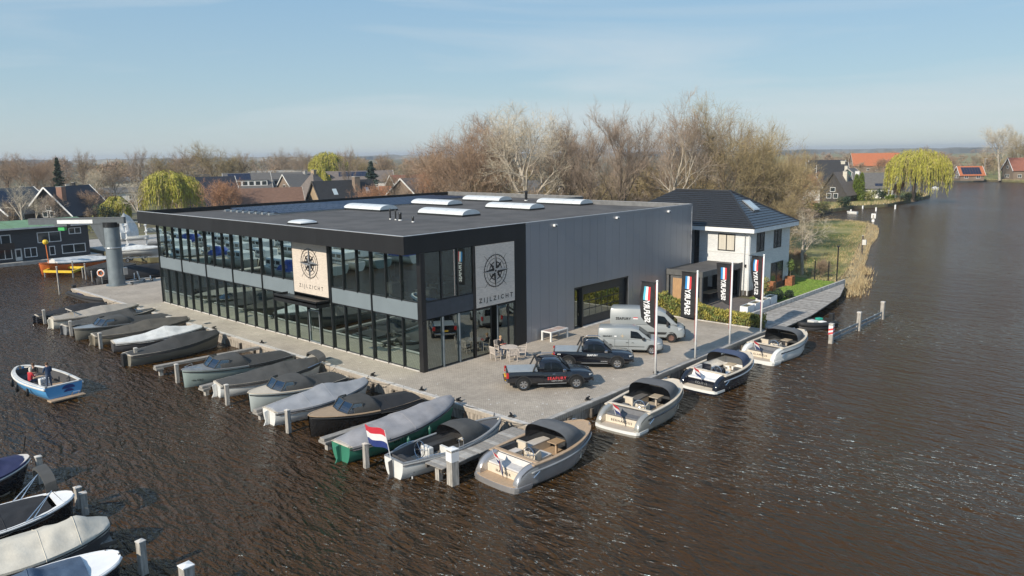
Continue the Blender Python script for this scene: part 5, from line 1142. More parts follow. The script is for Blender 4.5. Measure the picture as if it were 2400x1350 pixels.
for r0, dz in ((.30,.15),(.22,-.05)):
    m.add([(-L/2-.02,-.25+r0*math.cos(math.pi*k/n)*1.3,.52+dz+r0*.8*math.sin(math.pi*k/n)) for k in range(n+1)],[tuple(range(n+1))])
m.build('stern_emblem','flag_blue',tb,fix=False); MB().tube([(-L/2-.05,-.35,.2),(-L/2-.35,-.35,.45),(-L/2-.35,-.75,.45),(-L/2-.05,-.75,.2)],.025,6).build('swim_ladder','chrome',tb)
for q in (.3,.55,.78): fender(tb,(H.x(q),H.hb(q)+.13,.75))
# ---- boats in the foreground at the left edge
t, L = boat('motor_yacht','navy blue boat under a blue cover with striped bow deck at the left edge','boat',(70,1070),(-190,1150),1.3,1.0); H = Hull(L,2.9,1.0,1.35,.8,.55,.5); H.shell('hull_navy',t,'hull_cream'); H.rub('off_white',t); H.cover('cover_navy',t,.05,.93,((0,.3),(.5,.6),(1,.06)),1.5); H.flat('foredeck','cushion_light',t,.86,.99,dz=.05,inset=.05)
MB().tube([H.gun(.96,1,.1,.1),H.gun(.99,1,0,.9)],.03,5).build('bow_pole','black_metal',t)
t, L = boat('sloop','black open sloop with white foredeck and raised bimini hoop at the left edge','boat',(172,1158),(-160,1262),1.15,.95); H = Hull(L,2.7,.95,1.2,.8,.5,.2); H.shell('hull_black',t); H.rub('white_paint',t,.05,-.02); H.rail('gunwale','white_paint',t,.14,.05); H.cover('cover_black',t,.1,.80,((0,.1),(.5,.16),(1,.05)),2.5); H.flat('foredeck','white_paint',t,.84,.99,dz=.04,inset=.05)
m = MB(); rings = []
for i in range(9):
    a = math.pi*i/8; rings.append([Vector((H.x(.80)+dx,-1.15*math.cos(a),1.95+dz+.5*math.sin(a)**.7)) for dx,dz in ((-.2,-.03),(.2,.03),(.2,.14),(-.2,.08))])
m.loft(rings).build('bimini','cover_char',t,smooth=40); m = MB()
for sd in (-1,1):
    m.tube([H.gun(.58,sd,.05),(H.x(.80),sd*1.15,1.98)],.022,5); m.tube([H.gun(.64,sd,.05),(H.x(.80),sd*1.15,2.0)],.022,5); m.tube([H.gun(.90,sd,.1),(H.x(.80),sd*1.15,1.98)],.012,4)
m.build('bimini_frame','chrome',t)
t, L = boat('sloop','dark hulled sloop under a large beige cover at the lower left','boat',(258,1222),(-130,1345),1.1,.95); H = Hull(L,2.9,.95,1.15,.75,.5,.2); H.shell('hull_dgrey',t); H.rub('rubber',t); H.cover('cover_beige',t,.03,.985,((0,.25),(.4,.42),(.78,.62),(.9,.35),(1,.12)),1.5)
t, L = boat('motor_launch','navy hulled launch with white foredeck and blue cover in the bottom left corner','boat',(282,1302),(-60,1420),1.15,.95); H = Hull(L,2.5,.95,1.2,.85,.42,.2); H.shell('hull_navy',t); H.rub('white_paint',t,.06,-.02); H.rail('gunwale','white_paint',t,.14,.05); H.flat('foredeck','white_paint',t,.66,.985,dz=.04,inset=.05); H.cover('cover_blue',t,.05,.74,((0,.3),(.45,.62),(.6,.35),(1,.12)),1.7)
rope(t, H.gun(.92,1,.1,.1), H.gun(.8,1,-.9,-.4))
# ---- boats in the second basin
t, L = boat('cutter','orange fishing cutter hull under pale tarpaulins behind the yellow frame','boat',(90,620),(262,602),1.5,1.2); H = Hull(L,3.2,1.2,1.7,.7,.5,.3); H.shell('hull_orange',t); H.rub('hull_navy',t); H.cover('cover_white',t,.05,.82,((0,.2),(.4,.6),(.8,.6),(1,.5)),1.3); m = MB().tube([H.gun(.9,1,.3),(H.x(.88),0,4.2)],.05,6); m.build('mast','orange_paint',t); MB().sphere((H.x(.88),0,4.3),.35,10,6).build('float_ball','yellow_paint',t)
t, L = boat('sloop','dark tarpaulin covered sloop behind the crane','boat',(200,632),(310,618),1.0,.9); H = Hull(L,2.4,.9,1.1); H.shell('hull_dgrey',t); H.cover('cover_dark',t,.02,.97,((0,.1),(.5,.7),(1,.2)))
t, L = boat('barge','long barge under a round black tarpaulin beyond the life ring','boat',(222,650),(420,628),.9,.9); H = Hull(L,3.0,.7,.8,.9,.35,.1); H.shell('hull_dgrey',t); H.cover('cover_black',t,.02,.96,((0,.6),(.1,1.1),(.9,1.1),(1,.4)),2.6)
# ================================================================== quay furniture: posts, jetties, flags, tables, people
def post(label, px, top_y, w=.24, mt='post_wood', z=WZ, cap=None, group='mooring posts in the water', name='mooring_post', loc=None):
    b = loc if loc is not None else G(*px, z); lo, hi = 0, 12
    for _ in range(40):
        m_ = (lo+hi)/2; d = Vector((b.x,b.y,z+m_))-CAM; yy = 675-FPX*d.dot(_U2)/d.dot(_F)
        if yy > top_y: lo = m_
        else: hi = m_
    t = thing(name, label, 'post', (b.x,b.y,z), random.uniform(-.2,.2), group); h = lo
    MB().box(-w/2,w/2,-w/2,w/2,-1.0,h-.02).build('shaft', mt, t, bev=.02)
    MB().add([(-w/2-.01,-w/2-.01,h-.02),(w/2+.01,-w/2-.01,h-.02),(w/2+.01,w/2+.01,h-.02),(-w/2-.01,w/2+.01,h-.02),(-w/2-.01,-w/2-.01,h+.02),(w/2+.01,-w/2-.01,h+.02),(w/2+.01,w/2+.01,h+.02),(-w/2-.01,w/2+.01,h+.02),(0,0,h+.07)],[(0,1,5,4),(1,2,6,5),(2,3,7,6),(3,0,4,7),(4,5,8),(5,6,8),(6,7,8),(7,4,8),(3,2,1,0)]).build('cap', cap or 'concrete_light', t)
    return t
for lb, p, ty in [('beside the black covered tender',(105.7,759),727),('between the cream sloop and the olive launch',(168,787),753),('at the brown hulled sloop',(237,817),781),('at the stern of the dark grey covered sloop',(321,854),816),
                  ('at the bow of the sage green launch',(417,897),854),('at the stern of the white sloop with bimini',(534,949),902),('at the stern of the light grey tented sloop',(677,1014),961),('at the stern of the green lifeboat style sloop',(859,1096),1040)]:
    post('square weathered mooring post '+lb, p, ty)
for lb, p, ty in [('right of the navy boat at the left edge',(97,1132),1070),('behind the bimini sloop at the left edge',(187,1190),1142),('beside the beige covered sloop at the left',(200,1206),1155),('standing alone at the lower left',(337,1345),1268)]:
    post('square weathered mooring post '+lb, p, ty, .26)
t = post('thick mooring post with white painted top at the corner pier', (1062,1135), 1052, .42, 'post_wood', cap='white_paint', group=None, name='mooring_post'); MB().box(-.215,.215,-.215,.215,1.15,1.6).build('paint_band','white_paint',t)
b = G(443,1372,WZ); post('mooring post with white painted cap at the bottom edge', (443,1400), 1325, .4, 'post_wood', cap='white_paint', group=None)
# jetties between the boats
def jetty(label, a_px, b_px, w, z=-.12, planks=True, th=.16, mt='wood_grey', legs=((0.04,),(.5,)), over=None):
    a = G(*a_px, z); b = over if over else G(*b_px, z); d = b-a; L = d.length; h = math.atan2(d.y,d.x); t = thing('jetty', label, 'jetty', (a.x,a.y,z), h)
    if planks:
        m = MB(); m.box(0,L,-w/2,-w/2+.1,-th-.05,-.045); m.box(0,L,w/2-.1,w/2,-th-.05,-.045); m.build('beam', 'wood_dark', t)
        pm = MB().box(0,.29,-w/2-.03,w/2+.03,-.04,0); pms = [pm.mesh('plank','wood_grey'), MB().box(0,.29,-w/2-.03,w/2+.03,-.04,.004).mesh('plank','plank_c')]; x = 0
        while x < L-.25: o = link('plank', random.choice(pms), t); o.location = (x,random.uniform(-.02,.02),0); x += .31
    else:
        MB().box(0,L,-w/2,w/2,-th,0).build('beam', mt, t, bev=.015); MB().box(.0,.5,-w/2-.12,w/2+.12,-.30,-.165).build('cross_beam','wood_grey',t)
    for q in (.05,.5): MB().box(q*L-.12,q*L+.12,-.13,.13,-1.4,-.31 if not planks else -.22).build('pile','post_wood',t)
    return t
jetty('long narrow timber jetty between the two groups of moored boats', (362,858), (607,812), .42, -.05, False, .2)
jetty('short timber mooring arm left of the white sloop with bimini', (470,905), (690,848), .38, -.12, False)
jetty('short timber mooring arm left of the light grey tented sloop', (597,960), (845,895), .38, -.12, False)
jetty('timber mooring arm between the black sloop and the green sloop', (754,1027), (1000,950), .42, -.1, False)
jetty('plank pier at the quay corner beside the silver open sloop', (1016,1092), (1228,1003), 1.1, -.02)
jetty('plank jetty under the beige covered sloop at the lower left', (-60,1345), (268,1252), .9, -.2, over=None)
# steel guard rail in the river
gr = thing('guard_rail','grey double guard rail between three posts in the river','guard rail',(27.59,-16.27,WZ)); P = [Vector((0,0,0)),Vector((5.76,-.17,0)),Vector((11.58,-.25,0))]
for i, p in enumerate(P):
    q = MB(); q.box(p.x-.16,p.x+.16,p.y-.16,p.y+.16,-1,1.5); q = q.build('post','post_wood',gr,bev=.03); MB().box(p.x-.17,p.x+.17,p.y-.17,p.y+.17,1.502,1.6).build('cap','concrete_light',q)
    if i == 0:
        MB().box(p.x-.168,p.x+.168,p.y-.168,p.y+.168,.75,1.45).build('marker','white_paint',q)
        for z in (.82,1.12): MB().add([(p.x-.172,p.y-.172,z),(p.x+.172,p.y-.172,z+.1),(p.x+.172,p.y-.172,z+.25),(p.x-.172,p.y-.172,z+.15)],[(0,1,2,3)]).add([(p.x-.172,p.y+.172,z-.1),(p.x-.172,p.y-.172,z),(p.x-.172,p.y-.172,z+.15),(p.x-.172,p.y+.172,z+.05)],[(0,1,2,3)]).build('stripe','print_red',q,fix=False)
for a, b in zip(P,P[1:]):
    for z in (.28,.62): MB().bar(a+Vector((.16,0,z)),b+Vector((-.16,0,z)),.08,.16).build('rail','steel_grey',gr)
    for f in (.33,.66): p = a.lerp(b,f); MB().bar(p+Vector((0,0,.1)),p+Vector((0,0,.75)),.08,.08).build('stay','galv',gr)
# flagpoles and mirrored banners
def banner(i, x, y, wtab, bot_in, bot_out, amp, ph, lb):
    t = thing('banner','black vertical banner with mirrored white lettering on the %s flagpole' % lb,'flag',(x,y,0),0,'banners on the flagpoles'); top = 5.98
    def wave(u, z): return amp*math.sin(u*3.2+ph+z*.7)*u**.8+ .05*math.sin(z*2.3+ph)*u
    def pos(u, z): w = lerp_tab(wtab, z); return Vector((wave(u,z), .10+w*u, z))
    nu, nv = 12, 30; m = MB(); rings = []
    for j in range(nv+1):
        r_ = []
        for k in range(nu+1):
            u = k/nu; zb = bot_in+(bot_out-bot_in)*u**1.6; z = top-(top-zb)*j/nv; r_.append(pos(u,z))
        rings.append(r_)
    m.loft(rings, False, False); m.build('cloth','banner',t,smooth=True,fix=False)
    zb = top-.3; hh = .78
    for k, mt in enumerate(('print_red','print_white','print_blue' if i else 'print_cyan')):
        m = MB(); rr = []
        for j in range(7):
            z = zb-hh*j/6-(.1 if j == 6 else 0); rr.append([pos(.30+.145*k+.145*q/3, z-(.06 if j == 6 else 0)*(k+q/3)*.0)+Vector((-.012,0,0)) for q in range(4)])
        m.loft(rr, False, False); m.build('print_stripe',mt,t,fix=False)
    me = text_mesh('SEAFURY',1,0,.035,1.0); me.materials.clear(); me.materials.append(MATS['print_white']); xs = [v.co.x for v in me.vertices]; ys = [v.co.y for v in me.vertices]; x0, x1, y0, y1 = min(xs),max(xs),min(ys),max(ys); zt, zl = zb-hh-.08, (3.38,3.02,3.28,2.95)[i]
    for v in me.vertices:
        a = (v.co.x-x0)/(x1-x0); b_ = (v.co.y-y0)/(y1-y0); z = zl+(zt-zl)*a; v.co = pos(.72-.40*b_, z)+Vector((-.014,0,0))
    link('lettering', me, t)
for i, (x, lb, wt, bi, bo, amp, ph) in enumerate(((9.21,'nearest',((3,1.0),(3.6,1.05),(5,1.2),(6,1.12)),3.05,3.65,.10,.3),(14.32,'second',((2,1.15),(6,1.15)),2.70,2.78,.07,1.4),(19.4,'third',((3,.95),(4.5,1.12),(6,1.15)),2.95,3.4,.12,2.2),(24.67,'farthest',((2.6,.75),(3.6,.72),(4.6,.98),(5.3,1.1),(6,1.0)),2.55,2.95,.22,.9))):
    y = -11.87; t = thing('flagpole','white flagpole on the quay edge, %s' % {'nearest':'nearest to the camera','second':'second from the camera','third':'third from the camera','farthest':'next to the timber deck'}[lb],'flagpole',(x,y,0),0,'white flagpoles')
    MB().tube([(0,0,0),(0,0,3),(0,0,6.08)],[.075,.07,.055],10).build('pole','white_paint',t,smooth=True); MB().sphere((0,0,6.1),.08,8,6).build('finial','white_paint',t); MB().tube([(0,0,5.99),(0,1.22,5.99)],.02,6).build('arm','black_metal',t); MB().tube([(-.1,.06,1.2),(-.1,.05,5.9)],.012,4).build('halyard','flag_red',t); MB().cyl((0,0,0),.16,.05,10).build('foot','galv',t)
    banner(i, x, y, wt, bi, bo, amp, ph, lb)
# side table by the grey wall
t = thing('side_table','white framed garden table with two brown top panels by the grey wall','table',(12.72,-.72,0)); MB().box(-1.05,1.05,-.5,.5,.66,.75).build('frame','table_white',t,bev=.01)
for a in (-1,1):
    MB().box(a*.5-.45,a*.5+.45,-.4,.4,.745,.757).build('top_panel','table_top',t)
    for b in (-1,1): MB().box(a*.98-.06,a*.98+.06,b*.43-.06,b*.43+.06,0,.66).build('leg','table_white',t)
# terrace set and seated man
def chair(label, x, y, rz):
    t = thing('garden_chair',label,'chair',(x,y,0),rz,'pale wooden garden chairs'); w = .27
    for k in range(6): MB().box(-.22+.075*k,-.16+.075*k,-w,w,.42,.445).build('seat_slat','chair_wood',t)
    for a in (-1,1):
        MB().bar((.22,a*w,0),(.22,a*w,.66),.05,.05).build('leg','chair_wood',t); MB().bar((-.2,a*w,0),(-.32,a*w,.98),.05,.05).build('leg','chair_wood',t); MB().bar((-.27,a*w,.66),(.26,a*w,.66),.06,.03).build('armrest','chair_wood',t); MB().bar((-.2,a*w,.38),(.22,a*w,.38),.04,.05).build('apron','chair_wood',t)
    MB().bar((-.315,-w,.95),(-.315,w,.95),.04,.08,up=(0,0,1)).build('back_rail','chair_wood',t); MB().bar((-.255,-w,.50),(-.255,w,.50),.03,.05).build('back_rail','chair_wood',t)
    for k in range(7): MB().bar((-.258,-.21+.07*k,.52),(-.312,-.21+.07*k,.92),.045,.015,up=(1,0,0)).build('back_slat','chair_wood',t)
    return t
tc_ = G(1193,836); tt = thing('garden_table','round pale wooden garden table in front of the entrance','table',(tc_.x,tc_.y,0)); MB().cyl((0,0,.70),.62,.04,24).build('table_top','chair_wood',tt)
for k in range(4): a = k*math.pi/2+.4; MB().bar((.45*math.cos(a),.45*math.sin(a),0),(.3*math.cos(a),.3*math.sin(a),.70),.06,.06).build('leg','chair_wood',tt)
def facing(p): return math.atan2(tc_.y-p.y, tc_.x-p.x)
spots = [((1150,846),'left of the round table'),((1172,829),'holding the seated man'),((1206,851),'on the near side of the round table'),((1224,836),'right of the round table')]
ch = []
for p, lb in spots: g = G(*p); v = Vector((g.x-tc_.x, g.y-tc_.y, 0)); v = v.normalized()*max(.85, min(1.2, v.length)); g = tc_+v; ch.append((g, facing(g))); chair('pale wooden garden chair '+lb, g.x, g.y, facing(g))
def person(label, loc, rz, J, top, legs, hairm, hair_len=.0, skin='skin', parent=None):
    """J: joint positions in metres; one continuous skinned body, coloured by region"""
    t = thing('person',label,'person',loc,rz)
    E = [('pelvis','waist'),('waist','chest'),('chest','neck'),('neck','chin'),('chin','head')]
    Rr = {'pelvis':.155,'waist':.14,'chest':.165,'neck':.06,'chin':.075,'head':.095}
    for s in 'lr':
        E += [('chest','sh'+s),('sh'+s,'el'+s),('el'+s,'wr'+s),('wr'+s,'pa'+s),('pelvis','hip'+s),('hip'+s,'kn'+s),('kn'+s,'an'+s),('an'+s,'to'+s)]
        Rr.update({'sh'+s:.07,'el'+s:.047,'wr'+s:.032,'pa'+s:.036,'hip'+s:.095,'kn'+s:.065,'an'+s:.045,'to'+s:.04})
    names = list(J); me = bpy.data.meshes.new('body'); vs = [Vector(J[k]) for k in names]; ed = [(names.index(a),names.index(b)) for a,b in E]; rad = [Rr[k] for k in names]; reg = list(names)
    for s in 'lr':                        # five fingers per hand
        pa = Vector(J['pa'+s]); wr = Vector(J['wr'+s]); d = (pa-wr).normalized(); sidev = d.cross(Vector((0,0,1)) if abs(d.z) < .9 else Vector((1,0,0))).normalized()
        for k, (o, l) in enumerate(((-.028,.075),(-.01,.085),(.01,.08),(.028,.062),(.045,.05))):
            i0 = len(vs); st = pa if k < 4 else wr.lerp(pa,.5); vs += [st+sidev*o+d*(.03 if k < 4 else 0), st+sidev*o*1.15+d*l*.6-Vector((0,0,.01)), st+sidev*o*1.15+d*l-Vector((0,0,.03))]; ed += [(names.index('pa'+s),i0),(i0,i0+1),(i0+1,i0+2)]; rad += [.010,.009,.008]; reg += ['pa'+s]*3
    me.from_pydata(vs, ed, []); o = bpy.data.objects.new('tmp', me); COL.objects.link(o); md = o.modifiers.new('s','SKIN'); md.use_smooth_shade = True
    for i, sv in enumerate(me.skin_vertices[0].data): sv.radius = (rad[i], rad[i]*(1.0)); sv.use_root = (names[i] == 'pelvis') if i < len(names) else False
    ss = o.modifiers.new('u','SUBSURF'); ss.levels = 1; dg = bpy.context.evaluated_depsgraph_get(); dg.update(); bm_ = bpy.data.meshes.new_from_object(o.evaluated_get(dg)); bpy.data.objects.remove(o)
    bm_.materials.clear()
    for k in (skin, top, legs, 'shoe'): bm_.materials.append(MATS[k])
    for p in bm_.polygons:
        c = p.center; i = min(range(len(vs)), key=lambda q: (vs[q]-c).length-rad[q]); r_ = reg[i]
        p.material_index = 0 if r_[:2] in ('ne','ch','he','wr','pa') and r_ != 'chest' else (3 if r_[:2] in ('to',) else (2 if r_[:2] in ('pe','hi','kn','an') else 1)); p.use_smooth = True
    link('body', bm_, t); hd = Vector(J['head']); cn = Vector(J['chin']); f = Vector(J['face'] if 'face' in J else (1,0,0)).normalized() if False else Vector((1,0,0)); upv = (hd-cn).normalized()
    m = MB(); m.sphere(hd+upv*.025-f*.018,.112,12,8,(1.0,.9,1.0)); m.build('hair',hairm,t,smooth=True)
    if hair_len: MB().sphere(hd-upv*hair_len*.5-f*.05,.1,10,6,(.7,.95,1.4)).build('hair',hairm,t,smooth=True)
    fc = hd-upv*.03+f*.095; MB().sphere(fc-upv*.005+f*.012,.018,6,5,(1,.7,1.2)).build('nose',skin,t,smooth=True); side = f.cross(upv)
    for s in (-1,1): MB().sphere(fc+upv*.03+side*s*.033,.011,6,5).build('eye','ink',t); MB().sphere(hd-upv*.02+side*s*.098,.022,6,5,(.6,.4,1)).build('ear',skin,t)
    MB().sphere(fc-upv*.055,.02,6,4,(.5,1.1,.3)).build('mouth',mat('lip',(.4,.15,.12),.6,var=0),t); return t
SIT = dict(pelvis=(0,0,.55),waist=(.0,0,.68),chest=(.04,0,.95),neck=(.08,0,1.14),chin=(.11,0,1.22),head=(.12,0,1.31),shl=(.04,.19,1.06),ell=(.16,.24,.80),wrl=(.40,.14,.84),pal=(.47,.10,.86),shr=(.04,-.19,1.06),elr=(.15,-.24,.80),wrr=(.40,-.10,.86),par=(.47,-.05,.88),hipl=(.03,.10,.53),knl=(.46,.13,.52),anl=(.42,.13,.09),tol=(.58,.14,.05),hipr=(.03,-.10,.53),knr=(.46,-.13,.52),anr=(.46,-.12,.09),tor=(.62,-.13,.05))
STAND = dict(pelvis=(0,0,.95),waist=(0,0,1.08),chest=(.02,0,1.33),neck=(.05,0,1.52),chin=(.07,0,1.60),head=(.08,0,1.69),shl=(.02,.19,1.44),ell=(.10,.25,1.17),wrl=(.34,.16,1.06),pal=(.42,.13,1.06),shr=(.02,-.19,1.44),elr=(.10,-.25,1.17),wrr=(.34,-.16,1.06),par=(.42,-.13,1.06),hipl=(0,.10,.92),knl=(.03,.12,.50),anl=(0,.13,.08),tol=(.16,.15,.04),hipr=(0,-.10,.92),knr=(.03,-.12,.50),anr=(0,-.13,.08),tor=(.16,-.15,.04))
g, h = ch[1]; person('man in black sitting at the round garden table, reading something in his hands',(g.x-.02*math.cos(h),g.y-.02*math.sin(h),-.08),h,SIT,'shirt_black','jean','hair_fair')
MB_ = MB().box(-.10,.10,-.14,.14,0,.012); bk = tag(MB_.build('booklet','flag_red'),'small red booklet held by the man at the garden table','booklet'); bk.location = (g.x+.5*math.cos(h),g.y+.5*math.sin(h),.81); bk.rotation_euler = (0,-.5,h)
def on_boat(t, x, y, z): mm = Matrix.Translation(t.location) @ Matrix.Rotation(t.rotation_euler.z,4,'Z'); return mm @ Vector((x,y,z))
bz = tb.rotation_euler.z; H = tb_H
person('man in a dark blue jacket standing at the wheel of the blue launch', on_boat(tb,H.x(.28),.12,.34), bz, STAND, 'shirt_navy','jean','hair_brown')
person('woman in red sitting on the side bench of the blue launch', on_boat(tb,H.x(.52),.62,.22), bz-1.3, SIT, 'shirt_red','jean','hair_white',.12)
person('person in dark clothes with pale trousers sitting in the bow of the blue launch', on_boat(tb,H.x(.70),-.1,.22), bz+2.6, SIT, 'shirt_black','shirt_grey','hair_brown',.1)
# bollards, ropes and cleats on the quay edge
for i, (p, lb) in enumerate((((608,806),'end of the long jetty'),((745,850),'bow of the white sloop with bimini'),((860,886),'bow of the light grey tented sloop'),((975,920),'stern of the black sloop'),((1065,945),'bow of the green sloop'),((1180,985),'bow of the nearest open sloop'),((500,772),'bow of the dark grey sloop'),((1405,946),'bow of the silver open sloop'),((1545,876),'foot of the nearest flagpole'))):
    g = G(*p); g = Vector((min(max(g.x,QX+.45),30),max(g.y,QY+.45),0)); t = thing('bollard','low black mooring bollard at the '+lb,'bollard',g,random.random(),'bollards along the quay'); MB().cyl((0,0,0),.07,.22,8).build('stem','black_metal',t); MB().tube([(-.2,0,.2),(.2,0,.2)],.045,8).build('horns','black_metal',t); MB().torus((0,0,.05),(0,0,1),.16,.035,14,6).build('rope_coil','rope',t)
# slewing crane at the far end of the quay
cr = thing('slewing_crane','tall grey column crane with a long jib at the far left end of the quay','crane',(1.17,53.83,0)); MB().tube([(0,0,0),(0,0,6.6)],[.86,.80],20).build('column','steel_grey',cr,smooth=60); MB().cyl((0,0,-.0),1.15,.1,20).build('base_plate','steel_grey',cr); MB().cyl((0,0,6.6),.85,.55,16).build('slewing_head','black_metal',cr); jd = Vector((-.66,.75,0)); MB().bar(jd*-1.6+Vector((0,0,7.3)),jd*9.2+Vector((0,0,7.25)),.5,.62).build('jib',mat('jib_grey',(.10,.115,.125),.5,var=.1),cr); MB().bar(jd*-1.6+Vector((0,0,7.66)),jd*9.2+Vector((0,0,7.6)),.56,.08).build('jib_flange',mat('jib_flange',(.12,.12,.12),.6,var=.1),cr); sdv = Vector((jd.y,-jd.x,0)); sdv = -sdv if sdv.dot(CAM-Vector(cr.location)) < 0 else sdv
MB().bar(jd*1.9+sdv*.29+Vector((0,0,7.25)),jd*5.9+sdv*.29+Vector((0,0,7.25)),.03,.42).build('sign_plate','white_paint',cr); MB().extr([jd*.85+Vector((0,0,6.95))-sdv*.2,jd*2.3+Vector((0,0,6.95))-sdv*.2,jd*1.0+Vector((0,0,4.3))-sdv*.2,jd*.85+Vector((0,0,4.3))-sdv*.2],sdv*.4).build('bracket','jib_grey',cr); MB().torus((0,0,4.3),(0,0,1),.88,.05,20,6).build('collar','galv',cr); MB().box(*[v for v in (.5,.9,-1.0,-.6)],1.2,2.0).build('control_box','galv',cr)
MB().bar(jd*4.8+Vector((0,0,6.9)),jd*6.2+Vector((0,0,6.9)),.7,.3).build('trolley','jib_grey',cr); MB().bar(jd*5.2+Vector((0,0,6.45)),jd*5.9+Vector((0,0,6.45)),.5,.35).build('hoist',mat('hoist_green',(.06,.45,.12),.5,var=0),cr)
# life ring on its post
g = G(240,665); t = thing('life_ring','white and red life ring on a post at the crane quay','life ring',g); MB().cyl((0,0,0),.04,1.7,6).build('post','galv',t); MB().torus((-.06,-.06,1.25),(-.7,-.7,0),.36,.09,20,8).build('ring','white_paint',t); MB().torus((-.06,-.06,1.25),(-.7,-.7,0),.36,.094,5,8).build('ring_bands','orange_paint',t)
# racking frames lying on the quay and a stack of boat racks in the yard
def frame_pile(label, p, rz):
    t = thing('cradle_frame',label,'boat cradle',G(*p),rz)
    for a in (-1,1): MB().bar((-1.3,a*.6,.3),(1.3,a*.6,.3),.1,.1).build('beam','galv',t); MB().bar((a*1.0,-.7,.12),(a*1.0,.7,.12),.1,.1).build('cross_beam','galv',t); MB().bar((a*1.0,.6,.3),(a*1.2,.75,1.0),.08,.08).build('upright','galv',t); MB().torus((a*1.0,-.7,.16),(1,0,0),.13,.05,12,6).build('wheel','tyre',t)
    return t
frame_pile('white metal boat cradle lying on the quay behind the crane',(312,664),.5); frame_pile('white metal boat cradle beside the showroom end wall',(340,657),1.2)
def rack(label, base, rz, nb, lv, L=3.6):
    t = thing('boat_rack',label,'rack',base,rz)
    for i in range(nb):
        MB().bar((i*L,0,0),(i*L,0,lv*.95+.5),.18,.18).build('upright','white_paint',t); MB().bar((i*L-.9,-.7,.08),(i*L+.9,.7,.08),.12,.1).build('foot','galv',t)
        for k in range(lv): MB().bar((i*L,-1.3,.95+.95*k),(i*L,0,.7+.95*k),.15,.13).build('arm','white_paint',t); MB().bar((i*L,0,.7+.95*k),(i*L,1.3,.95+.95*k),.15,.13).build('arm','white_paint',t)
    MB().bar((0,0,lv*.95+.4),((nb-1)*L,0,lv*.95+.4),.1,.1).build('tie','galv',t); MB().bar((0,0,.5),((nb-1)*L,0,.5),.1,.1).build('tie','galv',t)
    return t
rb = D(300,590,123); rb.z = 0; rack('galvanised racks of stored dinghies in the boat yard', rb, R(-28), 5, 5, 2.6); k = 0
for i in range(3):
    for lv in range(4):
        if (i+lv) % 2: continue
        q = Vector((i*2.6+1.6, random.choice((-.6,.6)), 1.0+.95*lv)); mm = Matrix.Translation(rb) @ Matrix.Rotation(R(-28),4,'Z'); w = mm @ q; t = thing('dinghy','small %s dinghy stored on the yard rack, %s level, %s bay' % (('pale grey','white','grey')[k % 3],('lowest','second','third','top')[lv],('left','middle','right')[i]),'dinghy',w,R(-28),'dinghies stored on the rack'); H = Hull(2.9,.95,.22,.3,.8,.5,.1,n=10); H.shell(('hull_pale','hull_white','hull_grey')[k % 3],t); H.rail('gunwale','off_white',t,.08,.03); k += 1
# white sailing boat on its trailer
g = G(322,612); t = thing('boat_trailer','galvanised trailer under the white keelboat in the yard','trailer',g,R(-35)); MB().bar((-3,-.5,.5),(3.4,-.0,.5),.1,.1).build('beam','galv',t); MB().bar((-3,.5,.5),(3.4,0,.5),.1,.1).build('beam','galv',t); MB().bar((-1,-.95,.38),(-1,.95,.38),.08,.08).build('axle','galv',t)
for a in (-1,1): wheel(t,-1,a*.95,a,.3,.18,'rim')
for x in (-2,1): MB().bar((x,-.5,.5),(x,.5,.5),.08,.3).build('support','galv',t)
t = thing('keelboat','white keelboat under a white cover on the yard trailer','boat',(g.x,g.y,1.05),R(-35)); H = Hull(7.2,2.2,.7,.9,.75,.55,.4); H.shell('hull_white',t); H.cover('cover_white',t,.02,.97,((0,.1),(.55,.5),(.7,.3),(1,.05)))
t = thing('tarpaulin_boat','tall boat wrapped in white plastic behind the racks','boat',D(300,560,150).xy.to_3d(),.3); H = Hull(4.2,2.4,1.4,1.6,.8,.5,.2); H.shell('hull_white',t); H.cover('cover_white',t,.01,.99,((0,1.4),(.4,3.4),(.7,2.6),(1,.8)),1.1,droop=1.0)
# yellow floating frame, stakes and pontoon fingers in the second basin
yf = thing('floating_frame','bright yellow rectangular floating frame beside the orange cutter','float',(0,0,0)); q = [G(*p,WZ+.75) for p in ((104,636),(170,637),(198,627),(128,626))]
for a, b in zip(q,q[1:]+q[:1]): MB().bar(a,b,.28,.28).build('float_beam','yellow_paint',yf)
for a, b in zip(q,q[1:]+q[:1]): MB().tube([a+Vector((0,0,-1.6)),a+Vector((0,0,.15))],.08,6).build('leg','galv',yf)
for i, (p, ty, lb) in enumerate((((140,690),625,'in front of the yellow frame'),((173,648),612,'right of the yellow frame'),((195,652),628,'left of the tarpaulin sloop'),((202,655),618,'behind the tarpaulin sloop'),((217,660),636,'left of the black barge'))): post('thin pale stake in the second basin '+lb, p, ty, .14, 'post_wood', group='stakes in the second basin')
# two storey houseboat
hb = thing('houseboat','dark grey two storey houseboat with a green roof at the left edge','houseboat'); x0, x1, y0, y1 = -14, 10.9, 90, 96.5
MB().box(x0,x1,y0,y1,WZ+.5,4.3).build('wall','houseboat',hb); MB().box(x0-1,x1+1.2,y0-1.5,y1+.5,WZ-.5,WZ+.45).build('pontoon','concrete',hb); m = MB(); m.add([(x0-.5,y0-.7,4.35),(x1+.9,y0-.7,4.35),(x1+.9,y1+.5,4.95),(x0-.5,y1+.5,4.95),(x0-.5,y0-.7,4.5),(x1+.9,y0-.7,4.5),(x1+.9,y1+.5,5.1),(x0-.5,y1+.5,5.1)],[(0,1,5,4),(1,2,6,5),(2,3,7,6),(3,0,4,7),(4,5,6,7),(3,2,1,0)]); rf = m.build('roof','green_roof',hb)
for k in range(7): xx = x0+.5+3.6*k; MB().bar((xx,y0-.69,4.52),(xx,y1+.4,5.12),.06,.05).build('roof_seam',mat('green_seam',(.09,.16,.09),.8,var=.1),rf)
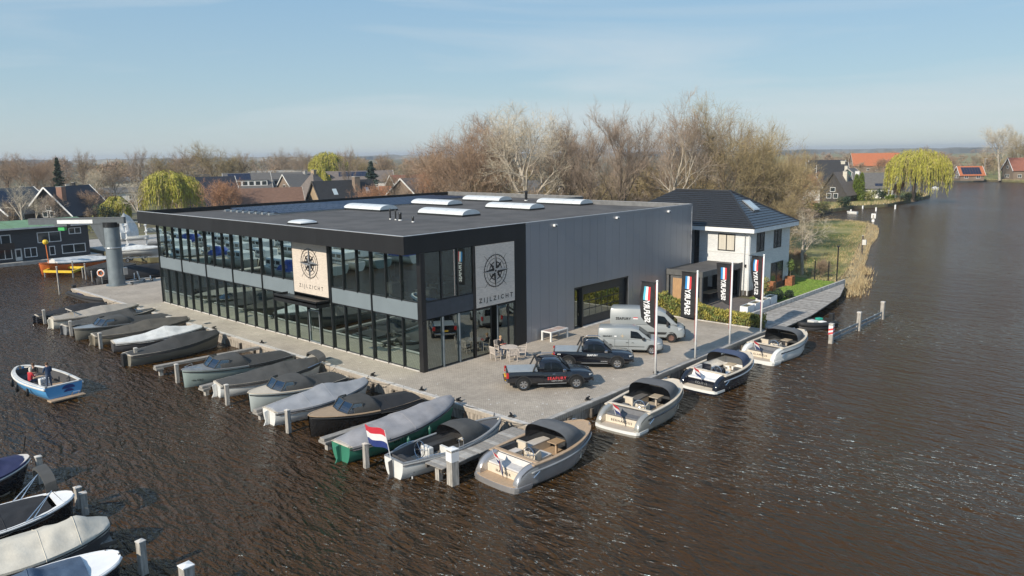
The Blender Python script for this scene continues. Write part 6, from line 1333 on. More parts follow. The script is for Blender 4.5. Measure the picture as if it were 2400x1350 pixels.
MB().box(x0-.5,x1+.92,y0-.76,y0-.701,4.28,4.52).build('eave_board','off_white',hb)
def hbwin(u0,u1,w0,w1,lv=2): window(hb,'y-',u0,u1,w0,w1,y0,'window_glass',lv,'white_paint',.06,None,.1)
def hx(px): d = ray(px,600); return CAM.x+d.x*((y0-CAM.y)/d.y)
hbwin(hx(92),hx(148),2.05,3.6,2); hbwin(hx(167),hx(196),3.0,3.95,2); hbwin(hx(147),hx(203),.15,1.5,2); hbwin(hx(117),hx(131),.1,1.45,1); hbwin(hx(58),hx(88),.1,1.5,2); hbwin(hx(-5),hx(29),.1,1.55,2); hbwin(hx(6),hx(30),1.9,3.6,1)
d = MB().box(hx(36),hx(52),y0-.06,y0-.001,WZ+.55,1.5).build('door','off_white',hb); MB().box(hx(39),hx(49),y0-.07,y0-.062,.3,1.3).build('pane','window_glass',d)
bl = MB(); bl.box(hx(-10),hx(31),y0-1.3,y0-.01,1.55,1.68); bl = bl.build('balcony','dark_frame',hb); MB().box(hx(-10),hx(31),y0-1.3,y0-1.24,1.69,2.5).build('railing',mat('rail_brown',(.05,.035,.028),.8,var=.2),bl)

# drain covers and hatches in the quay paving
for i, (x, y, lb) in enumerate(((4.5,-10.2,'between the near pickup and the corner'),(-1.9,8.0,'along the long glass front'),(16.5,-10.6,'near the second flagpole'),(-1.9,26.0,'towards the far end of the glass front'))):
    t = thing('drain_cover','small iron drain cover in the paving '+lb,'drain cover',(x,y,0),0,'drain covers in the quay'); MB().box(-.3,.3,-.3,.3,.0,.006).build('frame','galv',t)
    for k in range(5): MB().box(-.26,.26,-.24+.1*k,-.18+.1*k,.0061,.012).build('bar','black_metal',t)
mat('dropping', (.72,.71,.68), .8, var=.1)
m = MB(); rnd_ = random.Random(5)
for _ in range(170):
    if rnd_.random() < .6: x, y = rnd_.uniform(-2.6,24), rnd_.uniform(-11.7,-9.2)
    else: x, y = rnd_.uniform(-2.8,-.4), rnd_.uniform(-11,50)
    r_ = rnd_.uniform(.02,.06); n_ = 6; m.add([(x+r_*math.cos(k)*rnd_.uniform(.6,1.3),y+r_*math.sin(k)*rnd_.uniform(.6,1.3),.004) for k in range(6)],[tuple(range(6))])
stuff(m.build('bird_droppings','dropping',fix=False),'white specks of bird droppings scattered on the quay paving','specks')
# ================================================================== village houses
def hor(x): return 375.77-.013593*x
def zat(px, py, dist): return CAM.z-(py-hor(px))*dist/FPX
def at(px, dist): p = D(px, hor(px), dist*math.sqrt(1+((px-1200)/FPX)**2)); return Vector((p.x, p.y, 0))   # dist = depth along the view axis
def vdir(px): return YAW-math.atan((px-1200)/FPX)
def gable(label, px, dist, rz, Lr, W, eave, ridge, wall, roof, barge='off_white', hip=0, chim=(), sky_=(), solar_=None, wins=2, gwin=True, dormer=None, ov=.45, name='village_house', loc=None):
    """ridge along local x; rz absolute heading of the ridge; camera-facing slope is the one towards -y or +y"""
    p = loc or at(px, dist); t = thing(name, label, 'house', p, rz); h = Lr/2; w = W/2; mid = ridge
    m = MB(); m.box(-h,h,-w,w,-.05,eave)
    if not hip:
        for s in (-1,1): m.extr([(s*h,-w,eave),(s*h,w,eave),(s*h,0,mid-.08)],(-s*.25,0,0))
    m.build('wall', wall, t)
    a = h+ov; sl = (mid-eave)/w; b = w+ov; ze = eave-sl*ov; rx = h-hip if hip else a
    for s in (-1,1):
        th = .16; m = MB(); q = [(-a,s*b,ze),(a,s*b,ze),(rx,0,mid),(-rx,0,mid)]
        m.extr([Vector(v) for v in q], (0,0,th)); r_ = m.build('roof', roof, t)
        if s == -1: rf = r_
        elif True: rb_ = r_
    if hip:
        for s in (-1,1): m = MB(); m.extr([(s*a,-b,ze),(s*a,b,ze),(s*rx,0,mid)],(0,0,.16)); m.build('roof', roof, t)
    elif barge:
        for s in (-1,1): 
            for k in (-1,1): MB().bar((s*(a+.03),k*b,ze+.06),(s*(a+.03),0,mid+.10),.08,.34).build('barge_board', barge, t)
    for cx, cy, cw, hh, cm in chim: c = MB().box(cx-cw/2,cx+cw/2,cy-cw/2,cy+cw/2,eave,mid+hh).build('chimney', cm, t); MB().box(cx-cw/2-.06,cx+cw/2+.06,cy-cw/2-.06,cy+cw/2+.06,mid+hh+.002,mid+hh+.12).build('cap','concrete',c)
    def slope(s, x0, x1, u0, u1, mt, nm, lift=.17, th=.06):   # patch on the slope, u 0 eave .. 1 ridge
        f = lambda u: (s*b*(1-u), ze+(mid-ze)*u+lift)
        (ya,za),(yb,zb_) = f(u0), f(u1); MB().extr([(x0,ya,za),(x1,ya,za),(x1,yb,zb_),(x0,yb,zb_)],(0,0,th)).build(nm, mt, rf if s < 0 else rb_)
    for s, x0, u0, ww in sky_: slope(s,x0,x0+ww,u0,u0+.18,'sky_pane','roof_window')
    if solar_:
        s, x0, x1, u0, u1 = solar_; n = max(1, round((x1-x0)/1.1))
        for k in range(n): slope(s, x0+(x1-x0)*k/n+.03, x0+(x1-x0)*(k+1)/n-.03, u0, u1, 'solar', 'solar_panel')
    if dormer:
        s, x0, x1, hh, dm = dormer; yb = s*w*.55; zb0 = eave+.15; y0_, y1_ = min(s*w*.9, s*w*.2), max(s*w*.9, s*w*.2)
        d = MB().box(x0,x1,y0_,y1_,zb0,zb0+hh).build('dormer', dm, t); MB().box(x0-.15,x1+.15,y0_-.15,y1_+.1,zb0+hh+.002,zb0+hh+.15).build('dormer_roof','roof_grey',d); n = max(1,int((x1-x0)/1.6))
        for k in range(n): u0 = x0+(x1-x0)*(k+.15)/n; u1 = x0+(x1-x0)*(k+.85)/n; yy = y0_-.02 if s < 0 else y1_+.02; MB().box(u0,u1,min(yy,yy-s*.015),max(yy,yy-s*.015),zb0+hh*.3,zb0+hh*.85).build('pane','window_glass',d)
    for s, f in ((-1,'y-'),(1,'y+')):
        for k in range(wins): u = -h+(2*h)*(k+.5)/wins; window(t,f,u-.8,u+.8,.9,min(eave-.3,2.3),s*w,'window_glass',2,'white_paint',.05)
    if gwin:
        for s, f in ((-1,'x-'),(1,'x+')):
            window(t,f,-1.5,-.2,.9,min(2.3,eave+.5),s*h,'window_glass',1,'white_paint',.05); window(t,f,.3,1.6,.9,min(2.3,eave+.5),s*h,'window_glass',1,'white_paint',.05)
            if mid-eave > 3: window(t,f,-.7,.7,eave+.5,eave+1.7,s*h,'window_glass',1,'white_paint',.05)
    return t
VD = vdir
# left of the showroom
gable('white gabled chalet with a black roof and tall red brick chimney behind the houseboat',150,185,VD(148)-R(38),14,11.5,1.9,7.7,'dark_wall','roof_navy','white_paint',chim=((-5.6,-2.6,1.4,.1,'red_brick'),(3,.5,.6,.8,'ink')),ov=.9,wins=3)
gable('house with a long brown grey roof and dark solar panels left of the white chalet',95,203,VD(95)-R(82),13,9,3,6.4,'brown_brick','roof_taupe',chim=((-5,0,.9,.9,'cream_wall'),(5.5,0,.9,1.1,'cream_wall')),solar_=(-1,-3,0,.25,.75),sky_=((-1,.8,.5,.8),))
gable('dark gabled house with a white barge board at the far left edge',8,178,VD(8)-R(40),16,12,2.2,7.6,'dark_wall','roof_grey','white_paint',solar_=(-1,-6,-2,.4,.9))
gable('small white bungalow behind the trees right of the white chalet',268,255,VD(268)-R(85),18,8,3.2,4.6,'white_wall','roof_grey',wins=5)
gable('pale flat house half hidden behind the bare trees above the white bungalow',300,320,VD(300)-R(88),20,9,5,6.5,'cream_wall','roof_grey',wins=6)
gable('house with a steep very dark blue roof right of the yellow willow',478,190,VD(478)-R(78),13,13,2.8,9.3,'brown_brick','roof_navy',chim=((-4,0,.8,.6,'red_brick'),))
gable('brown tiled house with a dark gable and four small roof windows behind the roof edge',622,165,VD(622)-R(84),13.5,10,2.6,7.4,'dark_brick','roof_brown',sky_=((-1,-2.4,.22,.8),(-1,-.6,.22,.8),(-1,1.2,.22,.8),(-1,4.4,.22,.8)),barge='concrete')
gable('terraced house with a long white dormer and solar panels',575,235,VD(575)-R(86),13,9,5,9.2,'white_wall','roof_grey',solar_=(-1,-5.5,1,.55,.95),dormer=(-1,-5.5,5.5,2.0,'white_wall'))
gable('grey roofed terraced house left of the white dormer house',430,262,VD(430)-R(84),15,9,4,8.4,'dark_wall','roof_grey',chim=((3,0,.8,.8,'concrete'),))
gable('grey terraced house with a dormer behind the brown tiled house',655,245,VD(655)-R(80),13,9,5,9.0,'dark_wall','roof_grey',dormer=(-1,-3,2,1.8,'off_white'))
gable('grey gabled terraced house next to the brown pyramid roof',700,238,VD(700)-R(60),11,10,4,8.6,'brown_brick','roof_grey',chim=((2,0,.8,.9,'concrete'),))
gable('long low pale roofed block at the far edge of the village',655,330,VD(655)-R(88),34,10,6.5,8.2,'cream_wall','roof_flat',wins=8)
gable('house with a brown pyramid roof and solar panels behind the roof edge',733,178,VD(733)-R(45),10,10,2.5,10.4,'brown_brick','roof_taupe',hip=4.7,sky_=((-1,-1.5,.25,.7),(-1,.4,.25,.7)),solar_=(-1,-2.5,0,.42,.6),chim=((0,0,.9,.5,'yellow_brick'),))
gable('yellow brick gabled house with a black roof and square chimney behind the roof edge',800,172,VD(800)-R(62),14,10,2.4,8.6,'yellow_brick','roof_dark','dark_wall',chim=((2.5,-1.5,1.3,.8,'brown_brick'),),sky_=((-1,-3.5,.55,1.0),(-1,4.5,.55,1.0)))
gable('row of orange and white fronted terraced houses with solar roofs',812,265,VD(812)-R(88),30,9,5.5,8.8,'white_wall','roof_taupe',dormer=(-1,-13,-6,2.2,'yellow_paint'),solar_=(-1,-3,9,.5,.9),wins=9)
gable('low house with a bright orange tiled roof behind the showroom',928,205,VD(928)-R(83),9,9,2.6,5.9,'dark_wall','roof_orange')
gable('house with a broad brown grey roof behind bare bushes left of the tall trees',985,195,VD(985)-R(40),15,14,2.5,8.3,'brown_brick','roof_taupe')
gable('house with a dark red roof between the bushes behind the showroom',955,235,VD(955)-R(60),12,10,3,8,'brown_brick','roof_redbrown')
gable('grey roofed house glimpsed between the tall bare trees',1290,190,VD(1290)-R(75),13,10,3,7.4,'white_wall','roof_grey',chim=((2,0,.8,.8,'cream_wall'),))
gable('small white gabled house seen through the tall trees',1330,178,VD(1330)-R(15),9,7,3.2,6.4,'white_wall','roof_grey','white_paint')
gable('brown roofed house behind the tall trees above the villa',1490,200,VD(1490)-R(80),14,10,3,7,'brown_brick','roof_taupe')
gable('dark roofed house behind the tall trees right of the middle',1410,185,VD(1410)-R(50),12,9,3,7.2,'cream_wall','roof_grey')
# right bank
gable('farmhouse with a long bright orange tiled roof and cream gable trim',2052,470,VD(2052)-R(74),27,13,4.2,11.2,'brown_brick','roof_orange','cream_wall',wins=5)
gable('small brick house with a red roof full of solar panels across the river',2276,334,VD(2276)-R(68),9.5,7.6,2.4,5.9,'brown_brick','roof_orange','white_paint',solar_=(-1,-3.8,3.8,.12,.85),wins=2)
gable('brick house with white arched window at the right edge across the river',2398,335,VD(2398)-R(60),11,9,4.2,9.2,'brown_brick','roof_redbrown','white_paint')
gable('big black roofed house with a small white dormer on the right bank',1940,262,VD(1940)-R(80),12.5,12,3,9.6,'dark_wall','roof_dark','off_white',chim=((5,0,1.3,.5,'cream_wall'),),dormer=(-1,-1.5,.8,.8,'white_paint'))
gable('long white fronted house behind the big black roof on the right bank',1940,315,VD(1940)-R(86),13,9,6.2,9.6,'white_wall','roof_dark','white_paint',dormer=(-1,-5,5.5,1.8,'white_paint'))
gable('dark green gabled house between the chimneys on the right bank',1998,250,VD(1998)-R(12),9,6.5,5.2,7.8,'green_wall','roof_grey','concrete',chim=((0,1.5,.9,.8,'cream_wall'),))
gable('glass fronted house with a steep dark gable above the landing on the right bank',1972,212,VD(1972)-R(20),9,7.2,2.2,7.8,'dark_wall','roof_taupe','dark_wall',chim=((1,-1.2,1.1,.2,'cream_wall'),),solar_=(1,-1,3,.3,.7))
gable('long low dark house with a flat grey roof edge on the right bank',1928,222,VD(1928)-R(85),9,8,4.6,6.2,'brown_brick','roof_dark','off_white')
gable('grey roofed bungalow with a white veranda left of the big yellow willow',2052,226,VD(2052)-R(82),11,9,3.0,7.0,'white_wall','roof_grey','off_white',chim=((-4.5,0,1.1,.6,'white_wall'),),sky_=((-1,2.6,.55,.8),),solar_=(-1,0,4,.15,.3),wins=3)
gable('white house half hidden behind the bare trees right of the villa',1872,200,VD(1872)-R(70),9,8,4.5,7,'white_wall','roof_grey')
# moored white boat, excavator, stakes, sign on the far side
t = thing('excavator','small red and white excavator on the far bank','excavator',G(2011,469),R(20)); MB().box(-1.1,1.1,-.9,.9,.0,.55).build('tracks','plastic',t,bev=.1); MB().box(-1.1,.9,-.85,.85,.56,1.15).build('body','print_red',t,bev=.1); c = MB().box(-.2,.9,-.1,.8,1.16,2.6).build('cab','white_paint',t,bev=.06); MB().box(.0,.92,-.12,.7,1.5,2.4).build('pane','window_glass',c); MB().tube([(.9,-.3,1.2),(2.0,-.3,2.4),(2.9,-.3,1.4)],.13,6).build('arm','print_red',t)
t, L = boat('rowing_boat','white rowing boat lying on the far landing stage','boat',(1985,492),(2010,494),.9,.8); H = Hull(L,1.5,.5,.6,.7,.5,.2); H.shell('hull_white',t); H.rail('gunwale','white_paint',t); H.flat('thwart','off_white',t,.3,.5,.35)
t, L = boat('motor_launch','small white motor boat on the distant river','boat',(2202,439),(2184,440),.9,.7); H = Hull(L,2.2,.7,.9,.8,.5,.2); H.shell('hull_white',t); H.rail('gunwale','white_paint',t); H.cover('cover_white',t,.1,.7,((0,.2),(.6,.6),(1,.1)))
for p, ty, lb in (((1994,500),491,'left of the white rowing boat'),((2053,495),486,'below the excavator'),((2022,489),482,'right of the white rowing boat'),((2098,490),480,'below the straw bank'),((2070,485),477,'before the straw bank')): post('white stake along the far bank '+lb, p, ty, .3, 'white_paint', group='white stakes along the far bank')
g = G(2046,528,WZ); t = thing('channel_sign','white board sign on a post at the tip of the spit','sign',g); MB().box(-.15,.15,-.15,.15,-1,2.1).build('post','post_wood',t); MB().box(-.06,.06,-.42,.42,1.35,2.3).build('board','white_paint',t,bev=.02); MB().box(-.16,-.151,-.25,.25,.7,1.15).build('small_board','white_paint',t)
t = post('dark post with a small white sign on the edge of the spit', (2020,592), 552, .2, 'wood_dark', z=-.1, group=None); MB().box(-.13,.13,-.5,.0,1.1,1.8).build('sign','off_white',t)
fp = G(1910,462); t = thing('flagpole','bare white flagpole in front of the far black roofed house','flagpole',fp); MB().tube([(0,0,0),(0,0,9.5)],[.12,.06],6).build('pole','white_paint',t); MB().tube([(0,0,8.6),(-1.6,1.2,7.8)],.04,5).build('yard','white_paint',t)
lp = at(2312,335); t = thing('street_lamp','tall grey street lamp beside the far solar roofed house','lamp',lp); MB().tube([(0,0,0),(0,0,9.2)],[.12,.07],6).build('pole','galv',t); MB().box(-.3,.3,-.8,.2,9.1,9.3).build('lamp_head','galv',t)
tag(MB().box(0,0.01,0,0.01,0,0.01).build('x','ink'),'x','x') if False else None
# ================================================================== trees
def blade(m, a, b, w):
    d = b-a; r_ = Vector((random.gauss(0,1),random.gauss(0,1),random.gauss(0,1))); s = d.cross(r_)
    if s.length < 1e-6: return
    s = s.normalized()*w; m.add([a-s, a+s, b+s*.3, b-s*.3], [(0,1,2,3)])
def bare(seed, h, spread, r0, fork=.25, up=.2, limbs=7, sub=6, sub2=6, tw=7, twl=1.0, multi=1, tww=.011, gnarl=.2, simple=False):
    """returns (wood, twigs) builders: tapered trunk, limbs, branches and fine twig spray"""
    rnd = random.Random(seed); W = MB(); T = MB()
    def rv(s): return Vector((rnd.gauss(0,s),rnd.gauss(0,s),rnd.gauss(0,s)))
    def limb(p, d, L, r, lev):
        n = (6,5,4,3)[lev]; pts = [p]; rad = [r]; dd = d.copy()
        for i in range(n):
            dd = (dd+rv(gnarl*(.5 if lev == 0 else 1))+Vector((0,0,up*(.5 if lev == 1 else .3)))).normalized(); pts.append(pts[-1]+dd*L/n); rad.append(r*(1-(i+1)/n*(.6 if lev == 0 else .72)))
        if simple and lev >= 2:
            for p_, q_, r_ in zip(pts[::2], pts[2::2]+pts[-1:], rad[::2]): blade(W, p_, q_, max(r_*.7, tww))
        else: W.tube(pts, rad, (7,5,4,3)[lev] if not simple else 4, False)
        def along(u): k = min(n-1, int(u*n)); return pts[k].lerp(pts[k+1], u*n-k), (pts[k+1]-pts[k]).normalized(), rad[k]
        cnt = (limbs,sub,sub2)[lev] if lev < 3 else 0; a0 = rnd.uniform(0,6.28)
        for c in range(cnt):
            u = (fork+(1-fork)*(c+rnd.random()*.8)/cnt) if lev == 0 else (.22+.78*(c+rnd.random())/cnt); u = min(u,.999); q, t_, rr = along(u)
            a = a0+c*2.4+rnd.uniform(-.4,.4); o = t_.orthogonal().normalized(); o2 = t_.cross(o); sd = o*math.cos(a)+o2*math.sin(a); an = R(rnd.uniform(26,58))*spread*(1.05-.35*u if lev == 0 else 1)
            nd = (t_*math.cos(an)+sd*math.sin(an)).normalized(); l2 = (h*.47*(1.2-.62*u) if lev == 0 else L*(.56,.56,.5)[lev])*rnd.uniform(.75,1.12)
            limb(q, nd, l2, max(.012,rr*(.6 if lev == 0 else .55)), lev+1)
        if lev >= 2:
            for c in range(tw):
                u = rnd.uniform(.2,1); q, t_, rr = along(min(u,.999)); nd = (t_+rv(.5)+Vector((0,0,up*.8))).normalized(); e = q+nd*twl*rnd.uniform(.5,1.2); blade(T, q, e, tww)
                for _ in range(3): f = q.lerp(e, rnd.uniform(.3,1)); blade(T, f, f+(nd+rv(.6)+Vector((0,0,up*.4))).normalized()*twl*rnd.uniform(.3,.7), tww*.8)
    for k in range(multi):
        ca = Vector((math.cos(k*6.28/multi+seed),math.sin(k*6.28/multi+seed),0)); d = Vector((0,0,1)) if multi == 1 else (Vector((0,0,1))+ca*.30+rv(.06)).normalized()
        limb(Vector((0,0,-.1))+(Vector() if multi == 1 else ca*r0), d, h*.62*(1 if k == 0 else rnd.uniform(.8,1)), r0*(1 if multi == 1 else .7), 0)
    return W, T
PROTO = {}
def proto(name, wood, twig, *a, **k):
    W, T = bare(*a, **k); hmax = max(v[2] for v in T.v); wx = max(abs(v[0]) for v in T.v); PROTO[name] = (W.mesh('trunk_'+name, wood, True, False), T.mesh('crown_'+name, twig, False, False), hmax, wx)
proto('plane','bark_pale','twig_pale', 11, 20, 1.0, .42, .35, .22, 7, 6, 6, 10, 1.3)
proto('plane2','bark_pale','twig_purple', 12, 20, .85, .38, .4, .25, 7, 6, 6, 10, 1.2)
proto('red','bark_brown','twig_red', 13, 16, .95, .22, .12, .3, 8, 5, 5, 9, 1.2, multi=2)
proto('brown','bark_dark','twig_brown', 14, 18, .9, .32, .3, .3, 8, 6, 5, 10, 1.2)
proto('upright','bark_brown','twig_purple', 15, 20, .6, .28, .2, .4, 9, 6, 5, 10, 1.2)
proto('olive','bark_brown','twig_olive', 16, 18, 1.1, .34, .12, .25, 8, 6, 5, 8, 1.5, multi=2, tww=.013)
proto('grey','bark_grey','twig_brown', 17, 18, 1.0, .32, .22, .25, 8, 6, 6, 10, 1.2)
proto('rust','bark_brown','twig_rust', 18, 9, 1.0, .14, .1, .3, 6, 5, 4, 7, .8, multi=3, tww=.014)
proto('bush','bark_brown','twig_brown', 19, 5, 1.1, .07, .05, .3, 5, 4, 4, 6, .6, multi=4)
proto('bush2','bark_brown','twig_olive', 20, 5, 1.1, .07, .05, .3, 5, 4, 4, 6, .6, multi=4)
proto('bush3','bark_brown','twig_red', 21, 5, 1.0, .07, .05, .35, 5, 4, 4, 6, .6, multi=4)
proto('pollard','bark_pale','twig_pale', 22, 9, 1.15, .26, .3, .15, 6, 4, 4, 4, .9)
def tree(label, kind, px, dist, top, wscale=1.0, rz=None, loc=None, group=None, h=None, name='bare_tree'):
    wm, tm, hm, wx = PROTO[kind]; p = loc or at(px, dist); hh = h or zat(px, top, dist); s = hh/hm
    t = thing(name, label, 'tree', p, random.uniform(0,6.28) if rz is None else rz, group); t.scale = (s*wscale, s*wscale, s); link('trunk', wm, t); link('crown', tm, t); return t
g1 = 'tall bare trees behind the showroom'
for lb, k, px, d, top, w in [('reddish bare tree at the left end of the tall group','red',1085,118,274,1.05),('reddish brown bare tree second from the left of the tall group','red',1140,112,250,.95),('tall pale barked plane tree behind the middle rooflights','plane',1240,106,224,1.0),('slim dark bare tree right of the pale plane','brown',1325,108,240,.75),
    ('upright purplish bare tree in the middle of the tall group','upright',1390,104,258,.95),('tall upright bare tree left of the pale trunk','upright',1448,100,222,.85),('tall pale tree with a straight white trunk above the grey hall corner','plane2',1545,98,204,.9),('thin grey bare tree right of the white trunk','grey',1632,104,226,.75),
    ('broad olive brown bare tree above the villa roof','olive',1735,100,206,.82),('olive brown bare tree at the right end of the tall group','olive',1810,108,262,.8),('dark bare tree behind the reddish trees','brown',1185,128,268,.8),('grey bare tree behind the pale plane','grey',1285,130,262,.8),('brown bare tree behind the white trunk','brown',1500,124,250,.8),('grey brown bare tree behind the villa','grey',1685,118,238,.85)]:
    tree(lb, k, px, d, top, w, group=g1)
tree('leafless tree with one long pale limb beside the villa','pollard',0,0,0,.95,2.0,Vector((54.5,-3.2,-.05)),h=8.2); tree('bare bush tree behind the villa on the meadow edge','olive',0,0,0,1.0,1.0,Vector((62,3.5,-.05)),h=9.5); tree('thin bare tree on the meadow right of the villa','grey',0,0,0,1.0,4.0,Vector((70,7.5,-.05)),h=8.5)
# left woods and village trees
for lb, k, px, d, top, w in [('bare oak in the wood left of the middle, leftmost of the big crowns','olive',395,262,352,1.1),('broad bare oak in the wood behind the village','grey',445,258,333,1.15),('tallest bare oak of the wood behind the village','olive',515,255,324,1.2),('bare oak at the right edge of the wood','brown',565,262,342,1.0),
    ('bare tree left of the far pair of round crowns','grey',648,340,340,1.0),('bare tree right of the far pair of round crowns','grey',700,335,341,1.1),('thin lone tree rising above the terraced houses','upright',812,215,332,.5),('reddish brown tree left of the tall group in the distance','brown',985,240,356,1.0),('brown bare tree in front of the far poplars','brown',900,280,348,1.3),
    ('dark feathery bare tree with a round top above the willow','upright',322,250,337,.7),('dark round topped bare tree left of the willow','brown',190,255,338,.8),('reddish bare tree at the far left','red',60,235,352,1.1),('reddish bare tree in the left wood','red',105,262,360,1.1),('bare brown tree at the left frame edge','brown',12,250,352,1.0),('pale spreading bare tree behind the white chalet','plane',212,225,388,1.1),
    ('slim birch left of the white chalet','pollard',36,150,412,.9),('second slim birch left of the white chalet','pollard',70,158,445,.7),('bare tree between the chalet and the bungalow','grey',262,232,372,1.0),('slender pale tree left of the yellow willow','pollard',312,160,405,.8),('bare brown tree between the bungalows','brown',370,265,370,1.0),('russet bare tree in front of the dark blue roof','rust',510,158,412,1.05),
    ('reddish tree behind the terraced houses','red',780,300,352,1.1),('rusty bare tree behind the orange roof','rust',1010,190,378,1.0),('bare brown tree behind the orange roof','brown',955,225,372,1.0),('reddish shrub tree in front of the black roofed house','rust',860,160,425,1.0),('bare tree right of the dark fir','grey',925,190,388,1.0),('brown bare tree left of the dark fir','olive',840,310,352,1.0)]:
    tree(lb, k, px, d, top, w, group='bare trees around the village')
# right bank trees
for lb, k, px, d, top, w in [('large bare tree with a pale trunk at the right edge across the river','plane',2350,328,284,.95),('bare brown tree behind the large tree at the right edge','olive',2392,345,300,.9),('bare tree behind the yellow willow on the far bank','brown',2168,345,333,1.2),('dark bare tree left of the small solar roofed house','red',2215,352,352,1.0),('bare tree right of the small solar roofed house','grey',2290,395,352,.9),('bare brown tree left of the farmhouse','brown',1905,330,346,1.0),('reddish bare tree in front of the big black roofed house','rust',1880,170,392,.9),('bare olive tree right of the tall group on the spit side','olive',1852,140,345,.8),('reddish young tree before the orange farmhouse','rust',2065,440,368,.8),('pollarded orange twigged willow on the far bank','rust',2115,212,420,1.0)]:
    tree(lb, k, px, d, top, w, group='bare trees on the right bank')
def joined(name, items, label, cat):
    """one mass of shrubs or woodland: transformed copies of a crown mesh in a single mesh"""
    import numpy as np
    V = []; Fq = []; MI = []; mats = []; off = 0
    for kind, p, s, sz, rz in items:
        for me in PROTO[kind][:2]:
            n = len(me.vertices); co = np.empty(n*3, dtype=np.float32); me.vertices.foreach_get('co', co); co = co.reshape(-1,3)*np.array([s,s,sz]); c, sn = math.cos(rz), math.sin(rz); x = co[:,0]*c-co[:,1]*sn+p[0]; y = co[:,0]*sn+co[:,1]*c+p[1]; V.append(np.stack([x,y,co[:,2]+p[2]],1))
            nl = len(me.loops); li = np.empty(nl, dtype=np.int32); me.loops.foreach_get('vertex_index', li); np_ = len(me.polygons); lt = np.empty(np_, dtype=np.int32); me.polygons.foreach_get('loop_total', lt)
            if not (lt == 4).all(): off += n; continue
            m0 = me.materials[0]
            if m0 not in mats: mats.append(m0)
            Fq.append(li.reshape(-1,4)+off); MI.append(np.full(np_, mats.index(m0), dtype=np.int32)); off += n
    V = np.concatenate(V); Fq = np.concatenate(Fq); MI = np.concatenate(MI); me = bpy.data.meshes.new(name); me.vertices.add(len(V)); me.vertices.foreach_set('co', V.astype(np.float32).ravel()); me.loops.add(Fq.size); me.loops.foreach_set('vertex_index', Fq.astype(np.int32).ravel()); me.polygons.add(len(Fq)); me.polygons.foreach_set('loop_start', np.arange(0,Fq.size,4,dtype=np.int32)); me.polygons.foreach_set('loop_total', np.full(len(Fq),4,dtype=np.int32)); me.polygons.foreach_set('material_index', MI)
    for m_ in mats: me.materials.append(m_)
    me.update(calc_edges=True); return stuff(link(name, me), label, cat)
# light prototypes for masses
for i_, (nm, bk_, tw_) in enumerate((('lite','bark_brown','twig_brown'),('lite2','bark_brown','twig_olive'),('lite3','bark_brown','twig_red'),('lite4','bark_grey','twig_purple'))):
    proto(nm, bk_, tw_, 31+i_, 9, 1.05, .16, .1, .25, 5, 5, 3, 7, 1.2, tww=.022, simple=True); proto(nm+'f', bk_, tw_, 41+i_, 12, 1.1, .2, .1, .25, 5, 4, 2, 2, 2.4, tww=.095, simple=True)
LT = ['lite','lite2','lite3','lite4']
def sc(kind, h): return h/PROTO[kind][2]
it = []
for _ in range(52):
    px = random.uniform(1060,1850); d = random.uniform(102,150); k = random.choice(LT+['lite2','lite3']); p = at(px,d); h = random.uniform(7,13)*(1 if px < 1800 else .7); s = sc(k,h); it.append((k,p,s*1.1,s,random.random()*6))
for _ in range(14):
    px = random.uniform(1825,1888); d = random.uniform(125,168); k = random.choice(LT); p = at(px,d); h = random.uniform(3.5,7); s = sc(k,h); it.append((k,p,s*1.2,s,random.random()*6))
joined('undergrowth', it, 'tangled brown undergrowth below the tall bare trees behind the showroom', 'shrubs')
it = []
for _ in range(75):
    px = random.uniform(-60,1060); d = random.uniform(150,265); k = random.choice(LT); p = at(px,d)
    if d < 178 and px > 250: continue
    h = random.uniform(3,7.5)*(1 if d < 230 else 1.4); s = sc(k,h); it.append((k,p,s*1.2,s,random.random()*6))
joined('garden_shrubs', it, 'bare brown garden shrubs scattered between the village houses', 'shrubs')
it = []; FT = [k+'f' for k in LT]
for _ in range(230):
    px = random.uniform(-80,1090); d = random.uniform(285,700); k = random.choice(FT); p = at(px,d); h = random.uniform(8,15)*(1.05 if d > 400 else .9)+(3.5*noise.noise(Vector((px*.01,d*.004,0)))); s = sc(k,h); it.append((k,p,s*1.25,s,random.random()*6))
for _ in range(70):
    px = random.uniform(1090,1900); d = random.uniform(220,600); k = random.choice(FT); p = at(px,d); h = random.uniform(7,12); s = sc(k,h); it.append((k,p,s*1.25,s,random.random()*6))
for _ in range(110):
    px = random.uniform(1850,2430); d = random.uniform(500,1900); k = random.choice(FT); p = at(px,d); h = random.uniform(5,11); s = sc(k,h); it.append((k,p,s*1.7,s,random.random()*6))
for _ in range(60):
    px = random.uniform(1850,2430); d = random.uniform(362,480); k = random.choice(FT); p = at(px,d)
    if 2225 < px < 2330 and d < 400: continue
    h = random.uniform(4,9); s = sc(k,h); it.append((k,p,s*1.2,s,random.random()*6))
for _ in range(46):
    px = random.uniform(1850,2210); d = random.uniform(495,720); k = random.choice(FT); p = at(px,d); h = random.uniform(8,12.5); s = sc(k,h); it.append((k,p,s*1.3,s,random.random()*6))
for _ in range(26):
    px = random.choice((random.uniform(2160,2235),random.uniform(2318,2430))); d = random.uniform(358,440); k = random.choice(FT); p = at(px,d); h = random.uniform(6,12); s = sc(k,h); it.append((k,p,s*1.1,s,random.random()*6))
joined('far_woodland', it, 'brown leafless woodland stretching to the horizon', 'woodland')
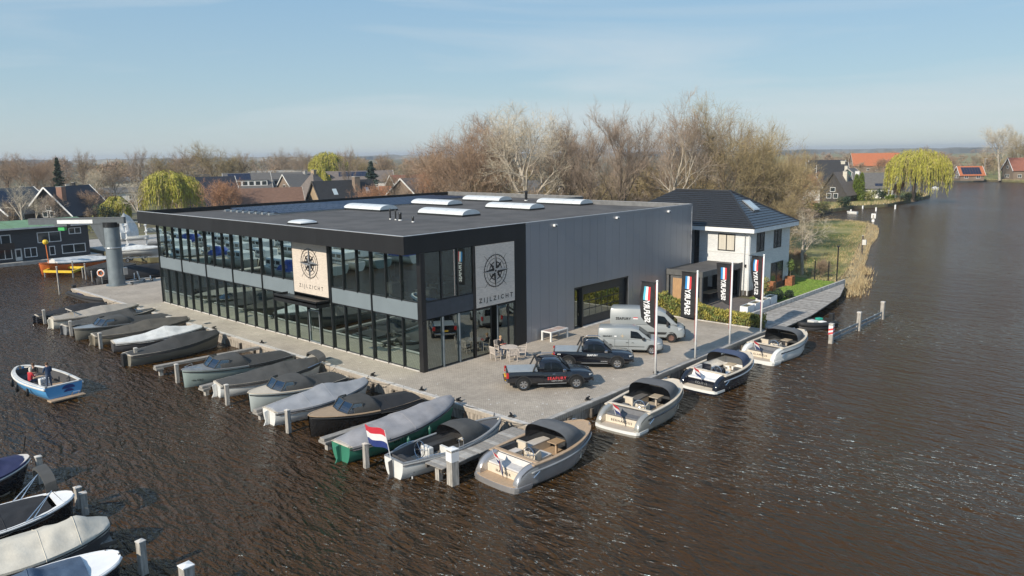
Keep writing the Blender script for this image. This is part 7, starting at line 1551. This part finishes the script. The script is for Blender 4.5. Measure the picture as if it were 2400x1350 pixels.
# horizon: distant low wooded ridge
mat('far_wood', (.17,.165,.145), .95, var=.3, scale=.01, detail=6)
m = MB(); rings = []
for i in range(181):
    a = R(-5)+R(95)*i/180; d0 = 2300+400*math.sin(i*.31); h = 11+4*noise.noise(Vector((i*.23,0,0)))+4*noise.noise(Vector((i*.9,1,0))); c, s = math.cos(a), math.sin(a)
    rings.append([(CAM.x+c*d0,CAM.y+s*d0,-.3),(CAM.x+c*(d0+40),CAM.y+s*(d0+40),h),(CAM.x+c*(d0+500),CAM.y+s*(d0+500),h*1.2),(CAM.x+c*(d0+800),CAM.y+s*(d0+800),-.3)])
m.loft(rings, False, False); struct(m.build('distant_ridge','far_wood'))
# hazel bushes by the villa and the bank: individual shrubs
for i, (x, y, h, k, lb) in enumerate(((50.2,-3.4,3.0,'bush2','between the villa and the lawn end'),(53.6,-5.6,2.4,'bush','behind the garden lamp'),(55.5,-2.2,3.2,'bush3','at the foot of the leafless tree by the villa'),(58,1,4.0,'bush2','on the meadow edge behind the villa'),(57.5,-4.5,1.9,'bush','on the meadow beside the reeds'),(49.5,-1.5,3.5,'bush','close to the villa gable'))):
    tree('bare twiggy shrub '+lb, k, 0, 0, 0, 1.0, None, Vector((x,y,-.06)), 'twiggy shrubs beside the villa', h, 'shrub')
# weeping willows in fresh yellow green leaf
def willow(label, p, h, rad, seed):
    rnd = random.Random(seed); t = thing('weeping_willow', label, 'tree', p); W = MB(); T = MB(); top = []
    W.tube([(0,0,-.1),(.1,.1,h*.18),(-.1,.05,h*.38)],[.55,.45,.38],8,False)
    for k in range(11):
        a = k*.571+rnd.uniform(-.2,.2); rr = rad*rnd.uniform(.3,.8); zt = h*rnd.uniform(.72,.97)-(rr/rad)**2*h*.18; pts = [Vector((0,0,h*.36)),Vector((math.cos(a)*rr*.35,math.sin(a)*rr*.35,h*.62)),Vector((math.cos(a)*rr*.8,math.sin(a)*rr*.8,zt*.96)),Vector((math.cos(a)*rr,math.sin(a)*rr,zt))]; W.tube(pts,[.26,.18,.09,.05],5,False); top.append(pts)
    for _ in range(3000):
        a = rnd.uniform(0,6.283); u = math.sqrt(rnd.random()); rr = rad*u*(1+.16*math.sin(a*3+seed)+.1*math.sin(a*7)); zt = h*(.62+.38*math.sqrt(max(0,1-(u*.97)**2)))*rnd.uniform(.9,1.03)+.4*math.sin(a*5+u*4); L = h*rnd.uniform(.12,.42)*(.5+.9*u**2); q = Vector((math.cos(a)*rr,math.sin(a)*rr,zt)); o = Vector((math.cos(a),math.sin(a),0)); n = max(4,int(L/.5)); pr = q; T.cur = 0 if rnd.random() < .72 else 1
        for i in range(n):
            f = (i+1)/n; nx = q+o*(1-(1-f)**2)*.55*rnd.uniform(.8,1.2)+Vector((rnd.gauss(0,.05),rnd.gauss(0,.05),-L*f**1.3))
            s = Vector((rnd.gauss(0,1),rnd.gauss(0,1),rnd.gauss(0,.3))).normalized()*.06; T.add([pr-s,pr+s,nx+s*.6,nx-s*.6],[(0,1,2,3)]); pr = nx
    W.build('trunk','bark_brown',t,True,False); T.build('crown',['leaf_willow','twig_yellow'],t,False,False)
wp = at(385,166); willow('big yellow green weeping willow behind the far end of the showroom', wp, zat(385,403,166), 5.7, 3)
wp = G(2140,472); dd = (Vector((wp.x,wp.y,0))-Vector((CAM.x,CAM.y,0))).length; willow('huge yellow green weeping willow at the bend of the river', Vector((wp.x,wp.y,-.05)), zat(2140,351,dd), 7.4, 5)
willow('yellow green budding tree behind the terraced houses', at(765,285), zat(765,358,285), 6.5, 9); willow('small fresh green willow left of the brown pyramid roof', at(748,205), zat(748,397,205), 2.2, 11); willow('fresh green bush beside the white chalet', at(262,175), zat(262,462,175), 2.6, 12)
def conifer(label, p, h, rad, leaf, seed, slim=False, layers=16):
    rnd = random.Random(seed); t = thing('conifer', label, 'tree', p); MB().tube([(0,0,-.1),(0,0,h*.95)],[h*.02,.02],6).build('trunk','bark_dark',t); T = MB()
    for k in range(layers*(26 if slim else 16)):
        u = rnd.random(); z = h*(.04+.96*u) if slim else h*(.15+.85*u); rr = rad*((1-u)**.45*(1 if u > .1 else .8) if slim else (1-u)**.8*(.75+.25*math.sin(u*40))); a = rnd.uniform(0,6.283); l = rr*rnd.uniform(.75,1.1)
        if slim: q = Vector((math.cos(a)*l,math.sin(a)*l,z)); leaf_cloud(T,q,(.25,.25,.5),7,.22)
        else:
            e = Vector((math.cos(a)*l,math.sin(a)*l,z-.12*l)); s0 = Vector((0,0,z)); 
            for f in range(6): q = s0.lerp(e,(f+1)/6); leaf_cloud(T,q,(.3,.3,.12),4,.3)
    T.build('crown',leaf,t,False,False)
conifer('left of the two tall yellow green cypresses on the right bank', at(2012,212), 6.9, 1.0, 'leaf_cypress', 1, True, 14); conifer('right of the two tall yellow green cypresses on the right bank', at(2024,212), 7.3, 1.1, 'leaf_cypress', 2, True, 14)
conifer('dark blue green fir above the black roofed house', at(868,205), zat(868,378,205), 4.6, 'leaf_spruce', 3); conifer('dark fir in the wood left of the white chalet', at(132,225), zat(132,371,225), 3.0, 'leaf_dark', 4)
# evergreen and spring bushes on the far bank
for i, (px, d, h, r_, mt, lb) in enumerate(((2075,214,3.2,1.8,'leaf_dark','dark green bush under the white veranda'),(2045,212,3.2,2.4,'leaf_shrub','yellow green bush right of the cypresses'),(2150,207,2.6,3.2,'leaf_dark','dark hedge under the huge willow'),(1985,190,2.6,2.3,'leaf_dark','dark clipped hedge left of the excavator'),(2095,206,2.0,1.6,'leaf_cypress','small yellow bush left of the pollarded willow'),(1935,178,2.2,2.6,'leaf_shrub','olive shrub on the shore below the long dark house'),(1905,172,3.2,3.2,'leaf_shrub','olive shrub at the head of the inlet'),(235,170,4.5,2.8,'leaf_dark','dark evergreen in front of the white chalet'),(30,140,3.2,5.5,'leaf_dark','dark hedge behind the houseboat at the left'),(110,150,3.0,5.5,'leaf_dark','dark hedge behind the houseboat roof'),(225,148,3.5,4.5,'leaf_shrub','olive bushes right of the houseboat'))):
    t = thing('bush', lb+' ' if False else lb, 'bush', at(px,d)); MB().tube([(0,0,-.1),(0,0,h*.6)],[.12,.04],5).build('stem','bark_dark',t); T = MB(); rnd = random.Random(i)
    for _ in range(46): a = rnd.uniform(0,6.28); q = r_*math.sqrt(rnd.random())*.85; leaf_cloud(T,(math.cos(a)*q,math.sin(a)*q*.7,h*rnd.uniform(.2,.8)),(r_*.3,r_*.3,h*.22),26,.2)
    T.build('foliage', mt, t, False, False)
# ================================================================== marina left of the frame (mirrored in the glass front)
def cruiser(label, x, y, rz, hullm, blue):
    t = thing('cabin_cruiser', label, 'boat', (x,y,WZ), rz, 'boats of the marina outside the left edge'); H = Hull(9.5,3.1,1.1,1.5,.8,.55,.4); H.shell(hullm,t); H.rub('off_white',t); H.rail('gunwale','white_paint',t); H.flat('foredeck','off_white',t,.62,.98,dz=.03,inset=.1)
    MB().box(-1.6,2.4,-1.05,1.05,1.15,2.3).build('cabin','white_paint',t,bev=.15)
    for s in (-1,1):
        for k in range(3): MB().box(-1.3+1.2*k,-.4+1.2*k,min(s*1.04,s*1.07),max(s*1.04,s*1.07),1.6,2.05).build('pane','window_glass',t)
    if blue: H.cover('cover_bright_blue',t,.02,.36,((0,.5),(.5,1.2),(1,1.1)),1.8)
    else: H.flat('aft_deck','teak_grey',t,.03,.3,dz=-.05,inset=.1)
    return t
k = 0; protos = [cruiser('',0,0,0,'hull_white',True), cruiser('',0,0,0,'hull_sage',False), cruiser('',0,0,0,'hull_white',False), cruiser('',0,0,0,'hull_cream',False)]
used = set()
for j, (yj, x1) in enumerate(((55,-19),(77,-16),(99,-18))):
    t = thing('jetty','sandy plank jetty of the marina left of the frame, %s from the showroom' % ('first','second','third')[j],'jetty',(0,0,-.25)); MB().box(-58,x1+4,yj-.7,yj+.7,-.15,0).build('deck','cream_deck',t)
    for q in range(9): MB().box(x1-4*q-2.5,x1-4*q-2.3,yj+.7,yj+.9,-1.5,.9).build('pile','post_wood',t)
    for sd in (-1,1):
        for b in range(9):
            i = (k*7+j*3) % 4; o = protos[i] if i not in used else copy_tree(protos[i]); used.add(i); o.location = (x1-4.3*b-random.random(), yj+sd*(5.9+random.random()*.5), WZ); o.rotation_euler = (0,0,sd*math.pi/2+math.pi+random.uniform(-.05,.05)); o['label'] = 'white cabin cruiser moored in the marina left of the frame'; k += 1
# ================================================================== air
mh = bpy.data.materials.new('haze'); mh.use_nodes = True; n_ = mh.node_tree; n_.nodes.remove(n_.nodes['Principled BSDF']); pv_ = n_.nodes.new('ShaderNodeVolumePrincipled'); pv_.inputs['Color'].default_value = (.88,.92,.97,1); pv_.inputs['Density'].default_value = .00018; pv_.inputs['Anisotropy'].default_value = .2; n_.links.new(pv_.outputs[0], n_.nodes['Material Output'].inputs['Volume']); MATS['haze'] = mh
stuff(MB().box(-9400,9400,-9400,9400,WZ-2.5,40).build('haze','haze'),'thin pale haze in the air over the river landscape','haze')
